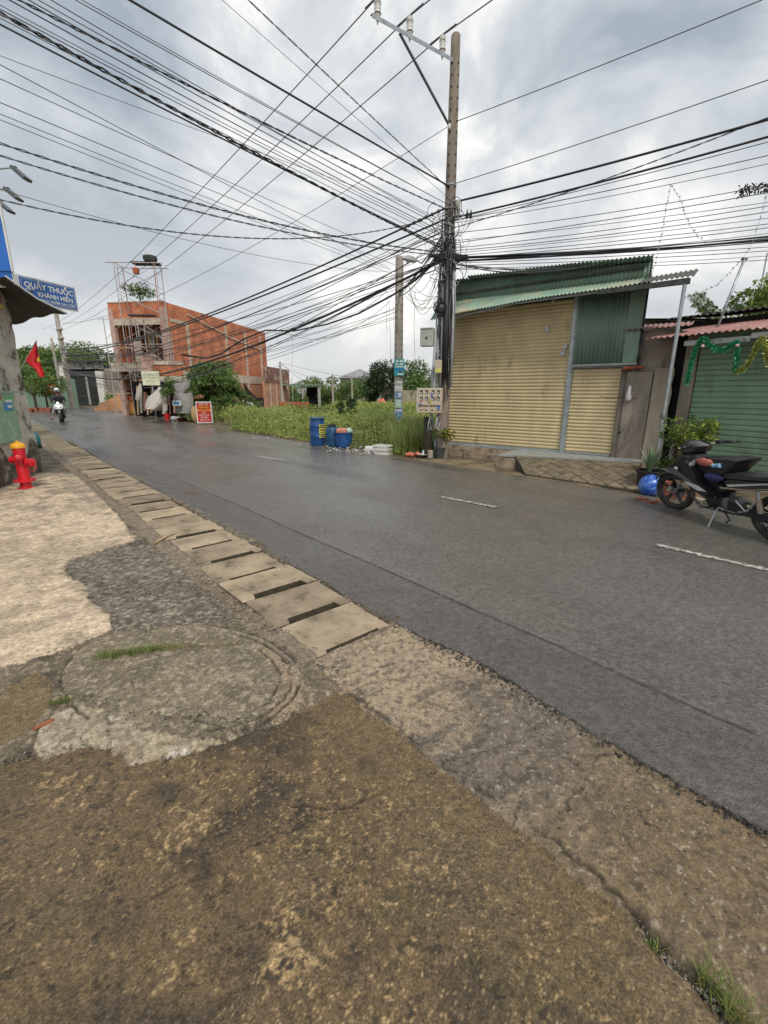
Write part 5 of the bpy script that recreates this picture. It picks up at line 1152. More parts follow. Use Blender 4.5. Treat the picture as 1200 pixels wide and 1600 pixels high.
# ================================================================== VACANT LOT vegetation
m_weed = leafmat('weed_leaves', (.13, .20, .035), (.58, .62, .17)); m_weed2 = leafmat('dark_weed_leaves', (.04, .085, .018), (.22, .32, .07)); m_tg = leafmat('tall_grass_blades', (.16, .24, .05), (.58, .60, .24))
def lot_pts(n, a0, a1, n0, n1, dens=1.0):
    a = a0 + (a1 - a0) * rng.uniform(0, 1, n) ** dens; b = n0 + (n1 - n0) * rng.uniform(0, 1, n) ** 1.6
    return a, b
def hfield(x, y): return .12 + .80 * fbm(x, y, .45, 3, 201) ** 1.2 + .40 * fbm(x, y, 1.3, 3, 205)
def lot(n, n0, n1, lo, hi, kind, m, hs=1.0, wscale=1.0):
    a, b = lot_pts(n, 8.3, 38, n0, n1); x = a * dv.x + b * nv.x; y = a * dv.y + b * nv.y
    ok = (x > -12.5) & ~((x < -6.6) & (b < 9.0)) & ~((np.abs(x + 9.2) < .9) & (y < 24.5)) & (x < 1.25 + (y - 12) * .16) & ~((x < -3.5 - (y - 22) * .05) & (y > 30)); x, y, b = x[ok], y[ok], b[ok]; k = len(x); dist = np.hypot(x, y)
    ht = hfield(x, y) * hs * np.clip((b - 7.75) / .9, .18, 1)
    if kind == 'leaf':
        z = ht * rng.uniform(.25, 1.0, k) ** .6; P = np.stack([x, y, z], 1); dn = rng.normal(size=(k, 3)); dn[:, 2] = np.abs(dn[:, 2]) * .8 + .2
        v = np.clip(fbm(x, y, .5, 3, 210) * 1.5 - .45 + rng.uniform(-.22, .22, k) + z * .15, 0, 1)
        return tag(leafmesh('weeds', P, dn, rng.uniform(.05, .11, k) * (dist / 16) ** .7, rng.uniform(.025, .06, k) * (dist / 16) ** .7 * wscale, m, v), kind='stuff')
    P = np.stack([x, y, np.zeros(k)], 1); v = np.clip(fbm(x, y, .5, 3, 214) * 1.4 - .3 + rng.uniform(-.25, .25, k), 0, 1)
    return tag(bladesmesh('tall_grass', P, ht * rng.uniform(.8, 1.35, k), rng.uniform(.010, .022, k) * (dist / 16) ** .7, rng.uniform(.1, .6, k), m, v), kind='stuff')
lot(64000, 7.85, 30, 0, 0, 'leaf', m_weed, 1.0)
lot(22000, 7.9, 26, 0, 0, 'leaf', m_weed2, .8, 1.3)
lot(15000, 8.3, 34, 0, 0, 'blade', m_tg, 1.0)
# denser tall grass round the shorter pole
k = 5200; x = rng.uniform(-.9, 1.3, k); y = 13.9 + (x - 1.2) * -.75 + rng.uniform(0, 3.6, k); ok = (x * nv.x + y * nv.y) > 8.35; x, y = x[ok], y[ok]; k = len(x)
tag(bladesmesh('tall_grass', np.stack([x, y, x * 0], 1), rng.uniform(.35, .95, k), rng.uniform(.010, .02, k), rng.uniform(.1, .7, k), m_tg, np.clip(rng.normal(.42, .22, k), 0, 1)), kind='stuff')
k = 2600; x = rng.uniform(.15, 1.15, k); y = rng.uniform(11.7, 14.0, k); ok = (x * nv.x + y * nv.y) > 8.0; x, y = x[ok], y[ok]; k = len(x)
tag(bladesmesh('tall_grass', np.stack([x, y, x * 0], 1), rng.uniform(.3, .9, k), rng.uniform(.008, .018, k), rng.uniform(.1, .7, k), m_tg, np.clip(rng.normal(.3, .2, k), 0, 1)), kind='stuff')

# ---- trees
m_bark = mat('bark', (.10, .08, .06), .95, .3, 8, .6, 30)
m_lf_d = leafmat('dark_tree_leaves', (.012, .030, .010), (.07, .13, .035)); m_lf_m = leafmat('mid_tree_leaves', (.035, .080, .018), (.22, .33, .08)); m_lf_l = leafmat('light_tree_leaves', (.05, .10, .02), (.30, .38, .09))
def tree(label, base, h, rx, rz, n, leaf, m, trunk_h=None, clumps=14, flat=1.0, group=None, cat='tree', name='tree', ry=None, lean=0):
    t = thing(name, label, cat, base, 0, group); trunk_h = trunk_h or h * .45; ry = ry or rx
    mb = MB(); top = Vector((lean, 0, trunk_h)); mb.tube([(0, 0, -.2), (lean * .3, 0, trunk_h * .5), top], [h * .028 + .03, h * .022 + .02, h * .017 + .015], 8)
    cs = []
    for k in range(clumps):
        a = random.uniform(0, 6.28); q = random.uniform(.15, .95) ** .6; zz_ = random.uniform(-1, 1)
        c = Vector((lean + math.cos(a) * rx * q * math.sqrt(1 - zz_ * zz_ * .6), math.sin(a) * ry * q * math.sqrt(1 - zz_ * zz_ * .6), h - rz + zz_ * rz * .8)); cs.append((c, random.uniform(.28, .5)))
        if k % 2 == 0: mb.tube([top * .8, (top + c) / 2 + Vector((0, 0, -.1)), c], [h * .012 + .01, h * .008 + .008, .008], 5)
    mb.build('trunk', m_bark, t)
    P = []; Dn = []; V = []
    per = n // clumps
    for c, r in cs:
        q = rng.normal(size=(per, 3)); q /= np.linalg.norm(q, axis=1, keepdims=True); rad = rng.uniform(.55, 1.05, per)[:, None]
        off = q * rad * np.array([[rx * r, ry * r, rz * r * flat]]); P.append(np.array(c)[None] + off); Dn.append(q + rng.normal(size=(per, 3)) * .7 + np.array([[0, 0, -.1]])); V.append(np.clip(.45 + rng.normal(0, .2, per) + random.uniform(-.18, .18), 0, 1))
    P = np.concatenate(P); Dn = np.concatenate(Dn); V = np.concatenate(V)
    leafmesh('crown', P, Dn, rng.uniform(.6, 1.3, len(P)) * leaf, rng.uniform(.3, .6, len(P)) * leaf, m, V, t); return t
# layered shrub tree in front of the brick building
lt = thing('tree', 'broad green tree with layered drooping boughs in front of the brick building', 'tree', G(340, 650) )
lt.location.z = 0
tb = Vector((0, 26.8, 0)); tb.x = (343 - 600) / 708 * 26.8; lt.location = tb
mb = MB(); mb.tube([(0, 0, -.1), (.05, 0, 1.0), (.1, 0, 2.2), (.0, 0, 3.0)], [.09, .07, .05, .03], 8)
P = []; Dn = []; V = []
for k in range(54):
    a = random.uniform(0, 6.28); zz_ = .7 + 2.35 * (k / 54); ln = (2.75 - .62 * (zz_ - .7)) * random.uniform(.6, 1.05); pts = []
    for i in range(8):
        q = i / 7; pts.append(Vector((math.cos(a) * ln * q, math.sin(a) * ln * q * .9, zz_ + .45 * math.sin(q * 2.4) - .65 * q * q)))
    mb.tube(pts, [.03 * (1 - i / 8) + .006 for i in range(8)], 5)
    m_ = 215
    for _ in range(m_):
        q = random.uniform(.2, 1); i = min(6, int(q * 7)); p = pts[i].lerp(pts[i + 1], q * 7 - i) + Vector((random.gauss(0, .16), random.gauss(0, .16), random.gauss(0, .05)))
        P.append(p); Dn.append((math.cos(a) * .8 + random.gauss(0, .6), math.sin(a) * .8 + random.gauss(0, .6), -.35 + random.gauss(0, .25))); V.append(min(1, max(0, random.gauss(.45, .2) + .1 * (zz_ - 1.6))))
mb.build('trunk', m_bark, lt); leafmesh('crown', np.array(P), np.array(Dn), rng.uniform(.14, .26, len(P)), rng.uniform(.05, .09, len(P)), m_lf_m, np.array(V), lt)
def TB(px, Y): return Vector(((px - 600) / (700 * CP + (800 - 612) * SP) * Y, Y, 0))
tree('dense dark tree behind the shorter pole, left part of the pair', TB(601, 46), 4.2, 1.9, 1.9, 5200, .24, m_lf_d, clumps=16)
tree('smaller leaning dark tree with a pointed top left of the shorter pole', TB(585, 47), 3.7, 1.0, 1.6, 2400, .22, m_lf_d, clumps=9)
tree('dark loose tree between the shorter pole and the big pole', TB(645, 42), 4.1, 1.8, 1.9, 4200, .24, m_lf_m, clumps=15)
for px, Y, h, r, lb in ((470, 62, 2.9, 2.6, 'low rounded tree at the far left end of the far hedge'), (500, 58, 3.2, 2.4, 'rounded mid green tree beside the middle thin pole'), (535, 60, 3.5, 2.6, 'taller bushy tree right of the middle thin pole'), (557, 66, 3.1, 2.2, 'small far bush beside the low white house'), (445, 64, 2.8, 2.0, 'far bush right behind the rusty tin annex'), (512, 52, 2.5, 1.6, 'bush in front of the far middle trees')):
    tree(lb, TB(px, Y), h, r, h * .42, 2600, .26, m_lf_m if px != 500 else m_lf_l, clumps=11)
for px, Y, h, lb in ((655, 48, 3.0, 'low bush at the far edge behind the meter cabinets'), (630, 60, 2.6, 'low far bush right behind the shorter pole')): tree(lb, TB(px, Y), h, 1.8, 1.2, 1500, .22, m_lf_m, clumps=8)
for px, Y, h, lb in ((472, 34, 1.7, 'upright weedy shrub near the brick stack'), (535, 24, 1.25, 'dark leaning creeper-covered stump in the tall weeds')):
    tree(lb, TB(px, Y), h, .5, h * .45, 900, .15, m_lf_m if px == 472 else m_lf_d, clumps=7, cat='shrub', name='shrub', lean=.3 if px == 535 else 0)
# left trees behind the gated house
for px, Y, h, r, m_, lb in ((112, 70, 8.6, 4.4, m_lf_l, 'broad light green tree rising behind the gated house'), (150, 74, 8.4, 3.6, m_lf_m, 'green tree behind the gated house beside the brick building'), (84, 62, 7.0, 3.2, m_lf_m, 'green tree behind the thin leaning concrete post at left'), (60, 66, 6.6, 3.2, m_lf_l, 'green tree behind the red flag'), (52, 40, 3.6, 2.4, m_lf_m, 'bushy roadside shrub under the red flag'), (70, 43, 3.0, 1.8, m_lf_l, 'bamboo-like roadside shrub beside the small red sign')):
    tree(lb, TB(px, Y), h, r, h * .3, 3600, .42 if Y > 50 else .22, m_, clumps=14)
# tree and fern-like branch over the right roofs
tree('bright green tree top behind the red tin roof at the right', Vector((11.2, 13.6, 0)), 4.55, 1.5, .9, 5200, .16, m_lf_l, trunk_h=3.4, clumps=16)
tree('tree top peeking over the roof near the right edge', Vector((13.0, 13.6, 0)), 4.7, 1.2, .9, 3600, .16, m_lf_l, trunk_h=3.4, clumps=12)
bt_ = thing('tamarind_branch', 'feathery light branches sticking up beside the slanting metal pole', 'tree', Vector((9.2, 12.2, 0)))
mb = MB(); P = []; Dn = []; V = []; base = D(1112, 505, 12.2) - bt_.location
mb.tube([(base.x, base.y, 0), (base.x, base.y, base.z * .6), tuple(base)], [.05, .035, .02], 6)
for (px, py) in ((1074, 462), (1085, 458), (1096, 456), (1082, 475), (1108, 470), (1118, 478), (1090, 485), (1125, 492), (1100, 490)):
    e_ = D(px, py, 12.2 + random.uniform(-.3, .3)) - bt_.location; pts = [base.lerp(e_, i / 6) + Vector((0, 0, .12 * math.sin(i / 6 * math.pi))) for i in range(7)]; mb.tube(pts, .007, 4)
    for i in range(130):
        q = random.uniform(.25, 1); j = min(5, int(q * 6)); p = pts[j].lerp(pts[j + 1], q * 6 - j); sd_ = random.choice((-1, 1)); P.append(p); d_ = (e_ - base).normalized(); Dn.append((d_.x * .4 + d_.z * sd_, random.gauss(0, .3), d_.z * .3 - d_.x * sd_ - .3)); V.append(random.uniform(.2, .8))
mb.build('branches', m_bark, bt_); leafmesh('leaves', np.array(P), np.array(Dn), rng.uniform(.05, .11, len(P)), .022, m_lf_m, np.array(V), bt_)
# ================================================================== BRICK BUILDING with scaffold
def brickmat(name, sc, c1, c2, mo):
    m = bpy.data.materials.new(name); m.use_nodes = True; t = m.node_tree; t.nodes.clear(); n = lambda ty, **kw: N_(ty, t, **kw); l = t.links.new
    o = n('ShaderNodeOutputMaterial'); b = n('ShaderNodeBsdfPrincipled'); b.inputs['Roughness'].default_value = .9
    c = n('ShaderNodeTexCoord'); s_ = n('ShaderNodeSeparateXYZ'); l(c.outputs['Object'], s_.inputs[0]); ad = n('ShaderNodeMath', operation='ADD'); l(s_.outputs[0], ad.inputs[0]); l(s_.outputs[1], ad.inputs[1])
    cb = n('ShaderNodeCombineXYZ'); l(ad.outputs[0], cb.inputs[0]); l(s_.outputs[2], cb.inputs[1])
    bt = n('ShaderNodeTexBrick'); bt.inputs['Scale'].default_value = sc; bt.inputs['Color1'].default_value = (*c1, 1); bt.inputs['Color2'].default_value = (*c2, 1); bt.inputs['Mortar'].default_value = (*mo, 1); bt.inputs['Mortar Size'].default_value = .025; bt.inputs['Brick Width'].default_value = .9; bt.inputs['Row Height'].default_value = .42
    l(cb.outputs[0], bt.inputs['Vector']); nz_ = n('ShaderNodeTexNoise'); nz_.inputs['Scale'].default_value = 1.3; nz_.inputs['Detail'].default_value = 8; l(c.outputs['Object'], nz_.inputs['Vector'])
    hv = n('ShaderNodeHueSaturation'); mr = n('ShaderNodeMapRange'); mr.inputs[1].default_value = .3; mr.inputs[2].default_value = .7; mr.inputs[3].default_value = .65; mr.inputs[4].default_value = 1.3; l(nz_.outputs['Fac'], mr.inputs[0]); l(mr.outputs[0], hv.inputs['Value']); l(bt.outputs['Color'], hv.inputs['Color']); l(hv.outputs[0], b.inputs['Base Color'])
    bp = n('ShaderNodeBump'); bp.inputs['Strength'].default_value = .5; bp.inputs['Distance'].default_value = .02; l(bt.outputs['Fac'], bp.inputs['Height']); bp.invert = True; l(bp.outputs[0], b.inputs['Normal'])
    l(b.outputs[0], o.inputs[0]); return m
m_bk = brickmat('red_brickwork', 4.5, (.68, .215, .10), (.50, .145, .065), (.52, .32, .21))
m_bkp = brickmat('pale_brickwork', 4.5, (.55, .27, .16), (.48, .22, .13), (.48, .36, .26))
m_cb = mat('concrete_beam', (.56, .48, .38), .9, .2, 4, .5, 20, spots=(.25, .2, .15), spotscale=3, spotlo=.55, spothi=.7)
m_tarp2_ = mat('grey_board', (.30, .29, .27), .8, .3, 4); m_rust_ = mat('rusty_board', (.20, .10, .07), .8, .3, 4)
m_pink = mat('plastered_column', (.56, .36, .29), .9, .2, 4)
BC = Vector((-14.5, 32.0, 0)); sdir = Vector((2.5, 16, 0)).normalized(); BRZ = math.atan2(sdir.y, sdir.x) - math.pi / 2   # local y along the side wall, x = -width..0
bb = thing('brick_building', 'unfinished two-storey red brick building with open front and scaffolding', 'building', BC, BRZ)
Wd, Ln, Ht = 4.1, 16.4, 7.35
MB().b2(-.12, 0, 0, Ln, 3.05, Ht).build('side_wall', m_bk, bb)
MB().b2(-.12, 0, 3.2, Ln, 0, 2.35).build('side_wall', m_bkp, bb, label='pale lower part of the long side wall')
MB().b2(-.12, -.002, .0, 3.2, 0, 2.35).build('side_wall', m_bk, bb)
MB().b2(-Wd, -Wd + .12, 0, Ln, 0, Ht).build('side_wall', m_bk, bb)
MB().b2(-Wd, 0, Ln - .12, Ln - .001, 0, Ht - .02).build('back_wall', m_bk, bb)
MB().b2(-.15, .035, .02, Ln, 2.36, 3.04).build('floor_beam', m_cb, bb)
MB().b2(-Wd, -.12, .001, .13, 6.35, Ht).build('parapet', m_bk, bb)
MB().b2(-Wd - .03, .03, -.03, .14, Ht, Ht + .06).build('coping', m_cb, bb)
MB().b2(-Wd + .3, -.3, -.03, .12, 5.95, 6.345).build('lintel', m_cb, bb)
MB().b2(-Wd, -.15, -.5, 5.0, 2.95, 3.5).build('floor_slab', m_cb, bb)
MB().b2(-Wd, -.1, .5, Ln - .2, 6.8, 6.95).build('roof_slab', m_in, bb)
for x0, x1 in ((-.34, .03), (-Wd - .03, -Wd + .30)): MB().b2(x0, x1, -.04, .25, 0, 7.0).build('corner_column', m_pink, bb)
for y in (2.3, 8.0, 11.6, 14.9): MB().b2(-.1, .05, y, y + .28, 3.05, 6.9 if y > 3 else 6.4).build('wall_column', m_cb, bb)
for y in (4.2, 11.6, 15.2): MB().b2(-.1, .04, y, y + .22, 0, 2.35).build('wall_column', m_cb, bb)
MB().b2(-.1, .035, .5, 2.3, 6.2, 6.4).build('wall_beam', m_cb, bb)
mb = MB(); mb.tube([(.02, 2.6, 6.95), (.02, 5.3, 6.55), (.02, 8.0, 6.25)], .07, 4); mb.build('cable_duct', m_cb, bb)
mb = MB(); mb.tube([(.02, 8.2, 6.1), (.02, 14.9, 5.6)], .07, 4); mb.build('cable_duct', m_cb, bb)
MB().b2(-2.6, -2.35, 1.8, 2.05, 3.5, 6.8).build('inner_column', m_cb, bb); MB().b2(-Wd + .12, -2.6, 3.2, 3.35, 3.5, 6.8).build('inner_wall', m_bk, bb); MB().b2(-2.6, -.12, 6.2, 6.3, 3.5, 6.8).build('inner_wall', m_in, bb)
MB().b2(-3.0, -2.6, .6, .9, 3.6, 5.0).build('plank_stack', m_cb, bb)
for i in range(7): x = -2.3 + i * .3; MB().tube([(x, .4 + .1 * (i % 2), 3.5), (x + random.uniform(-.05, .05), .5, 6.3)], .03, 5).build('prop', m_stl2 if i % 2 else m_stick, bb)
MB().b2(-2.5, -.3, .3, .36, 4.55, 4.62).build('rail', m_stick, bb); MB().b2(-Wd + .3, -2.4, .25, .31, 4.5, 4.57).build('rail', m_stick, bb)
MB().b2(-2.3, -.15, 2.6, 2.7, 3.5, 6.75).build('inner_wall', m_in, bb); MB().b2(-Wd + .15, -.2, 3.5, 3.6, 0, 2.9).build('inner_wall', m_in, bb)  # blackened inner walls give the open storeys their painted-in shade
for x in (-3.3, -2.6): MB().b2(x, x + .22, .4, .62, 0, 2.94).build('inner_column', m_pink, bb)
# low brick annex in front at the right corner
an = thing('annex', 'low brick annex with pale pillar in front of the tall brick building', 'annex', BC + Vector((.0, -4.5, 0)))
AX = BC + Vector((0, -4.5, 0))
def ab(px0, px1, y0, y1, Y, th=.15):     # a wall panel seen between two pixels at depth Y
    a = D(px0, y1, Y) - AX; b = D(px1, y0, Y) - AX; return (min(a.x, b.x), max(a.x, b.x), a.y, a.y + th, min(a.z, b.z), max(a.z, b.z))
MB().b2(*ab(236, 283, 570, 587, 28)).build('brick_wall', m_bk, an); MB().b2(*ab(236, 284, 564.5, 569.8, 27.95, .25)).build('beam', m_cb, an)
MB().b2(*ab(225, 236, 556, 598, 27.8, .35)).build('pillar', m_pink, an); MB().b2(*ab(224, 237, 553.5, 556, 27.75, .45)).build('pillar_cap', m_cb, an)
MB().b2(*ab(247, 300, 588, 596, 26.6, .2)).build('awning_board', mat('pale_board', (.62, .56, .42), .8, .15, 3), an)
a = D(214, 600, 27) - AX; b = D(236, 586, 27.2) - AX; mb = corrsheet(a.x, b.x, lambda x: (b.y + .6, b.z), lambda x: (b.y, a.z + .15), .02, .12); mb.build('tin_awning', mat('rusty_tin', (.22, .11, .08), .7, .3, 4), an)
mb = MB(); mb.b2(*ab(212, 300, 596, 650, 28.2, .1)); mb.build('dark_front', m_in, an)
for k, px in enumerate((216, 221, 227, 231, 236, 243, 266, 273, 281)):
    a = D(px, 648 - 3 * (k % 3), 27.9 - .1 * (k % 4)) - AX; b = D(px + (k % 5) - 2, 603 + 5 * (k % 4), 27.9 - .1 * (k % 4)) - AX; MB().tube([a, b], .05 + .03 * (k % 3), 5).build('leaning_plank', (m_stick, m_tarp2_, m_rust_, m_pink)[k % 4], an)
# scaffold
m_sc = mat('scaffold_tube', (.48, .44, .42), .6, .3, 6, 0, 1, metal=.3); m_sc2 = mat('rusty_scaffold_tube', (.38, .22, .17), .7, .3, 6)
sf = thing('scaffold', 'tall tube scaffold tower rising above the open front of the brick building', 'scaffold', Vector((-16.6, 30.6, 0)), .05)
xs_ = (0.0, 2.35); tiers = 6; th_ = 1.56
for xi, x in enumerate(xs_):
    for yy in (0, 1.1):
        MB().tube([(x, yy, 0), (x + (.0 if xi else -.05), yy, tiers * th_)], .028, 6).build('standard', m_sc2 if (xi + (yy > 0)) % 2 else m_sc, sf)
for k in range(tiers + 1):
    for x in xs_:
        MB().tube([(x, 0, k * th_ - .1 if k else .15), (x, 1.1, k * th_ - .1 if k else .15)], .022, 5).build('ledger', m_sc, sf)
        if k < tiers:
            MB().tube([(x, .28, k * th_), (x, .28, k * th_ + 1.35)], .018, 5).build('frame_leg', m_sc2, sf); MB().tube([(x, .28, k * th_ + 1.0), (x, .82, k * th_ + 1.0)], .016, 5).build('frame_rung', m_sc, sf)
    if k < tiers:
        for yy in (0, 1.1):
            MB().tube([(0, yy, k * th_ + .2), (2.35, yy, k * th_ + 1.3)], .014, 4).build('brace', m_sc, sf); MB().tube([(0, yy, k * th_ + 1.3), (2.35, yy, k * th_ + .2)], .014, 4).build('brace', m_sc, sf)
MB().tube([(-.55, 0, tiers * th_ - .05), (2.9, 0, tiers * th_ - .05)], .03, 6).build('top_rail', m_sc, sf); MB().tube([(-.4, 1.1, tiers * th_ - .1), (2.8, 1.1, tiers * th_ - .1)], .03, 6).build('top_rail', m_sc, sf)
MB().b2(.9, 2.5, .1, .9, tiers * th_ - .02, tiers * th_ + .06).build('platform', m_rust, sf); MB().b2(.3, 1.9, .1, .7, 4.95 + 1.35, 5.02 + 1.35).build('platform', m_rust, sf)
# second scaffold bay, in front of the opening
sf2 = thing('scaffold', 'shorter grey scaffold bay standing beside the tower at the ground opening', 'scaffold', Vector((-17.3, 30.2, 0)), .05)
for x in (-.3, 1.2, 1.75, 3.4):
    for yy in (0, .9): MB().tube([(x, yy, 0), (x + .04, yy, 6.1 if x < 3 else 5.4)], .024, 6).build('standard', m_sc, sf2)
for k in range(4):
    z = .3 + k * 1.5; MB().tube([(-.3, 0, z), (1.2, 0, z + 1.2)], .014, 4).build('brace', m_sc, sf2); MB().tube([(1.75, 0, z + 1.2), (3.4, 0, z)], .014, 4).build('brace', m_sc, sf2); MB().tube([(-.6, 0, z + 1.2), (3.6, 0, z + 1.25)], .02, 5).build('ledger', m_sc, sf2)
# hoist and helper things on the tower top
hx = Vector((-16.6, 30.6, tiers * th_))
mb = MB(); mb.lathe([(.02, 0), (.34, .0), (.42, .16), (.40, .32), (.2, .38), (0, .39)], 12, hx + Vector((2.05, .4, .06))); solo(mb, 'basket', m_rust, 'dark basket sitting on top of the scaffold tower', 'basket', smooth='auto')
mb = MB(); mb.lathe([(.08, 0), (.17, .03), (.20, .32), (.17, .33)], 12, hx + Vector((1.35, -.15, -.75))); mb.tube([hx + Vector((1.35, -.15, -.42)), hx + Vector((1.35, -.1, .0))], .012, 4); solo(mb, 'hoist_bucket', m_clay, 'orange bucket hanging from the top of the scaffold tower', 'bucket', smooth='auto')
tree('scraggly bush growing on the parapet behind the scaffold', Vector((-16.3, 32.6, 7.2)), 1.25, .9, .5, 800, .16, m_lf_m, trunk_h=.8, clumps=8, cat='shrub', name='shrub')
# tin annex at the far right end
ta = thing('tin_annex', 'pale walled shed with rusty corrugated top right of the brick building', 'shed', D(415, 628, 44)); ta.location.z = 0
o_ = Vector((ta.location.x, 44, 0)); ta.location = o_
a = D(453, 628, 52) - o_; ln_ = math.hypot(a.x, a.y); ta.rotation_euler = (0, 0, math.atan2(a.y, a.x))
MB().b2(0, ln_, 0, .2, 0, 2.6).build('wall', m_bkp, ta)
corrsheet(0, ln_, lambda x: (-.05, 3.95), lambda x: (-.06, 2.5), .05, .5, nst=4).build('tin_cladding', mat('rusty_cladding', (.20, .10, .08), .8, .4, 1.5, 0, 1, spots=(.40, .34, .30), spotscale=1.2, spotlo=.55, spothi=.6), ta)
for x in (1.5, 3.4, 5.6, 7.2): MB().b2(x, x + .22, -.04, -.003, 0, 2.45).build('pier', m_cb, ta)
# shade net
a, b = D(383, 622, 34), D(413, 632, 32); mb = MB(); vs = []; fs = []
for i in range(13):
    t = i / 12; top = a.lerp(b, t); zt = 2.3 - 1.2 * t - .35 * math.sin(math.pi * t) + .1 * t; vs += [(top.x, top.y, zt), (top.x, top.y - .15, .05)]
for i in range(12): fs.append((2 * i, 2 * i + 1, 2 * i + 3, 2 * i + 2))
mb.add(vs, fs); solo(mb, 'shade_net', m_blk, 'black shade net sagging over stored things beside the tin annex', 'net')
mb = MB(); c = D(383, 625, 33); mb.ball((c.x, c.y, .5), .6, 10, 6, (1.1, .6, .9)); solo(mb, 'tarp_heap', m_bagw, 'white tarp heap behind the layered tree', 'tarp', smooth=True)
# brick stack in the lot
c = TB(459, 31); bs = thing('brick_stack', 'stack of orange bricks standing in the weeds right of the tin annex', 'brick stack', c, .2)
for k in range(5):
    for i in range(7): MB().bev(-.98 + i * .28, -.72 + i * .28, -.3, .3, k * .19, k * .19 + .18, .01).build('brick', m_clay if (k + i) % 3 else m_bric, bs)
# ================================================================== roadside stall and clutter by the brick building
def P2w(px, py): return G(px, py)
sb = D(235, 585, 25.2); t = thing('sign_board', 'cream board with green lettering hanging at the stall front', 'sign', Vector((sb.x, 25.2, 0)))
m_crm = mat('cream_board', (.70, .68, .50), .6, .08, 3); m_gtxt = mat('green_lettering', (.06, .22, .14), .6)
a = D(223, 602, 25.2); b = D(247, 580, 25.2); sw_ = b.x - a.x
MB().b2(-sw_ / 2, sw_ / 2, -.03, .03, a.z, b.z).build('board', m_crm, t); hB = b.z - a.z
for k, (txt, zf, s_) in enumerate((('CỬA HÀNG SẮT', .74, .17), ('CẮT TÔN VẬT TƯ', .52, .15), ('ĐT: 0919 12', .28, .12))): textmesh(t, 'lettering', txt, s_, m_gtxt, Matrix.Translation((0, -.034, a.z + hB * zf)) @ RX, .001, sx=.72 * sw_ / .95)
MB().tube([(0, .05, 0), (0, .05, a.z + .2)], .03, 6).build('post', m_stl2, t)
c = G(321, 663); t = thing('sign_board', 'standing red board with white and yellow lines of text at the kerb', 'sign', c, .18); t.rotation_euler = (0, 0, .12)
sc_ = c.y / 700; wR, hR = 23 * sc_ * 1.02, 34 * sc_ * 1.0
MB().b2(-wR / 2, wR / 2, -.02, .02, .06, hR).build('board', m_white, t); MB().b2(-wR / 2 + .06, wR / 2 - .06, -.028, -.021, .12, hR - .06).build('face', mat('sign_red', (.58, .03, .02), .45, .05), t)
m_ytx = mat('yellow_lettering', (.80, .50, .05), .5)
for k, (txt, zf, s_, mm) in enumerate((('ĐIỆN TẢI', .86, .135, m_white), ('TIỀN MẶT', .73, .14, m_ytx), ('NHẬN NGAY', .60, .14, m_ytx), ('GÓP', .50, .10, m_white), ('DỊCH VỤ 24H', .40, .10, m_white), ('TẠI ĐÂY', .28, .13, m_white), ('0919 123 45', .17, .11, m_white))): textmesh(t, 'lettering', txt, s_, mm, Matrix.Translation((0, -.030, hR * zf + .02)) @ RX, .001, sx=.8, bold=.002)
MB().tube([(-wR / 2 + .08, .02, .0), (-wR / 2 + .08, .35, hR * .8)], .02, 5).build('leg', m_stl2, t); MB().tube([(wR / 2 - .08, .02, .0), (wR / 2 - .08, .35, hR * .8)], .02, 5).build('leg', m_stl2, t)
MB().ball((-.55, .25, .5), .35, 10, 7, (.5, .4, 1.2)).build('sack', mat('tan_sack', (.45, .28, .14), .8, .2, 5), t, smooth=True)
# sand pile
m_sand = mat('orange_sand', (.38, .20, .10), .95, .2, 4, .6, 15); c = G(180, 642); mb = MB(); n = 26; vs = []; fs = []
for i in range(n + 1):
    for j in range(n + 1):
        x = (i / n - .5) * 2; y = (j / n - .5) * 2; r = math.hypot(x, y); h = max(0, 1 - r) ** .9 * (1.05 + .25 * math.sin(x * 5) * math.cos(y * 4)) + .07 * random.random() * (r < .95); vs.append((c.x + x * 2.6, c.y + 1.5 + y * 2.0, h * 1.7 - .06))
for i in range(n):
    for j in range(n): a = i * (n + 1) + j; fs.append((a, a + n + 1, a + n + 2, a + 1))
mb.add(vs, fs); solo(mb, 'sand_pile', m_sand, 'heap of orange building sand at the foot of the scaffold', 'sand pile', smooth=True, loc=(c.x, c.y + 1.5, 0))
# orange barrel, clay-ish
c = G(211, 648); mb = MB(); s_ = c.y / 700; mb.lathe([(7.5 * s_ * .8, 0), (8 * s_, .1), (8.4 * s_, .45), (8 * s_, .82), (8.3 * s_, .86), (8.3 * s_, .9), (7.6 * s_, .9), (7.4 * s_, .7)], 18, (c.x, c.y, 0)); solo(mb, 'barrel', mat('orange_plastic', (.50, .25, .07), .6, .2, 5), 'orange-brown barrel full of rubbish beside the sand pile', 'barrel', smooth='auto')
mb = MB(); mb.ball((c.x - .1, c.y, 1.05), .28, 10, 7, (.9, .8, 1.0)); mb.ball((c.x - .42, c.y + .1, .95), .2, 8, 6); mb.v = [(x + random.uniform(-.03, .03), y, z + random.uniform(-.03, .03)) for x, y, z in mb.v]; solo(mb, 'rubbish', m_clay, 'orange-red rags heaped on the orange-brown barrel', 'rubbish', smooth=True, kind='stuff')
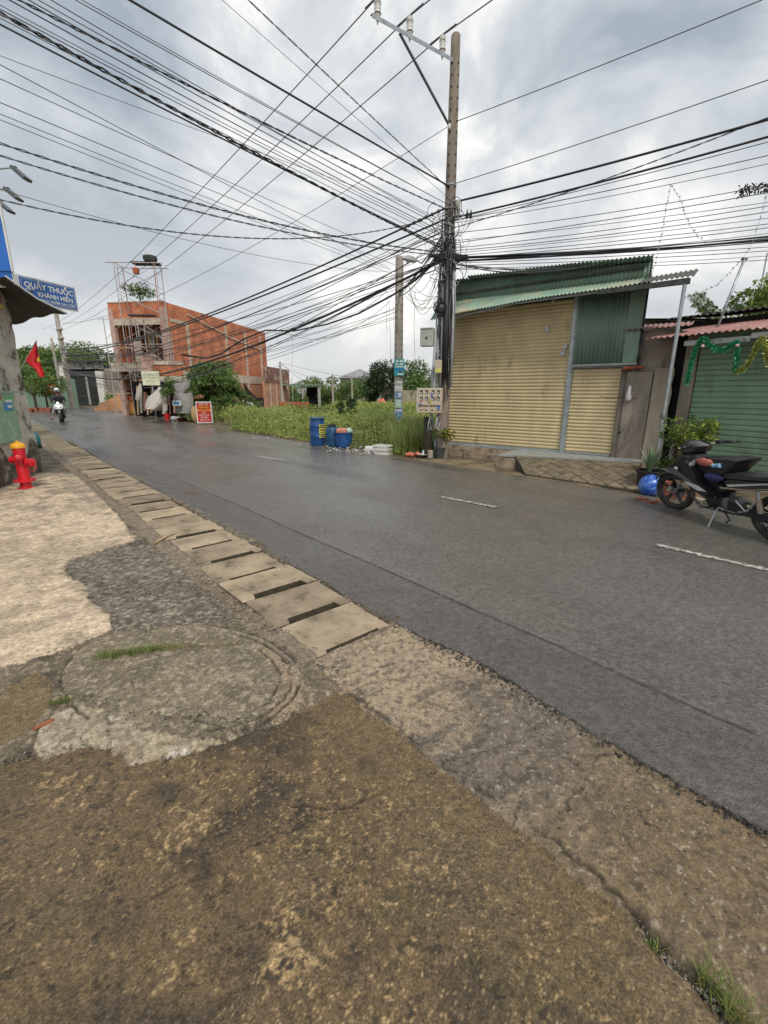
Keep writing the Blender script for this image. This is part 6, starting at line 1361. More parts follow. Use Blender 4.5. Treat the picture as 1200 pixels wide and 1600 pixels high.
def cloth(name, label, px_poly, Y, m, depth=.5, cat='tarp', seed=0):
    """draped tarp: rows of pixels top to bottom, bulging towards the road"""
    vs = []; fs = []; rows = len(px_poly); nn = 14
    for i, ((x0, y0), (x1, y1)) in enumerate(px_poly):
        for j in range(nn + 1):
            q = j / nn; yy = Y - depth * math.sin(math.pi * q) * (i / (rows - 1)) ** .7 + .09 * math.sin(j * 2.3 + i * .8 + seed) * (i / rows) + random.uniform(-.015, .015)
            p = D(x0 + (x1 - x0) * q, y0 + (y1 - y0) * q + random.uniform(-.4, .4), yy); vs.append((p.x, p.y, max(.01, p.z)))
    for i in range(rows - 1):
        for j in range(nn): a = i * (nn + 1) + j; fs.append((a, a + 1, a + nn + 2, a + nn + 1))
    mb = MB(); mb.add(vs, fs); m_ = len(vs); vs2 = [(x, y + .25 + depth, z) for x, y, z in vs]; return solo(mb, name, m, label, cat, smooth=True)
m_tarp = mat('dirty_white_tarp', (.50, .46, .41), .8, .18, 4, .4, 12, spots=(.28, .24, .20), spotscale=4, spotlo=.55, spothi=.7); m_tarp2 = mat('grey_tarp', (.34, .33, .31), .8, .2, 4, .4, 12)
cloth('tarp', 'dirty white tarp draped like a tent over the stall things', [((248, 604), (256, 606)), ((244, 610), (262, 612)), ((236, 617), (264, 620)), ((229, 624), (264, 632)), ((227, 632), (250, 643)), ((227, 639), (243, 640))], 24.6, m_tarp, .9)
cloth('tarp', 'white tarp end hanging right beside the draped tent tarp', [((252, 606), (262, 608)), ((254, 616), (263, 616)), ((253, 628), (262, 628)), ((254, 640), (262, 640)), ((253, 647), (260, 646))], 24.2, m_tarp, .3, seed=3)
cloth('tarp', 'grey tarp sheet hanging from the stall front under the pale board', [((268, 598), (298, 596)), ((270, 606), (296, 606)), ((274, 612), (292, 611)), ((278, 616), (288, 616))], 25.5, m_tarp2, .3, seed=5)
cloth('tarp', 'large grey tarp covering the stall behind the white frame', [((272, 616), (300, 613)), ((272, 626), (302, 622)), ((274, 637), (302, 634)), ((275, 646), (300, 646))], 25.0, m_tarp2, .3, seed=8)
cloth('sack_cloth', 'pale torn sheet hanging over the orange-brown barrel', [((218, 598), (221, 600)), ((214, 608), (222, 612)), ((212, 618), (221, 622)), ((211, 624), (218, 627))], 25.2, m_tarp, .15, seed=2)
g_ = G(262, 655); s_ = g_.y / 700
mb = MB(); mb.b2(-4.5 * s_, 4.5 * s_, -.15, .15, 0, 8.5 * s_); 
mb = MB(); mb.lathe([(3.8 * s_, 0), (4.6 * s_, 8.5 * s_), (4.8 * s_, 8.6 * s_), (4.2 * s_, 8.6 * s_), (3.5 * s_, .02)], 4, g_, Matrix.Rotation(R(45), 3, 'Z')); solo(mb, 'red_tub', mat('bright_red_plastic', (.72, .02, .03), .35), 'bright red square tub on the road edge by the tarps', 'tub')
mb = MB(); c = G(272, 657); mb.ball((c.x, c.y, .12), .17, 9, 6, (1.1, .8, .8)); mb.ball((c.x + .22, c.y, .10), .13, 8, 5); solo(mb, 'plastic_bag', m_bagw, 'white plastic bags lying right of the bright red tub', 'bag', smooth=True)
c = G(285, 658); mb = MB(); mb.lathe([(.22, 0), (.30, .16), (.33, .17), (.29, .14)], 14, c); solo(mb, 'planter_bowl', mat('dark_red_plastic', (.13, .03, .03), .5), 'dark red planter bowl on the road edge', 'bowl', smooth='auto')
tree('small plant in the dark red planter bowl by the road', Vector((c.x, c.y, .12)), .55, .3, .22, 260, .12, m_lf_l, trunk_h=.2, clumps=5, cat='plant', name='plant')
tree('flowering plant with yellow blossoms hanging at the stall', D(262, 626, 24.0), 1.15, .34, .42, 420, .16, m_lf_m, trunk_h=.7, clumps=7, cat='plant', name='plant')
for k_, (px, py, h, lb) in enumerate(((300, 660, .6, 'pale weed clump left of the standing red board'), (309, 658, .45, 'small weeds beside the grey bucket at the stall'), (272, 648, .8, 'leafy pot plant behind the bright red tub'))): tree(lb, G(px, py), h, .3, h * .4, 420, .10, m_lf_l, trunk_h=h * .3, clumps=6, cat='plant', name='plant')
mb = MB(); c = G(304, 657); mb.lathe([(.13, 0), (.17, .36), (.18, .37), (.15, .33)], 12, c); solo(mb, 'bucket', m_pvc, 'pale grey bucket left of the standing red board', 'bucket', smooth='auto')
# covered scooter front under the tarp
c = G(246, 652); ms = thing('motor_scooter', 'dark scooter half hidden under the dirty white tarp', 'scooter', c)
MB().torus((.15, 0, .26), .21, .055, None, 20, 6).build('wheel', m_blk, ms); MB().puff([(-.6, .3), (-.2, .25), (.1, .45), (.2, .8), (0, .9), (-.5, .75)], .16).build('body', mat('dark_maroon', (.07, .015, .012), .4), ms); MB().torus((-.75, 0, .26), .21, .055, None, 20, 6).build('wheel', m_blk, ms); MB().b2(.12, .28, -.2, -.15, .62, .7).build('headlight', m_bagw, ms)
fr = thing('metal_frame', 'white tubular frame standing in front of the grey tarp', 'frame', G(286, 655)); a = fr.location; z_ = D(286, 613, a.y).z; s_ = a.y / 700
for dx in (-6, 16): MB().tube([(dx * s_ + (0 if dx < 0 else 0), 0, 0), (dx * s_, 0, z_)], .03, 6).build('post', m_white, fr)
MB().tube([(-16 * s_, 0, z_ + .01), (24 * s_, 0, z_ - .02)], .03, 6).build('top_bar', m_white, fr)
t = thing('small_table', 'small white-edged blue box hanging in the stall', 'box', D(277, 630, 24.6)); MB().b2(-.22, .22, -.1, .1, -.12, .14).build('box', m_white, t); MB().b2(-.15, .15, -.115, -.101, -.06, .07).build('blue_face', m_blu, t)
mb = MB(); c = G(223, 650); mb.b2(-.2, .2, -.2, .2, .42, .46); 
st_ = thing('stool', 'blue plastic stool beside the orange-brown barrel', 'stool', G(224, 650)); MB().bev(-.2, .2, -.2, .2, .42, .47, .01).build('seat', m_blu, st_)
for a in (-.16, .16):
    for b in (-.16, .16): MB().b2(a - .02, a + .02, b - .02, b + .02, 0, .419).build('leg', m_blu, st_)

# ================================================================== gated house, far left
gp = TB(141, 56); gh = thing('gated_house', 'old single-storey house with dark metal gate between whitewashed pillars', 'house', Vector((gp.x, 56, 0)), -.05)
gx = gp.x; k56 = 56 / 729.0
def hx_(px): return (px - 145) * k56 * 1.0
m_wp = mat('whitewash', (.66, .64, .58), .85, .12, 3, .3, 12, spots=(.3, .27, .22), spotscale=1.2, spotlo=.6, spothi=.72)
zt_ = 4.9
gl_, gr_ = hx_(104), hx_(172)
MB().b2(gl_, gr_, .5, 7, 0, 4.7).build('house_body', m_in, gh)  # black body, its colour stands in for the shade behind the gate
MB().b2(gl_ - .2, gl_ + 1.0, -.3, .3, 0, 4.0).build('gate_pillar', m_wp, gh, label='left whitewashed gate pillar'); MB().b2(gr_ - .9, gr_ - .1, -.3, .3, 0, 4.0).build('gate_pillar', m_wp, gh, label='right whitewashed gate pillar')
MB().b2(gl_ - .1, gl_ + .5, -.25, .3, 4.0, 5.2).build('pillar_top', m_wp, gh)
MB().b2(gl_ + .52, gr_ - .1, -.1, .3, 4.25, 5.05).build('fascia', mat('mouldy_fascia', (.40, .38, .33), .9, .2, 3, .4, 12, spots=(.08, .07, .06), spotscale=1.2, spotlo=.5, spothi=.6), gh)
MB().b2(gl_ - .5, gr_ + .2, -.7, 1.0, 5.06, 5.2).build('eave', m_rust, gh); MB().b2(gl_ + 1.0, gr_ - .9, -.06, .2, 3.4, 4.0).build('louvre', mat('dark_louvre', (.04, .055, .05), .7), gh)
for i in range(24): x = gl_ + 1.05 + i * (gr_ - gl_ - 2.0) / 23; MB().b2(x - .035, x + .035, .05, .09, .1, 3.35).build('gate_bar', m_rust, gh)
for z in (.15, 1.1, 2.3, 3.3): MB().b2(gl_ + 1.0, gr_ - .9, .04, .10, z, z + .10).build('gate_rail', m_rust, gh)
MB().b2(hx_(142) - .12, hx_(142) + .12, -.02, .12, .1, 3.4).build('gate_post', m_fas, gh)
MB().b2(gr_ - .09, gr_ + 1.6, .1, .4, 0, 4.3).build('side_wall', m_cem, gh)
t = thing('flower_pots', 'pot plants and a box in front of the dark gate', 'pots', G(161, 636) + Vector((0, 1, 0))); MB().b2(-.9, -.1, -.2, .2, 0, .5).build('box', m_fas, t); MB().lathe([(.2, 0), (.28, .5)], 10, (.3, 0, 0)).build('pot', m_clay, t)
leafmesh('leaves', rng.normal(size=(160, 3)) * .25 + np.array([[.3, 0, 1.0]]), rng.normal(size=(160, 3)), .3, .12, m_lf_l, rng.uniform(0, 1, 160), t)
# far poles at left
pl2 = pole('utility_pole', 'thick concrete utility pole behind the gated house and pharmacy sign', Vector((D(107, 600, 45).x, 45, 0)), 9.2, .24, .17, m_conc, holes=False)
for z in (7.2, 6.4): MB().lathe([(.16, 0), (.2, .1), (.16, .22)], 8, (.28, -.2, z)).build('insulator', m_cream, pl2); MB().lathe([(.25, z - .05), (.25, z + .05)], 12).build('band', m_fas, pl2)
MB().b2(.2, .38, -.3, -.1, 4.7, 5.3).build('meter_box', m_white, pl2)
pole('utility_pole', 'thin leaning concrete post left of the thick far pole', Vector((D(93, 600, 42).x, 42, 0)), 6.2, .13, .10, m_conc, holes=False)
# small red sign, plant, bricks beyond the road
t = thing('small_sign', 'small red sign above the motor scooter rider', 'sign', Vector((D(80, 605, 40).x, 40, 0))); MB().b2(-.35, .35, -.03, .03, 1.55, 2.25).build('board', MATS['sign_red'], t); MB().b2(-.22, .22, -.04, -.031, 1.95, 2.08).build('print', m_white, t); MB().b2(-.22, .22, -.04, -.031, 1.7, 1.8).build('print', m_white, t); MB().tube([(0, .02, 0), (0, .02, 1.6)], .03, 6).build('post', m_fas, t)
c = TB(62, 38); t = thing('brick_stack', 'low heap of red bricks beyond the road at the left', 'brick stack', Vector((c.x, 38, 0)))
for i in range(14): MB().bev(-.3, .3, -.15, .15, 0, .17, .01).shift((-(i % 7 - 3) * .5 - random.uniform(-.1, .1), 0, -(i // 7) * .18)).build('brick', m_bric, t)
MB().b2(-1.0, 6, .0, .1, 0, 2.4).shift((3.5, -6, 0)).build('green_fence', m_grn, None)['kind'] = 'structure'
bpy.data.objects.remove(bpy.data.objects['green_fence'])
fg = thing('tin_fence', 'green corrugated tin fence behind the small red sign', 'fence', Vector((D(78, 600, 48).x, 48, 0))); corrsheet(-3.0, 2.6, lambda x: (0, 2.9), lambda x: (-.01, .02), .04, .3, nst=4).build('sheet', m_grn, fg)
# low wall and far village
mb = MB(); a = D(440, 614, 58); mb.b2(a.x, 2.5, 75, 75.2, 0, 2.0); solo(mb, 'boundary_wall', m_cem, 'long low grey boundary wall at the far edge of the lot', 'wall')
mb = MB(); a = D(620, 614, 40); b = D(656, 614, 40); mb.b2(a.x, b.x + .6, 40, 40.2, 0, 1.75); solo(mb, 'boundary_wall', m_cem2, 'short pale boundary wall right of the shorter pole', 'wall')
sh_ = thing('open_shed', 'open shed with flat grey-green roof on posts in the far lot', 'shed', TB(488, 50)); MB().b2(-4.6, .9, -.8, .8, 2.25, 2.42).build('roof', m_grn, sh_)
for x in (-.9, .8): MB().b2(x - .14, x + .14, -.6, -.3, 0, 2.24).build('post', m_fas, sh_)
MB().b2(-.7, .6, .4, .5, 0, 2.1).build('door_opening', m_in, sh_)
def farhouse(label, px, Y, w, h, rh, m, mr, rz=0):
    t = thing('house', label, 'house', TB(px, Y), rz); MB().b2(-w / 2, w / 2, 0, 5, 0, h).build('wall', m, t)
    mb = MB(); mb.add([(-w / 2 - .5, -.6, h), (w / 2 + .5, -.6, h), (w / 2 + .5, 5.4, h), (-w / 2 - .5, 5.4, h), (0, -.6, h + rh), (0, 5.4, h + rh)], [(0, 1, 4), (2, 3, 5), (0, 4, 5, 3), (1, 2, 5, 4), (3, 2, 1, 0)]); mb.build('roof', mr, t)
    for x in (-w * .25, w * .2): f_ = MB().b2(x - .45, x + .45, -.05, -.002, h * .35, h * .78).build('window', m_fas, t); MB().b2(x - .36, x + .36, -.07, -.051, h * .4, h * .73).build('pane', m_glassd, f_)
    MB().b2(-.5, .5, -.06, -.003, 0, h * .7).build('door', m_in, t); return t
farhouse('far house with a pale grey gable roof left of the dark tree', 563, 70, 6.0, 3.6, 1.3, m_fas, mat('pale_roof', (.40, .41, .42), .7, .15, 2)); farhouse('low white far house beside the dark tree', 581, 66, 4.0, 2.4, .5, m_wp, m_pvc, .1)
farhouse('far low house seen between the shorter pole and the meter cabinets', 632, 70, 5.0, 3.0, .8, m_wp, m_pvc)
for px, lb in ((591, 'coral red tarp heap at the far edge of the weeds'), ): c = TB(px + 5, 40); mb = MB(); mb.ball((c.x, c.y, .62), .42, 10, 7, (1.1, .8, .9)); mb.v = [(x + random.uniform(-.07, .07), y, z + random.uniform(-.07, .07)) for x, y, z in mb.v]; solo(mb, 'tarp_heap', mat('coral_tarp', (.62, .14, .09), .7), lb, 'tarp', smooth=True)
for px, ptop, Y, lb, r in ((440, 565, 40, 'thin utility pole in front of the tin annex', .13), (457, 590, 55, 'thinnest far pole left of the open shed', .05), (520, 585, 50, 'thin concrete pole in the middle of the far lot', .12), (550, 590, 52, 'thin concrete pole right of the middle of the far lot', .11)):
    c = TB(px, Y); pole('utility_pole', lb, c, D(px, ptop, Y).z, r, r * .7, m_conc, holes=False, sides=8)
for (a, b, s_) in (((440, 568, 40), (520, 587, 50), 1.1), ((440, 570, 40), (520, 589, 50), .5), ((440, 575, 40), (414, 580, 44), .2), ((440, 569, 40), (414, 572, 44), .2), ((520, 587, 50), (550, 592, 52), .4), ((550, 592, 52), (655, 590, 55), .5), ((520, 586, 50), (655, 585, 55), .3), ((440, 567, 40), (655, 594, 60), .6)):
    cab(D(*a), D(*b), s_, .012, 'thin far wire strung between the thin poles of the lot', m_gcab, grp='far wires over the lot')

# ================================================================== barrels, crate and litter at the lot edge
m_bar = mat('blue_plastic_barrel', (.02, .085, .27), .4, .18, 4, .1, 30, spots=(.05, .13, .30), spotscale=6, spotlo=.58, spothi=.7); m_bar2 = mat('dark_blue_barrel', (.012, .075, .16), .45, .2, 4, .1, 30)
def barrel(px, py, prof, m, label, sc=1):
    c = G(px, py); t = thing('barrel', label, 'barrel', c); MB().lathe(prof, 24).build('drum', m, t, smooth='auto'); return t, c
t, c = barrel(497, 697, [(.17, 0), (.215, .03), (.235, .10), (.235, .30), (.245, .32), (.235, .34), (.235, .60), (.243, .62), (.235, .64), (.225, .72), (.205, .78), (.205, .80)], m_bar, 'tall closed blue barrel with yellow labels at the road edge')
MB().lathe([(.205, .80), (.235, .80), (.235, .85), (.215, .86), (0, .86)], 24).build('lid', m_bar2, t, smooth='auto')
m_ylab = mat('yellow_label', (.70, .62, .05), .5, .1, 10)
def curved(px_a0, px_a1, z0, z1, r, n=6):
    vs = []; fs = []
    for i in range(n + 1):
        a = R(px_a0 + (px_a1 - px_a0) * i / n); vs += [(r * math.cos(a), r * math.sin(a), z0), (r * math.cos(a), r * math.sin(a), z1)]
    for i in range(n): fs.append((2 * i, 2 * i + 2, 2 * i + 3, 2 * i + 1))
    mb = MB(); mb.add(vs, fs); return mb
for z0, z1 in ((.27, .35), (.38, .56), (.59, .67)): curved(-70, -12, z0, z1, .2475).build('label', m_ylab, t)
for z0, z1 in ((.29, .33), (.42, .45), (.48, .52), (.61, .65)): curved(-62, -22, z0, z1, .2485).build('print', m_ink, t)
for z0, z1 in ((.30, .36), (.42, .5)): curved(-190, -165, z0, z1, .2475).build('label', m_ylab, t)
t, c = barrel(520, 699, [(.14, 0), (.19, .04), (.205, .12), (.21, .40), (.20, .50), (.17, .58), (.15, .60), (.10, .61)], m_bar2, 'narrower teal-blue drum between the other two barrels')
MB().lathe([(.10, .605), (.12, .62), (.11, .67), (0, .68)], 16).build('cap', m_blk, t, smooth='auto'); MB().tube([(-.1, 0, .62), (-.02, -.05, .70), (.1, 0, .66)], .014, 5).build('handle', m_blk, t)
t, c = barrel(537, 700, [(.15, 0), (.21, .04), (.24, .14), (.26, .30), (.26, .44), (.275, .46), (.25, .46), (.235, .30), (.12, .06)], m_bar, 'open cut-down blue barrel heaped with rubbish')
mb = MB(); mb.bev(c.x - .20, c.x + .12, c.y - .14, c.y + .12, .42, .58, .04); solo(mb, 'foam_box', mat('salmon_foam', (.62, .24, .17), .7, .12, 6), 'salmon pink foam box lying in the open blue barrel', 'box')
mb = MB(); mb.ball((c.x + .17, c.y - .02, .50), .10, 9, 6); solo(mb, 'plastic_bag', m_gnp, 'pale green plastic bag in the open blue barrel', 'bag', smooth=True)
m_lit = leafmat('litter_plastic', (.45, .42, .38), (.80, .80, .78), .5); Pl = []; Rl = []
for px0, px1, py0, py1, k in ((548, 570, 688, 693, 45), (512, 600, 703, 709, 60), (550, 585, 706, 712, 50), (460, 512, 697, 701, 14), (395, 470, 678, 690, 12)):
    for _ in range(k): p = G(random.uniform(px0, px1), random.uniform(py0, py1)); Pl.append((p.x, p.y, random.uniform(.02, .12) + (.25 if px0 == 548 else 0))); Rl.append(random.uniform(.02, .065))
o = pebbles('litter', np.array(Pl), np.array(Rl), m_lit)
Pl = []; Rl = []
for _ in range(700): a = random.uniform(7.6, 30); n_ = 7.75 + abs(random.gauss(0, .12)); p = RD(a, n_); Pl.append((p.x, p.y, .01)); Rl.append(random.uniform(.01, .035))
m_peb2 = leafmat('kerb_rubble', (.16, .10, .06), (.42, .34, .25), .9); pebbles('rubble', np.array(Pl), np.array(Rl), m_peb2)
c = G(598, 710); t = thing('crate', 'white slatted plastic crate at the foot of the weeds', 'crate', c, -.5); wC, dC, hC = .44, .32, .25
MB().b2(-wC / 2, wC / 2, -dC / 2, dC / 2, 0, .02).build('bottom', m_white, t)
for z in (.02, .115, .21):
    for y in (-dC / 2, dC / 2 - .012): MB().b2(-wC / 2, wC / 2, y, y + .012, z + .001, z + .04).build('slat', m_white, t)
    for x in (-wC / 2, wC / 2 - .012): MB().b2(x, x + .012, -dC / 2 + .013, dC / 2 - .013, z + .001, z + .04).build('slat', m_white, t)
for i in range(7): x = -wC / 2 + .01 + i * (wC - .035) / 6; MB().b2(x, x + .014, -dC / 2 + .002, -dC / 2 + .010, .061, .209).build('bar', m_white, t)
MB().b2(-wC / 2 + .02, wC / 2 - .02, -dC / 2 + .02, dC / 2 - .02, .021, .16).build('contents', m_tarp, t)
c = G(577, 707); mb = MB(); mb.bev(c.x - .12, c.x + .12, c.y - .08, c.y + .1, 0, .17, .02); solo(mb, 'foam_box', m_bagw, 'small broken white foam box left of the white crate', 'box')
# grey tubs, rubbish near the big pole
m_tub = mat('charcoal_tub', (.05, .055, .06), .5, .15, 5)
c = G(688, 717); c.y += .15; mb = MB(); mb.lathe([(.11, 0), (.14, .24), (.155, .245), (.155, .27), (.13, .27), (.12, .2)], 18, c); solo(mb, 'plant_pot', m_tub, 'charcoal plastic pot holding the croton plant by the grey post', 'pot', smooth='auto')
pc = c.copy()
c = G(652, 707); mb = MB(); mb.lathe([(.10, 0), (.13, .26), (.14, .265), (.14, .29), (.115, .29), (.1, .2)], 18, c); solo(mb, 'plant_pot', m_tub, 'charcoal plastic pot with spiky leaves left of the big pole', 'pot', smooth='auto')
c2_ = c.copy()
mb = MB(); mb.bev(-.06, .06, -.05, .05, 0, .2, .01); mb.shift(-G(672, 716)); solo(mb, 'clay_block', m_cem2, 'small pale stone block leaning beside the grey post', 'block')
c = G(643, 714); mb = MB()
for k in range(7): mb.ball((c.x + random.uniform(-.16, .16), c.y + random.uniform(-.08, .08), .05 + random.uniform(0, .06)), random.uniform(.05, .08), 7, 5)
mb.v = [(x + random.uniform(-.02, .02), y + random.uniform(-.015, .015), max(.01, z * .8 + random.uniform(-.02, .02))) for x, y, z in mb.v]
solo(mb, 'rag_heap', mat('coral_rag', (.60, .17, .10), .7, .2, 10), 'heap of coral orange rags at the road edge left of the pots', 'rags', smooth=True, kind='stuff')
c = G(661, 715); mb = MB(); mb.lathe([(.04, 0), (.15, .035), (.16, .04), (.14, .045), (.02, .015)], 16, c + Vector((0, 0, .05))); mb.lathe([(.03, 0), (.02, .12), (.0, .13)], 8, c + Vector((0, 0, .06))); solo(mb, 'dish', m_bagw, 'white dish lying on the ground between the rags and the grey post', 'dish', smooth='auto')
m_crot = leafmat('croton_leaves', (.04, .10, .02), (.42, .42, .06))
def potplant(label, base, h, r, n, leaf, m, up=.3, stems=6, name='potted_plant', wid=.32, droop=.25):
    t = thing(name, label, 'plant', base); mb = MB(); P = []; Dn = []
    for k in range(stems):
        a = random.uniform(0, 6.28); e_ = Vector((math.cos(a) * r * random.uniform(.3, 1), math.sin(a) * r * random.uniform(.3, 1), h * random.uniform(.65, 1))); pts = [Vector((0, 0, 0)).lerp(e_, i / 5) + Vector((0, 0, .08 * h * math.sin(i / 5 * 3.14))) for i in range(6)]; mb.tube(pts, [.009, .008, .007, .006, .005, .004], 5)
        for _ in range(n // stems): q = random.uniform(.3, 1) ** .7; i = min(4, int(q * 5)); p = pts[i].lerp(pts[i + 1], q * 5 - i); b = random.uniform(0, 6.28); P.append(p + Vector((random.gauss(0, .02), random.gauss(0, .02), random.gauss(0, .02)))); Dn.append((math.cos(b), math.sin(b), up + random.gauss(0, .4)))
    mb.build('stems', m_bark, t); n_ = len(P); L_ = rng.uniform(.6, 1.2, n_) * leaf; leafmesh('leaves', np.array(P), np.array(Dn), L_, L_ * wid, m, np.clip(rng.normal(.5, .25, n_), 0, 1), t, droop); return t
potplant('croton plant with yellow-green leaves in the charcoal pot by the grey post', pc + Vector((.04, 0, .22)), .62, .3, 170, .17, m_crot, stems=7)
potplant('dark leafy plant low behind the grey post', G(676, 708) + Vector((0, .1, .0)), .4, .22, 90, .15, m_lf_m, stems=5)
def spiky(label, base, h, n, m, w=.03):
    t = thing('spiky_plant', label, 'plant', base); vs = []; fs = []; mb = MB()
    for k in range(n):
        a = random.uniform(0, 6.28); ln = h * random.uniform(.75, 1.1); out_ = random.uniform(.15, .75); d_ = Vector((math.cos(a), math.sin(a), 0)); s_ = Vector((-math.sin(a), math.cos(a), 0)); b0 = len(vs); L_ = []
        for i in range(6):
            q = i / 5; p = d_ * (ln * out_ * q ** 1.3) + Vector((0, 0, ln * (q - .22 * out_ * q * q))); ww = w * (1 - q) ** .6 + .001; L_.append((p - s_ * ww / 2, p + Vector((0, 0, -ww * .25)), p + s_ * ww / 2))
        for tri in L_: vs += [tuple(x) for x in tri]
        for i in range(5): b = b0 + i * 3; fs += [(b, b + 1, b + 4, b + 3), (b + 1, b + 2, b + 5, b + 4)]
    mb.add(vs, fs); mb.build('leaves', m, t); return t
m_aloe = mat('aloe_green', (.16, .24, .12), .5, .3, 10)
spiky('spiky grey-green leaves in the charcoal pot left of the big pole', c2_ + Vector((0, 0, .24)), .38, 16, m_aloe, .02)

# ================================================================== right: blue ball, pots, bush, bricks
c = G(1013, 777); c += Vector((.08, .12, 0))
m_ball = bpy.data.materials.new('marbled_blue'); m_ball.use_nodes = True; t_ = m_ball.node_tree; b_ = t_.nodes['Principled BSDF']; b_.inputs['Roughness'].default_value = .3
nn = t_.nodes.new('ShaderNodeTexNoise'); nn.inputs['Scale'].default_value = 9; nn.inputs['Detail'].default_value = 6; nn.inputs['Distortion'].default_value = 1.5; rr = t_.nodes.new('ShaderNodeValToRGB'); rr.color_ramp.elements[0].position = .4; rr.color_ramp.elements[0].color = (.01, .06, .40, 1); rr.color_ramp.elements[1].position = .68; rr.color_ramp.elements[1].color = (.16, .36, .72, 1)
tt = t_.nodes.new('ShaderNodeTexCoord'); t_.links.new(tt.outputs['Object'], nn.inputs['Vector']); t_.links.new(nn.outputs['Fac'], rr.inputs[0]); t_.links.new(rr.outputs[0], b_.inputs['Base Color'])
rb_ = .172; mb = MB(); mb.ball((c.x, c.y, rb_ - .006), rb_, 28, 18); solo(mb, 'blue_ball', m_ball, 'marbled blue plastic ball lying at the kerb beside the motorbike', 'ball', smooth=True)
gP = G(1030, 770); gP += Vector((.35, .42, 0))
c3 = c + Vector((.22, .42, 0)); mb = MB(); mb.lathe([(.15, 0), (.21, .30), (.23, .31), (.23, .34), (.19, .34), (.18, .26)], 20, c3); solo(mb, 'plant_pot', m_blk, 'black pot with the spiky aloe behind the blue ball', 'pot', smooth='auto')
c4 = c3 + Vector((.42, -.22, 0)); mb = MB(); mb.lathe([(.17, 0), (.23, .32), (.25, .33), (.25, .36), (.21, .36), (.2, .28)], 20, c4); solo(mb, 'plant_pot', m_blk, 'black pot of the leafy bush behind the front wheel', 'pot', smooth='auto')
c5 = c3 + Vector((.62, .30, 0)); mb = MB(); mb.lathe([(.17, 0), (.23, .32), (.25, .33), (.25, .36), (.21, .36), (.2, .28)], 20, c5); solo(mb, 'plant_pot', m_blk, 'black pot at the back near the green shutter', 'pot', smooth='auto')
spiky('spiky aloe with long grey-green leaves behind the blue ball', c3 + Vector((-.03, 0, .27)), .55, 34, m_aloe, .035)
m_bush = leafmat('bush_leaves', (.04, .10, .015), (.38, .45, .08))
potplant('tall leafy bush with bright tips in front of the green shutter', c4 + Vector((0, 0, .3)), .95, .42, 1300, .085, m_bush, stems=22, wid=.40, up=.1)
potplant('smaller dark leafy plant beside the tall bush', c5 + Vector((0, 0, .3)), .95, .40, 800, .08, m_lf_m, stems=16, wid=.38)
potplant('low feathery plant between the aloe and the tall bush', c3 + Vector((.22, .0, .22)), .32, .25, 420, .07, m_lf_m, stems=9, wid=.25)
brick_at(1018, 788, .3, (.15, .075, .05), 'broken red brick lying in front of the blue ball'); brick_at(1030, 785, -.4, (.11, .07, .045), 'second red brick piece between the ball and the front wheel'); brick_at(1003, 783, .1, (.17, .10, .05), 'dark brick piece left of the red bricks at the kerb')
bpy.data.objects['brick'].data
bk = thing('brick_pile', 'low pile of red bricks seen through the front wheel of the motorbike', 'brick pile', G(1062, 782) + Vector((.12, .22, 0)), -.9)
for k in range(4):
    for i in range(2): o = MB().bev(-.11, .11, -.05, .05, 0, .055, .005).build('brick', m_bric, bk); o.location = (i * .23 - .12 + random.uniform(-.015, .015), random.uniform(-.02, .02), k * .058); o.rotation_euler = (0, 0, random.uniform(-.12, .12))
mb = MB(); 
for k, (px, py) in enumerate(((1110, 793), (1135, 800), (1160, 806), (1185, 812))):
    g = G(px, py) + Vector((.1, .12, 0)); mb = MB(); mb.bev(-.28, .28, -.12, .12, 0, .07, .015); mb.v = [(x + random.uniform(-.03, .03), y + random.uniform(-.02, .02), z + random.uniform(-.008, .008)) for x, y, z in mb.v]; o = mb.build('kerb_stone', m_cem2); o.location = g; o.rotation_euler = (0, 0, -1.25 + random.uniform(-.1, .1)); tag(o, ('rough kerb stone nearest the front wheel under the motorbike', 'rough kerb stone second behind the front wheel under the motorbike', 'rough kerb stone under the engine of the motorbike', 'rough kerb stone nearest the rear wheel of the motorbike')[k], 'stone', 'kerb stones under the motorbike')
# garland of tinsel
m_tin = mat('green_tinsel', (.04, .34, .16), .3, .4, 40, metal=.3); m_tin2 = mat('gold_green_tinsel', (.38, .42, .10), .3, .4, 40, metal=.3)
def onplane(px, py, y_off=-.46):       # a point of the green shutter's plane, y_off in front of it
    M_ = parent_mat(nb); nrm = (M_.to_3x3() @ Vector((0, 1, 0))); p0 = M_ @ Vector((0, y_off, 0)); d = Vector(ray(px, py)); o = Vector((0, 0, H)); return o + d * ((p0 - o).dot(nrm) / d.dot(nrm))
def tinsel(pts, m, label, Rr=.035):
    P = [onplane(*p) for p in pts]; tot = []
    for a, b in zip(P[:-1], P[1:]):
        k = max(2, int((b - a).length / .006)); tot += [a.lerp(b, i / k) for i in range(k)]
    P = []; Dn = []
    for p in tot:
        for _ in range(8): d = Vector((random.gauss(0, 1), random.gauss(0, 1), random.gauss(0, 1))).normalized(); P.append(tuple(p)); Dn.append(tuple(d))
    t = thing('tinsel_garland', label, 'garland', tot[0]); n_ = len(P); o = leafmesh('strands', np.array(P) - np.array(tot[0])[None], np.array(Dn), rng.uniform(.7, 1.3, n_) * Rr * 1.7, .011, m, rng.uniform(0, 1, n_), t, .1)
    MB().tube([q - tot[0] for q in tot[::6]], .004, 4).build('cord', m_gcab, t); return t
tinsel([(1073, 600), (1077, 580), (1082, 560), (1088, 542), (1096, 530), (1101, 529), (1108, 537), (1118, 546), (1130, 547), (1143, 539), (1152, 533), (1152, 550), (1151, 568), (1147, 580)], m_tin, 'green tinsel garland looping along the eave over the green shutter')
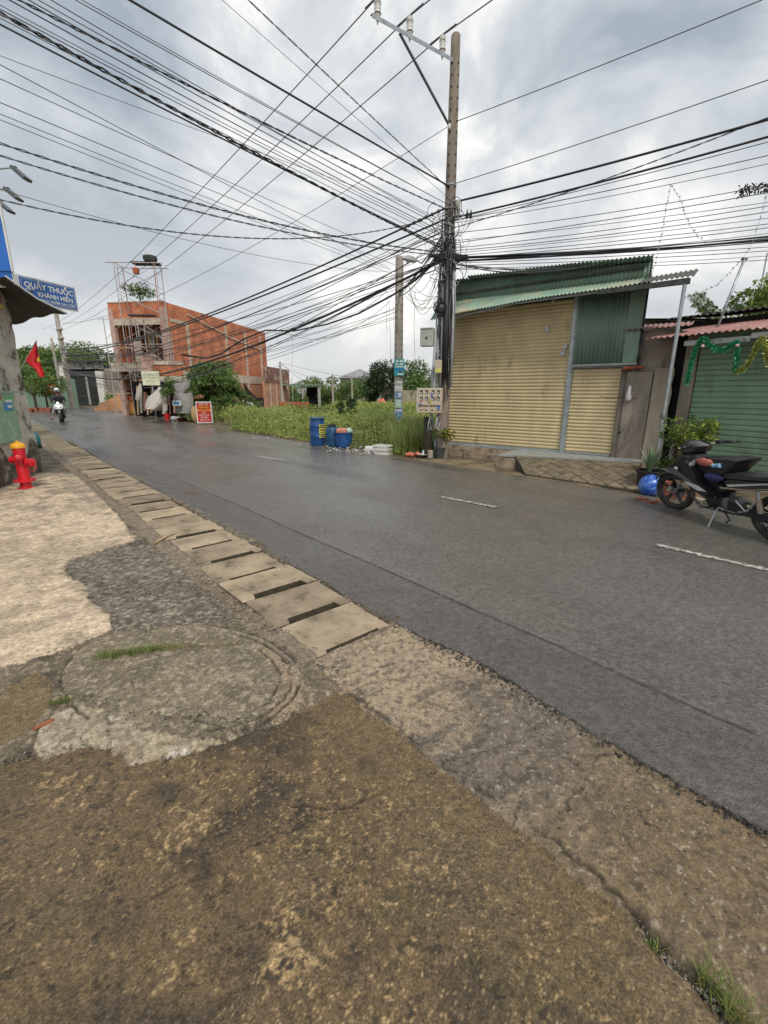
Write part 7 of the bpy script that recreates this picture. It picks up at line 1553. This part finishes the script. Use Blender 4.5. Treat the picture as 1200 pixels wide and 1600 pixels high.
tinsel([(1148, 580), (1158, 579), (1167, 571), (1176, 556), (1184, 538), (1191, 527), (1196, 540), (1199, 560), (1206, 575), (1214, 555), (1222, 530)], m_tin2, 'gold-green tinsel garland at the right end of the eave')
for (px, py, lb) in ((1098, 541, 'pinkish bauble on the left end of the green garland'), (1152, 540, 'pinkish bauble in the middle of the green garland')): mb = MB(); p = onplane(px, py, -.50); mb.ball(tuple(p), .028, 10, 7); solo(mb, 'bauble', mat('pink_bauble', (.62, .40, .38), .3), lb, 'bauble', smooth=True)
# slanting pole on the roof, mast, building corner at the right
a = onplane(1115, 512, .6); b = D(1163, 405, a.y - .1); t = thing('roof_pole', 'slanting thin metal pole rising from the red tin roof', 'pole', a); MB().tube([(0, 0, -.3), b - a], .022, 8).build('tube', m_steel, t, smooth=True); MB().box(b - a, (.10, .03, .03)).build('tip_clamp', m_blk, t)
a = D(1178, 505, 13.5); b = D(1199, 395, 13.5); t = thing('roof_mast', 'thin mast beside the pale wall at the right edge', 'pole', a); MB().tube([(0, 0, -1), b - a], .018, 6).build('tube', m_steel, t); MB().tube([(.1, 0, .75), (.8, 0, .8)], .014, 5).build('cross_arm', m_steel, t)
a = D(1182, 498, 17); b = D(1206, 425, 17); mb = MB(); mb.prism([(a.x, 17), (a.x + 3, 17), (a.x * 21 / 17 + 3, 21), (a.x * 21 / 17 + .1, 21)], b.z); solo(mb, 'house', mat('pale_green_plaster', (.42, .45, .38), .85, .15, 2), 'corner of a pale greenish house wall beyond the right roofs', 'house')
a = D(1005, 500, 14.5); b = D(1190, 500, 14.5); hh = thing('far_roof', 'low beige roof seen between the two shops', 'roof', Vector((a.x, 14.5, 0))); MB().b2(0, b.x - a.x, 0, 3, 0, a.z + .05).build('wall', m_cem, hh); mb = MB(); mb.add([(-.2, -.3, a.z), (b.x - a.x, -.3, a.z), (b.x - a.x, 3, a.z + .25), (.6, 3, a.z + .30)], [(0, 1, 2, 3)]); mb.add([(-.2, -.3, a.z - .05), (b.x - a.x, -.3, a.z - .05), (b.x - a.x, 3, a.z + .2), (.6, 3, a.z + .25)], [(3, 2, 1, 0)]); mb.build('sheet', m_fas, hh)
# tangle of dead vine on the wire at right, strings of little lights
P = []; Dn = []
for k in range(150):
    px = random.choice((1157, 1163, 1168, 1172, 1180, 1183, 1188, 1196, 1199, 1204)) + random.gauss(0, 2.2); py = 297 - (px - 1165) * .16 + random.gauss(0, 3.4) ; P.append(tuple(D(px, py, 9.5))); Dn.append(tuple(rng.normal(size=3)))
P = np.array(P); o = leafmesh('vine_tangle', P - P[0][None], np.array(Dn), .075, .035, mat('dry_vine', (.045, .045, .04), .8), rng.uniform(0, 1, len(P))); o.location = P[0]; tag(o, 'clump of dark dead leaves caught on a wire at the right edge', 'leaf clump')
m_bulb = mat('dull_bulb', (.30, .27, .26), .4)
for k, (pts, lb) in enumerate(((((1049, 290), (1042, 318), (1038, 345), (1034, 365), (1029, 392), (1020, 425), (1012, 455), (1008, 480)), 'string of tiny lights falling left from its peak to the green roof'), (((1049, 290), (1062, 310), (1069, 330), (1077, 350), (1090, 370), (1105, 380)), 'string of tiny lights falling right from the same peak'), (((1200, 300), (1188, 340), (1178, 375), (1160, 405), (1140, 425), (1120, 445), (1100, 455)), 'string of tiny lights slanting down at the right edge'))):
    W_ = [D(px, py, 9.3) for px, py in pts]; t = thing('light_string', lb, 'light string', W_[0]); MB().tube([w - W_[0] for w in W_], .0025, 4).build('cord', m_gcab, t)
    for i in range(len(W_) - 1):
        for j in range(4): p = W_[i].lerp(W_[i + 1], (j + random.random()) / 4) - W_[0]; MB().box(p + Vector((random.uniform(-.02, .02), 0, random.uniform(-.02, .02))), (.012, .012, .028)).build('bulb', m_bulb, t)
# ================================================================== parked motorbike
m_bk1 = mat('black_gloss_plastic', (.010, .010, .012), .16, .1, 6, coat=.6); m_bk2 = mat('matt_black_plastic', (.013, .013, .015), .38, .3, 10, .1, 60)
m_tyre = mat('tyre_rubber', (.030, .028, .026), .8, .3, 20, .4, 60, spots=(.10, .085, .065), spotscale=9, spotlo=.52, spothi=.68); m_alu = mat('dull_aluminium', (.40, .40, .41), .38, .15, 10, metal=.8)
m_seat = mat('seat_vinyl', (.03, .032, .034), .5, .15, 8, .2, 90); m_gry = mat('graphic_grey', (.10, .10, .105), .4, .1); m_slv = mat('silver_graphic', (.50, .49, .46), .4, .25, 14); m_tan = mat('bronze_graphic', (.30, .23, .17), .4, .2, 10)
hd = Vector((-.13, .99, 0)).normalized(); mcp = Vector((4.08, 6.1, .012)) - hd * .73
mc = thing('motorbike', 'black underbone motorbike parked on its side stand in front of the green shutter', 'motorbike', mcp, math.atan2(hd.y, hd.x))
mc.scale = (1.20, 1.05, .92); mc.rotation_euler = (R(-5), 0, math.atan2(hd.y, hd.x))
def wheel(x, name, disc=True):
    c = (x, 0, .285)
    w = MB().torus(c, .245, .040, None, 36, 10, .95).build('tyre', m_tyre, mc, smooth=True)
    MB().torus(c, .207, .012, None, 32, 8, 1.6).build('rim', m_bk1, mc, smooth=True)
    Mx = Matrix.Rotation(R(90), 3, 'X')
    MB().lathe([(.035, -.05), (.04, -.02), (.04, .02), (.035, .05)], 14, c, Mx).build('hub', m_alu, mc, smooth='auto')
    for k in range(5):
        a = k * 2 * math.pi / 5 + .3; mb = MB()
        for da in (-.10, .10):
            mb = MB(); mb.tube([(x + .035 * math.cos(a), 0, .285 + .035 * math.sin(a)), (x + .2 * math.cos(a + da), 0, .285 + .2 * math.sin(a + da))], [.013, .009], 5); mb.build('spoke', m_bk2, mc)
    if disc: MB().lathe([(.035, .048), (.11, .048), (.11, .052), (.035, .052)], 24, c, Mx).build('brake_disc', m_alu, mc, smooth='auto')
wheel(.62, 'front'); wheel(-.64, 'rear')
for y in (-.075, .075):
    MB().tube([(.62, y, .285), (.545, y, .50), (.46, y, .80)], [.024, .022, .018], 8).build('fork_leg', m_bk2 if y < 0 else m_bk2, mc, smooth=True)
    MB().box((.60, y + (.015 if y > 0 else -.015), .33), (.05, .03, .09), Matrix.Rotation(R(-18), 3, 'Y')).build('axle_clamp', m_alu, mc)
mb = MB(); vs = []; fs = []
for i in range(11):
    a = R(25 + 125 * i / 10); 
    for j, (y, dr) in enumerate(((-.06, -.035), (-.05, .005), (0, .02), (.05, .005), (.06, -.035))): r = .30 + dr; vs.append((.62 + r * math.cos(a) * (1.0), y, .285 + r * math.sin(a)))
for i in range(10):
    for j in range(4): a = i * 5 + j; fs.append((a, a + 1, a + 6, a + 5))
mb.add(vs, fs); mb.build('front_fender', m_bk2, mc, smooth=True)
MB().puff([(.64, .60), (.70, .63), (.60, .72), (.50, .86), (.38, .93), (.30, .90), (.27, .78), (.20, .62), (.34, .56), (.5, .57)], .13, .72).build('front_cowl', m_bk2, mc, smooth='auto')
MB().puff([(.42, .66), (.46, .56), (.40, .48), (.22, .40), (-.02, .36), (-.08, .42), (.02, .50), (.12, .56), (.18, .68), (.28, .84), (.36, .86)], .19, .80).build('leg_shield', m_bk2, mc, smooth='auto')
for sy in (-1, 1):
    def sp(pts, m, nm, y): mb = MB(); mb.prism(pts, .006, 'y', sy * y - .003); mb.build(nm, m, mc)
    sp([(.62, .655), (.46, .69), (.28, .60), (.16, .53), (.30, .555), (.48, .61)], m_gry, 'side_panel', .196)
    sp([(.60, .64), (.66, .645), (.50, .615)], m_slv, 'graphic', .199)
    sp([(.30, .545), (.12, .525), (.0, .47), (.10, .455), (.24, .50)], m_slv, 'graphic', .1995)
    sp([(.42, .53), (.33, .535), (.36, .49), (.40, .49)], m_tan, 'graphic', .1995); sp([(.32, .53), (.25, .51), (.20, .44), (.33, .475)], m_tan, 'graphic', .2005)
    MB().lathe([(.028, -.008), (.032, 0), (.024, .008), (0, .01)], 12, (.46, sy * .17, .675), Matrix.Rotation(R(-90 * sy), 3, 'X')).build('indicator', m_bagw, mc, smooth=True)
# headset
MB().puff([(.50, .91), (.52, 1.0), (.44, 1.07), (.34, 1.08), (.24, 1.02), (.26, .94), (.36, .89)], .13, .70).build('headset', m_bk1, mc, smooth='auto')
MB().puff([(.505, .95), (.515, 1.0), (.46, 1.04), (.44, .96)], .09, .85).build('headlight', mat('headlight_glass', (.35, .36, .37), .1, .1), mc)
for sy in (-1, 1):
    MB().tube([(.32, sy * .10, 1.02), (.30, sy * .2, 1.03), (.24, sy * .27, 1.04)], .013, 8).build('handlebar', m_alu, mc, smooth=True)
    MB().tube([(.25, sy * .25, 1.04), (.19, sy * .37, 1.045)], .019, 10).build('grip', m_bk2, mc, smooth=True)
    MB().tube([(.30, sy * .20, 1.035), (.29, sy * .26, 1.03), (.24, sy * .37, 1.025)], .006, 5).build('lever', m_alu, mc, smooth=True)
    MB().bev(.245, .31, min(sy * .17, sy * .25), max(sy * .17, sy * .25), 1.02, 1.07, .008).build('switch_box', m_bk2, mc)
# spine, seat, tail
MB().puff([(.24, .62), (.16, .64), (-.02, .56), (-.20, .62), (-.22, .52), (-.05, .42), (.12, .50)], .07, .8).build('spine_cover', m_bk2, mc, smooth='auto')
MB().puff([(.0, .66), (-.06, .735), (-.20, .755), (-.42, .765), (-.60, .80), (-.86, .835), (-.88, .80), (-.60, .745), (-.35, .70), (-.12, .665)], .125, .86).build('seat', m_seat, mc, smooth='auto')
MB().puff([(-.02, .66), (-.35, .70), (-.60, .745), (-.90, .80), (-1.02, .83), (-.96, .76), (-.70, .66), (-.40, .56), (-.12, .50), (-.06, .56)], .125, .78).build('side_cover', m_bk1, mc, smooth='auto')
for sy in (-1, 1):
    sp([(-.16, .60), (-.52, .705), (-.90, .80), (-.50, .68), (-.18, .575)], m_slv, 'graphic', .128); sp([(-.08, .55), (-.40, .60), (-.72, .70), (-.40, .585), (-.10, .53)], m_tan, 'graphic', .1285)
MB().tube([(-.78, .10, .83), (-.92, .09, .90), (-1.0, 0, .91), (-.92, -.09, .90), (-.78, -.10, .83)], .012, 6).build('grab_rail', m_alu, mc, smooth=True)
MB().puff([(-.98, .72), (-1.05, .80), (-.98, .82), (-.92, .76)], .07).build('tail_light', mat('tail_red', (.4, .01, .01), .2), mc)
MB().puff([(-.86, .66), (-1.10, .46), (-1.14, .47), (-.94, .70)], .06).build('rear_fender', m_bk2, mc)
# engine
Mx = Matrix.Rotation(R(90), 3, 'X')
MB().lathe([(.05, -.10), (.105, -.085), (.115, .0), (.105, .085), (.05, .10)], 18, (.0, 0, .335), Mx).build('crankcase', m_bk2, mc, smooth='auto')
MB().lathe([(.05, -.09), (.085, -.08), (.085, .08), (.05, .09)], 16, (-.15, 0, .33), Mx).build('gearbox', m_gry, mc, smooth='auto')
for i in range(7): MB().box((.11 + i * .018, 0, .375 + i * .012), (.010, .15, .13), Matrix.Rotation(R(-30), 3, 'Y')).build('cooling_fin', m_gry, mc)
MB().box((.255, 0, .46), (.07, .12, .12), Matrix.Rotation(R(-30), 3, 'Y')).build('cylinder_head', m_alu, mc)
for (x, y, z) in ((.06, .115, .42), (.02, .12, .46), (-.04, .118, .40), (.10, .1, .30), (-.10, .115, .27), (-.02, .12, .25)): MB().lathe([(.014, -.01), (.016, .01), (0, .014)], 8, (x, y, z), Mx).build('bolt', m_alu, mc)
MB().tube([(.30, .03, .40), (.36, .02, .30), (.24, .0, .17), (-.1, -.08, .16), (-.45, -.13, .22)], .018, 8).build('exhaust_pipe', m_gry, mc, smooth=True)
MB().lathe([(.03, 0), (.05, .03), (.055, .38), (.03, .42)], 14, (-.42, -.15, .24), Matrix.Rotation(R(-82), 3, 'Y')).build('muffler', m_bk2, mc, smooth='auto')
for sy in (-1, 1):
    MB().tube([(-.20, sy * .08, .36), (-.45, sy * .09, .31), (-.64, sy * .09, .285)], [.02, .018, .02], 6).build('swing_arm', m_gry, mc)
    MB().tube([(-.52, sy * .10, .34), (-.46, sy * .10, .62)], .014, 8).build('shock_rod', m_alu, mc)
    MB().tube([(-.53, sy * .105, .34), (-.49, sy * .105, .50)], .026, 10).build('shock_spring', m_tan, mc)
    MB().tube([(-.04, sy * .10, .27), (-.02, sy * .27, .27)], .012, 6).build('foot_peg', m_bk2, mc)
    MB().tube([(-.28, sy * .12, .42), (-.42, sy * .15, .33), (-.40, sy * .22, .33)], .012, 6).build('rear_peg_bracket', m_alu, mc); MB().tube([(-.50, sy * .13, .50), (-.42, sy * .15, .33)], .010, 6).build('rear_peg_bracket', m_alu, mc)
MB().puff([(-.18, .40), (-.64, .34), (-.70, .29), (-.64, .24), (-.18, .27)], .012, .9, .10).build('chain_case', m_bk2, mc)
MB().tube([(.04, .13, .27), (.10, .16, .25), (.15, .17, .25)], .008, 5).build('gear_lever', m_alu, mc)
MB().tube([(-.06, .09, .24), (-.10, .20, .11), (-.13, .27, .01)], [.012, .010, .012], 6).build('side_stand', m_alu, mc); MB().tube([(-.10, .05, .22), (-.22, .10, .14), (-.24, .17, .13)], .010, 5).build('centre_stand', m_bk2, mc)
for k in range(7): a = random.uniform(-.2, .2); MB().tube([(.25, .06, .6), (.1 + a, .11, .46 + a * .3), (.02, .10, .36 + random.uniform(-.05, .05))], .006, 4).build('hose', m_bk2, mc)
for k in range(3): MB().tube([(.42, .05 + .02 * k, .96), (.52, .07, .8), (.56, .08, .5), (.6, .08, .32)], .005, 4).build('brake_cable', m_bk2, mc)
MB().tube([(.2, .1, .18), (-.0, .15, .10), (-.25, .18, .12)], .006, 4).build('cable', m_tan, mc)
# things lying on it
Mm = parent_mat(mc)
def onbike(mb, name, m, label, cat): mb.v = [tuple(Mm @ Vector(p)) for p in mb.v]; return solo(mb, name, m, label, cat, smooth='auto')
onbike(MB().puff([(.24, .72), (.26, .84), (.14, .90), (-.02, .92), (-.18, .955), (-.32, .95), (-.26, .86), (-.18, .74), (-.06, .62), (.1, .60)], .14, .75), 'saddle_bag', m_bk2, 'black bag slung between the handlebars and the seat of the parked motorbike', 'bag')
mb = MB(); mb.ball((.10, .15, .84), .07, 10, 7, (1.6, .5, .7)); mb.v = [(x + random.uniform(-.01, .01), y, z + random.uniform(-.01, .01)) for x, y, z in mb.v]; onbike(mb, 'cloth', mat('red_brown_cloth', (.42, .12, .09), .8, .4, 30), 'red-brown patterned cloth stuffed on the black bag of the motorbike', 'cloth')
mb = MB(); mb.tube([(-.01, .155, .815), (-.09, .155, .835)], .028, 10); onbike(mb, 'can', mat('blue_white_label', (.25, .45, .65), .3, .5, 30), 'small blue and white bottle on the black bag of the motorbike', 'bottle')
mb = MB(); mb.ball((-.02, .15, .66), .07, 10, 7, (1.6, .5, .8)); mb.v = [(x + random.uniform(-.012, .012), y, z + random.uniform(-.01, .01)) for x, y, z in mb.v]; onbike(mb, 'cloth', mat('navy_cloth', (.02, .03, .10), .7, .4, 20), 'crumpled navy cloth tucked low on the parked motorbike', 'cloth')

# ================================================================== scooter and rider
def skinmesh(name, joints, edges, rad, m, parent, sub=1, root=0):
    me = bpy.data.meshes.new(name); me.from_pydata([tuple(j) for j in joints], edges, []); ob = bpy.data.objects.new(name, me); COL.objects.link(ob)
    md = ob.modifiers.new('s', 'SKIN'); 
    for i, r in enumerate(rad):
        v = me.skin_vertices[0].data[i]; v.radius = (r, r) if not isinstance(r, tuple) else r
        v.use_root = (i == root)
    sb_ = ob.modifiers.new('d', 'SUBSURF'); sb_.levels = sub; sb_.render_levels = sub
    dg = bpy.context.evaluated_depsgraph_get(); dg.update(); me2 = bpy.data.meshes.new_from_object(ob.evaluated_get(dg)); bpy.data.objects.remove(ob)
    me2.materials.clear(); me2.materials.append(m); me2.polygons.foreach_set('use_smooth', [True] * len(me2.polygons)); me2.name = name
    o = bpy.data.objects.new(name, me2); COL.objects.link(o); o.parent = parent; return o
sc_p = G(97, 656.5); k_ = 24.6 / sc_p.y; sc_p = Vector((sc_p.x * k_, 24.6, .012)); hrz = math.atan2(-.86, .50)
so_ = thing('scooter', 'white-fronted motor scooter ridden towards the viewer on the left of the road', 'scooter', sc_p, hrz)
for x in (.6, -.6):
    MB().torus((x, 0, .26), .20, .055, None, 24, 8).build('tyre', m_tyre, so_, smooth=True); MB().lathe([(.15, -.02), (.15, .02), (.04, .05)], 14, (x, 0, .26), Mx).build('rim', m_gry, so_)
m_wf = mat('white_gloss_panel', (.62, .63, .65), .25, .05)
MB().puff([(.72, .46), (.62, .56), (.45, .56), (.36, .44), (.44, .40), (.6, .48)], .08).build('front_fender', m_bk1, so_, smooth='auto')
MB().tube([(.6, .07, .26), (.45, .07, .62)], .022, 6).build('fork_leg', m_gry, so_); MB().tube([(.6, -.07, .26), (.45, -.07, .62)], .022, 6).build('fork_leg', m_gry, so_)
MB().puff([(.60, .52), (.64, .74), (.50, .98), (.38, 1.0), (.34, .70), (.30, .34), (.42, .36)], .17, .75).build('front_shield', m_bk1, so_, smooth='auto')
MB().puff([(.655, .72), (.62, .86), (.52, .99), (.44, .98), (.52, .80), (.60, .70)], .19, .62).build('white_nose', m_wf, so_, smooth='auto')
for sy in (-1, 1): MB().box((.63, sy * .10, .80), (.03, .09, .06), Matrix.Rotation(R(20 * sy), 3, 'X')).build('headlight', m_slv, so_)
MB().box((.64, 0, .60), (.02, .08, .10)).build('badge', m_slv, so_)
MB().puff([(.35, .34), (.35, .26), (-.30, .24), (-.34, .36)], .15).build('floor_board', m_bk1, so_)
MB().puff([(-.1, .36), (-.12, .74), (-.90, .82), (-.95, .70), (-.60, .45), (-.35, .32)], .17, .8).build('tail_body', m_bk1, so_, smooth='auto'); MB().puff([(-.10, .74), (-.12, .80), (-.5, .82), (-.9, .88), (-.9, .82)], .15).build('seat', m_seat, so_)
MB().puff([(.50, 1.0), (.46, 1.08), (.36, 1.08), (.36, .98)], .15, .7).build('handlebar_cover', m_bk1, so_, smooth='auto')
for sy in (-1, 1):
    MB().tube([(.40, sy * .10, 1.05), (.33, sy * .36, 1.07)], .017, 8).build('grip', m_bk2, so_); MB().tube([(.38, sy * .22, 1.07), (.40, sy * .27, 1.22)], .007, 5).build('mirror_stalk', m_bk2, so_); MB().box((.40, sy * .30, 1.26), (.02, .11, .07)).build('mirror', m_bk1, so_)
pr = thing('person', 'rider in black jacket, light grey trousers and white helmet on the moving scooter', 'person', sc_p, hrz)
m_skin = mat('skin', (.36, .20, .13), .6, .1, 10); m_jk = mat('black_jacket', (.02, .02, .023), .7, .2, 10, .2, 30); m_tr = mat('grey_trousers', (.24, .25, .27), .8, .15, 8, .2, 30)
J = [(-.22, 0, .86), (-.16, 0, 1.08), (-.08, 0, 1.30), (-.04, 0, 1.42), (-.01, 0, 1.53), (.0, 0, 1.66),
     (-.07, .19, 1.34), (.08, .30, 1.14), (.32, .33, 1.08), (-.07, -.19, 1.34), (.08, -.30, 1.14), (.32, -.33, 1.08),
     (-.18, .11, .84), (.22, .21, .78), (.20, .17, .34), (.32, .18, .28), (-.18, -.11, .84), (.20, -.24, .76), (.16, -.32, .36), (.30, -.38, .22)]
Ed = [(0, 1), (1, 2), (2, 3), (3, 4), (4, 5), (2, 6), (6, 7), (7, 8), (2, 9), (9, 10), (10, 11), (0, 12), (12, 13), (13, 14), (14, 15), (0, 16), (16, 17), (17, 18), (18, 19)]
rd = [.13, .12, .13, .06, .08, .09, .06, .045, .03, .06, .045, .03, .08, .055, .04, .035, .08, .055, .04, .035]
skinmesh('body', J, Ed, rd, m_skin, pr)
jj = J[:4] + J[6:12]; ej = [(0, 1), (1, 2), (2, 3), (2, 4), (4, 5), (5, 6), (2, 7), (7, 8), (8, 9)]; skinmesh('jacket', jj, ej, [.165, .16, .175, .075, .085, .068, .05, .085, .068, .05], m_jk, pr)
tj = [(-.22, 0, .88)] + [J[i] for i in (12, 13, 14, 16, 17, 18)]; skinmesh('trousers', tj, [(0, 1), (1, 2), (2, 3), (0, 4), (4, 5), (5, 6)], [.165, .11, .088, .062, .11, .088, .062], m_tr, pr)
for (x, y, z, q) in ((.30, .18, .27, 0), (.28, -.39, .20, .5)): MB().puff([(-.10, -.03), (-.11, .06), (-.03, .08), (.10, .03), (.16, .0), (.15, -.03)], .045).shift((-x, -y, -z)).build('shoe', m_bk2, pr, smooth='auto')
MB().ball((.0, 0, 1.68), .132, 16, 10, (1.08, .95, 1.0)).build('helmet', m_wf, pr, smooth=True)
MB().puff([(.10, 1.70), (.15, 1.72), (.17, 1.70), (.12, 1.68)], .09).build('helmet_peak', m_wf, pr); MB().ball((.045, 0, 1.62), .095, 12, 8, (1, .85, 1.05)).build('face', m_skin, pr, smooth=True)
MB().ball((.065, 0, 1.585), .085, 10, 7, (1, .85, .8)).build('face_mask', mat('dark_mask', (.05, .05, .07), .8), pr, smooth=True); MB().bev(.10, .145, -.07, .07, 1.635, 1.665, .008).build('sunglasses', m_bk1, pr)
for sy in (-1, 1):
    for k in range(4): MB().tube([(.31 + .012 * k, sy * (.30 + .018 * k), 1.10), (.345, sy * (.30 + .018 * k), 1.085), (.335, sy * (.30 + .018 * k), 1.055)], .010, 5).build('finger', m_skin, pr)
    MB().tube([(.31, sy * .30, 1.08), (.33, sy * .275, 1.05)], .011, 5).build('thumb', m_skin, pr)
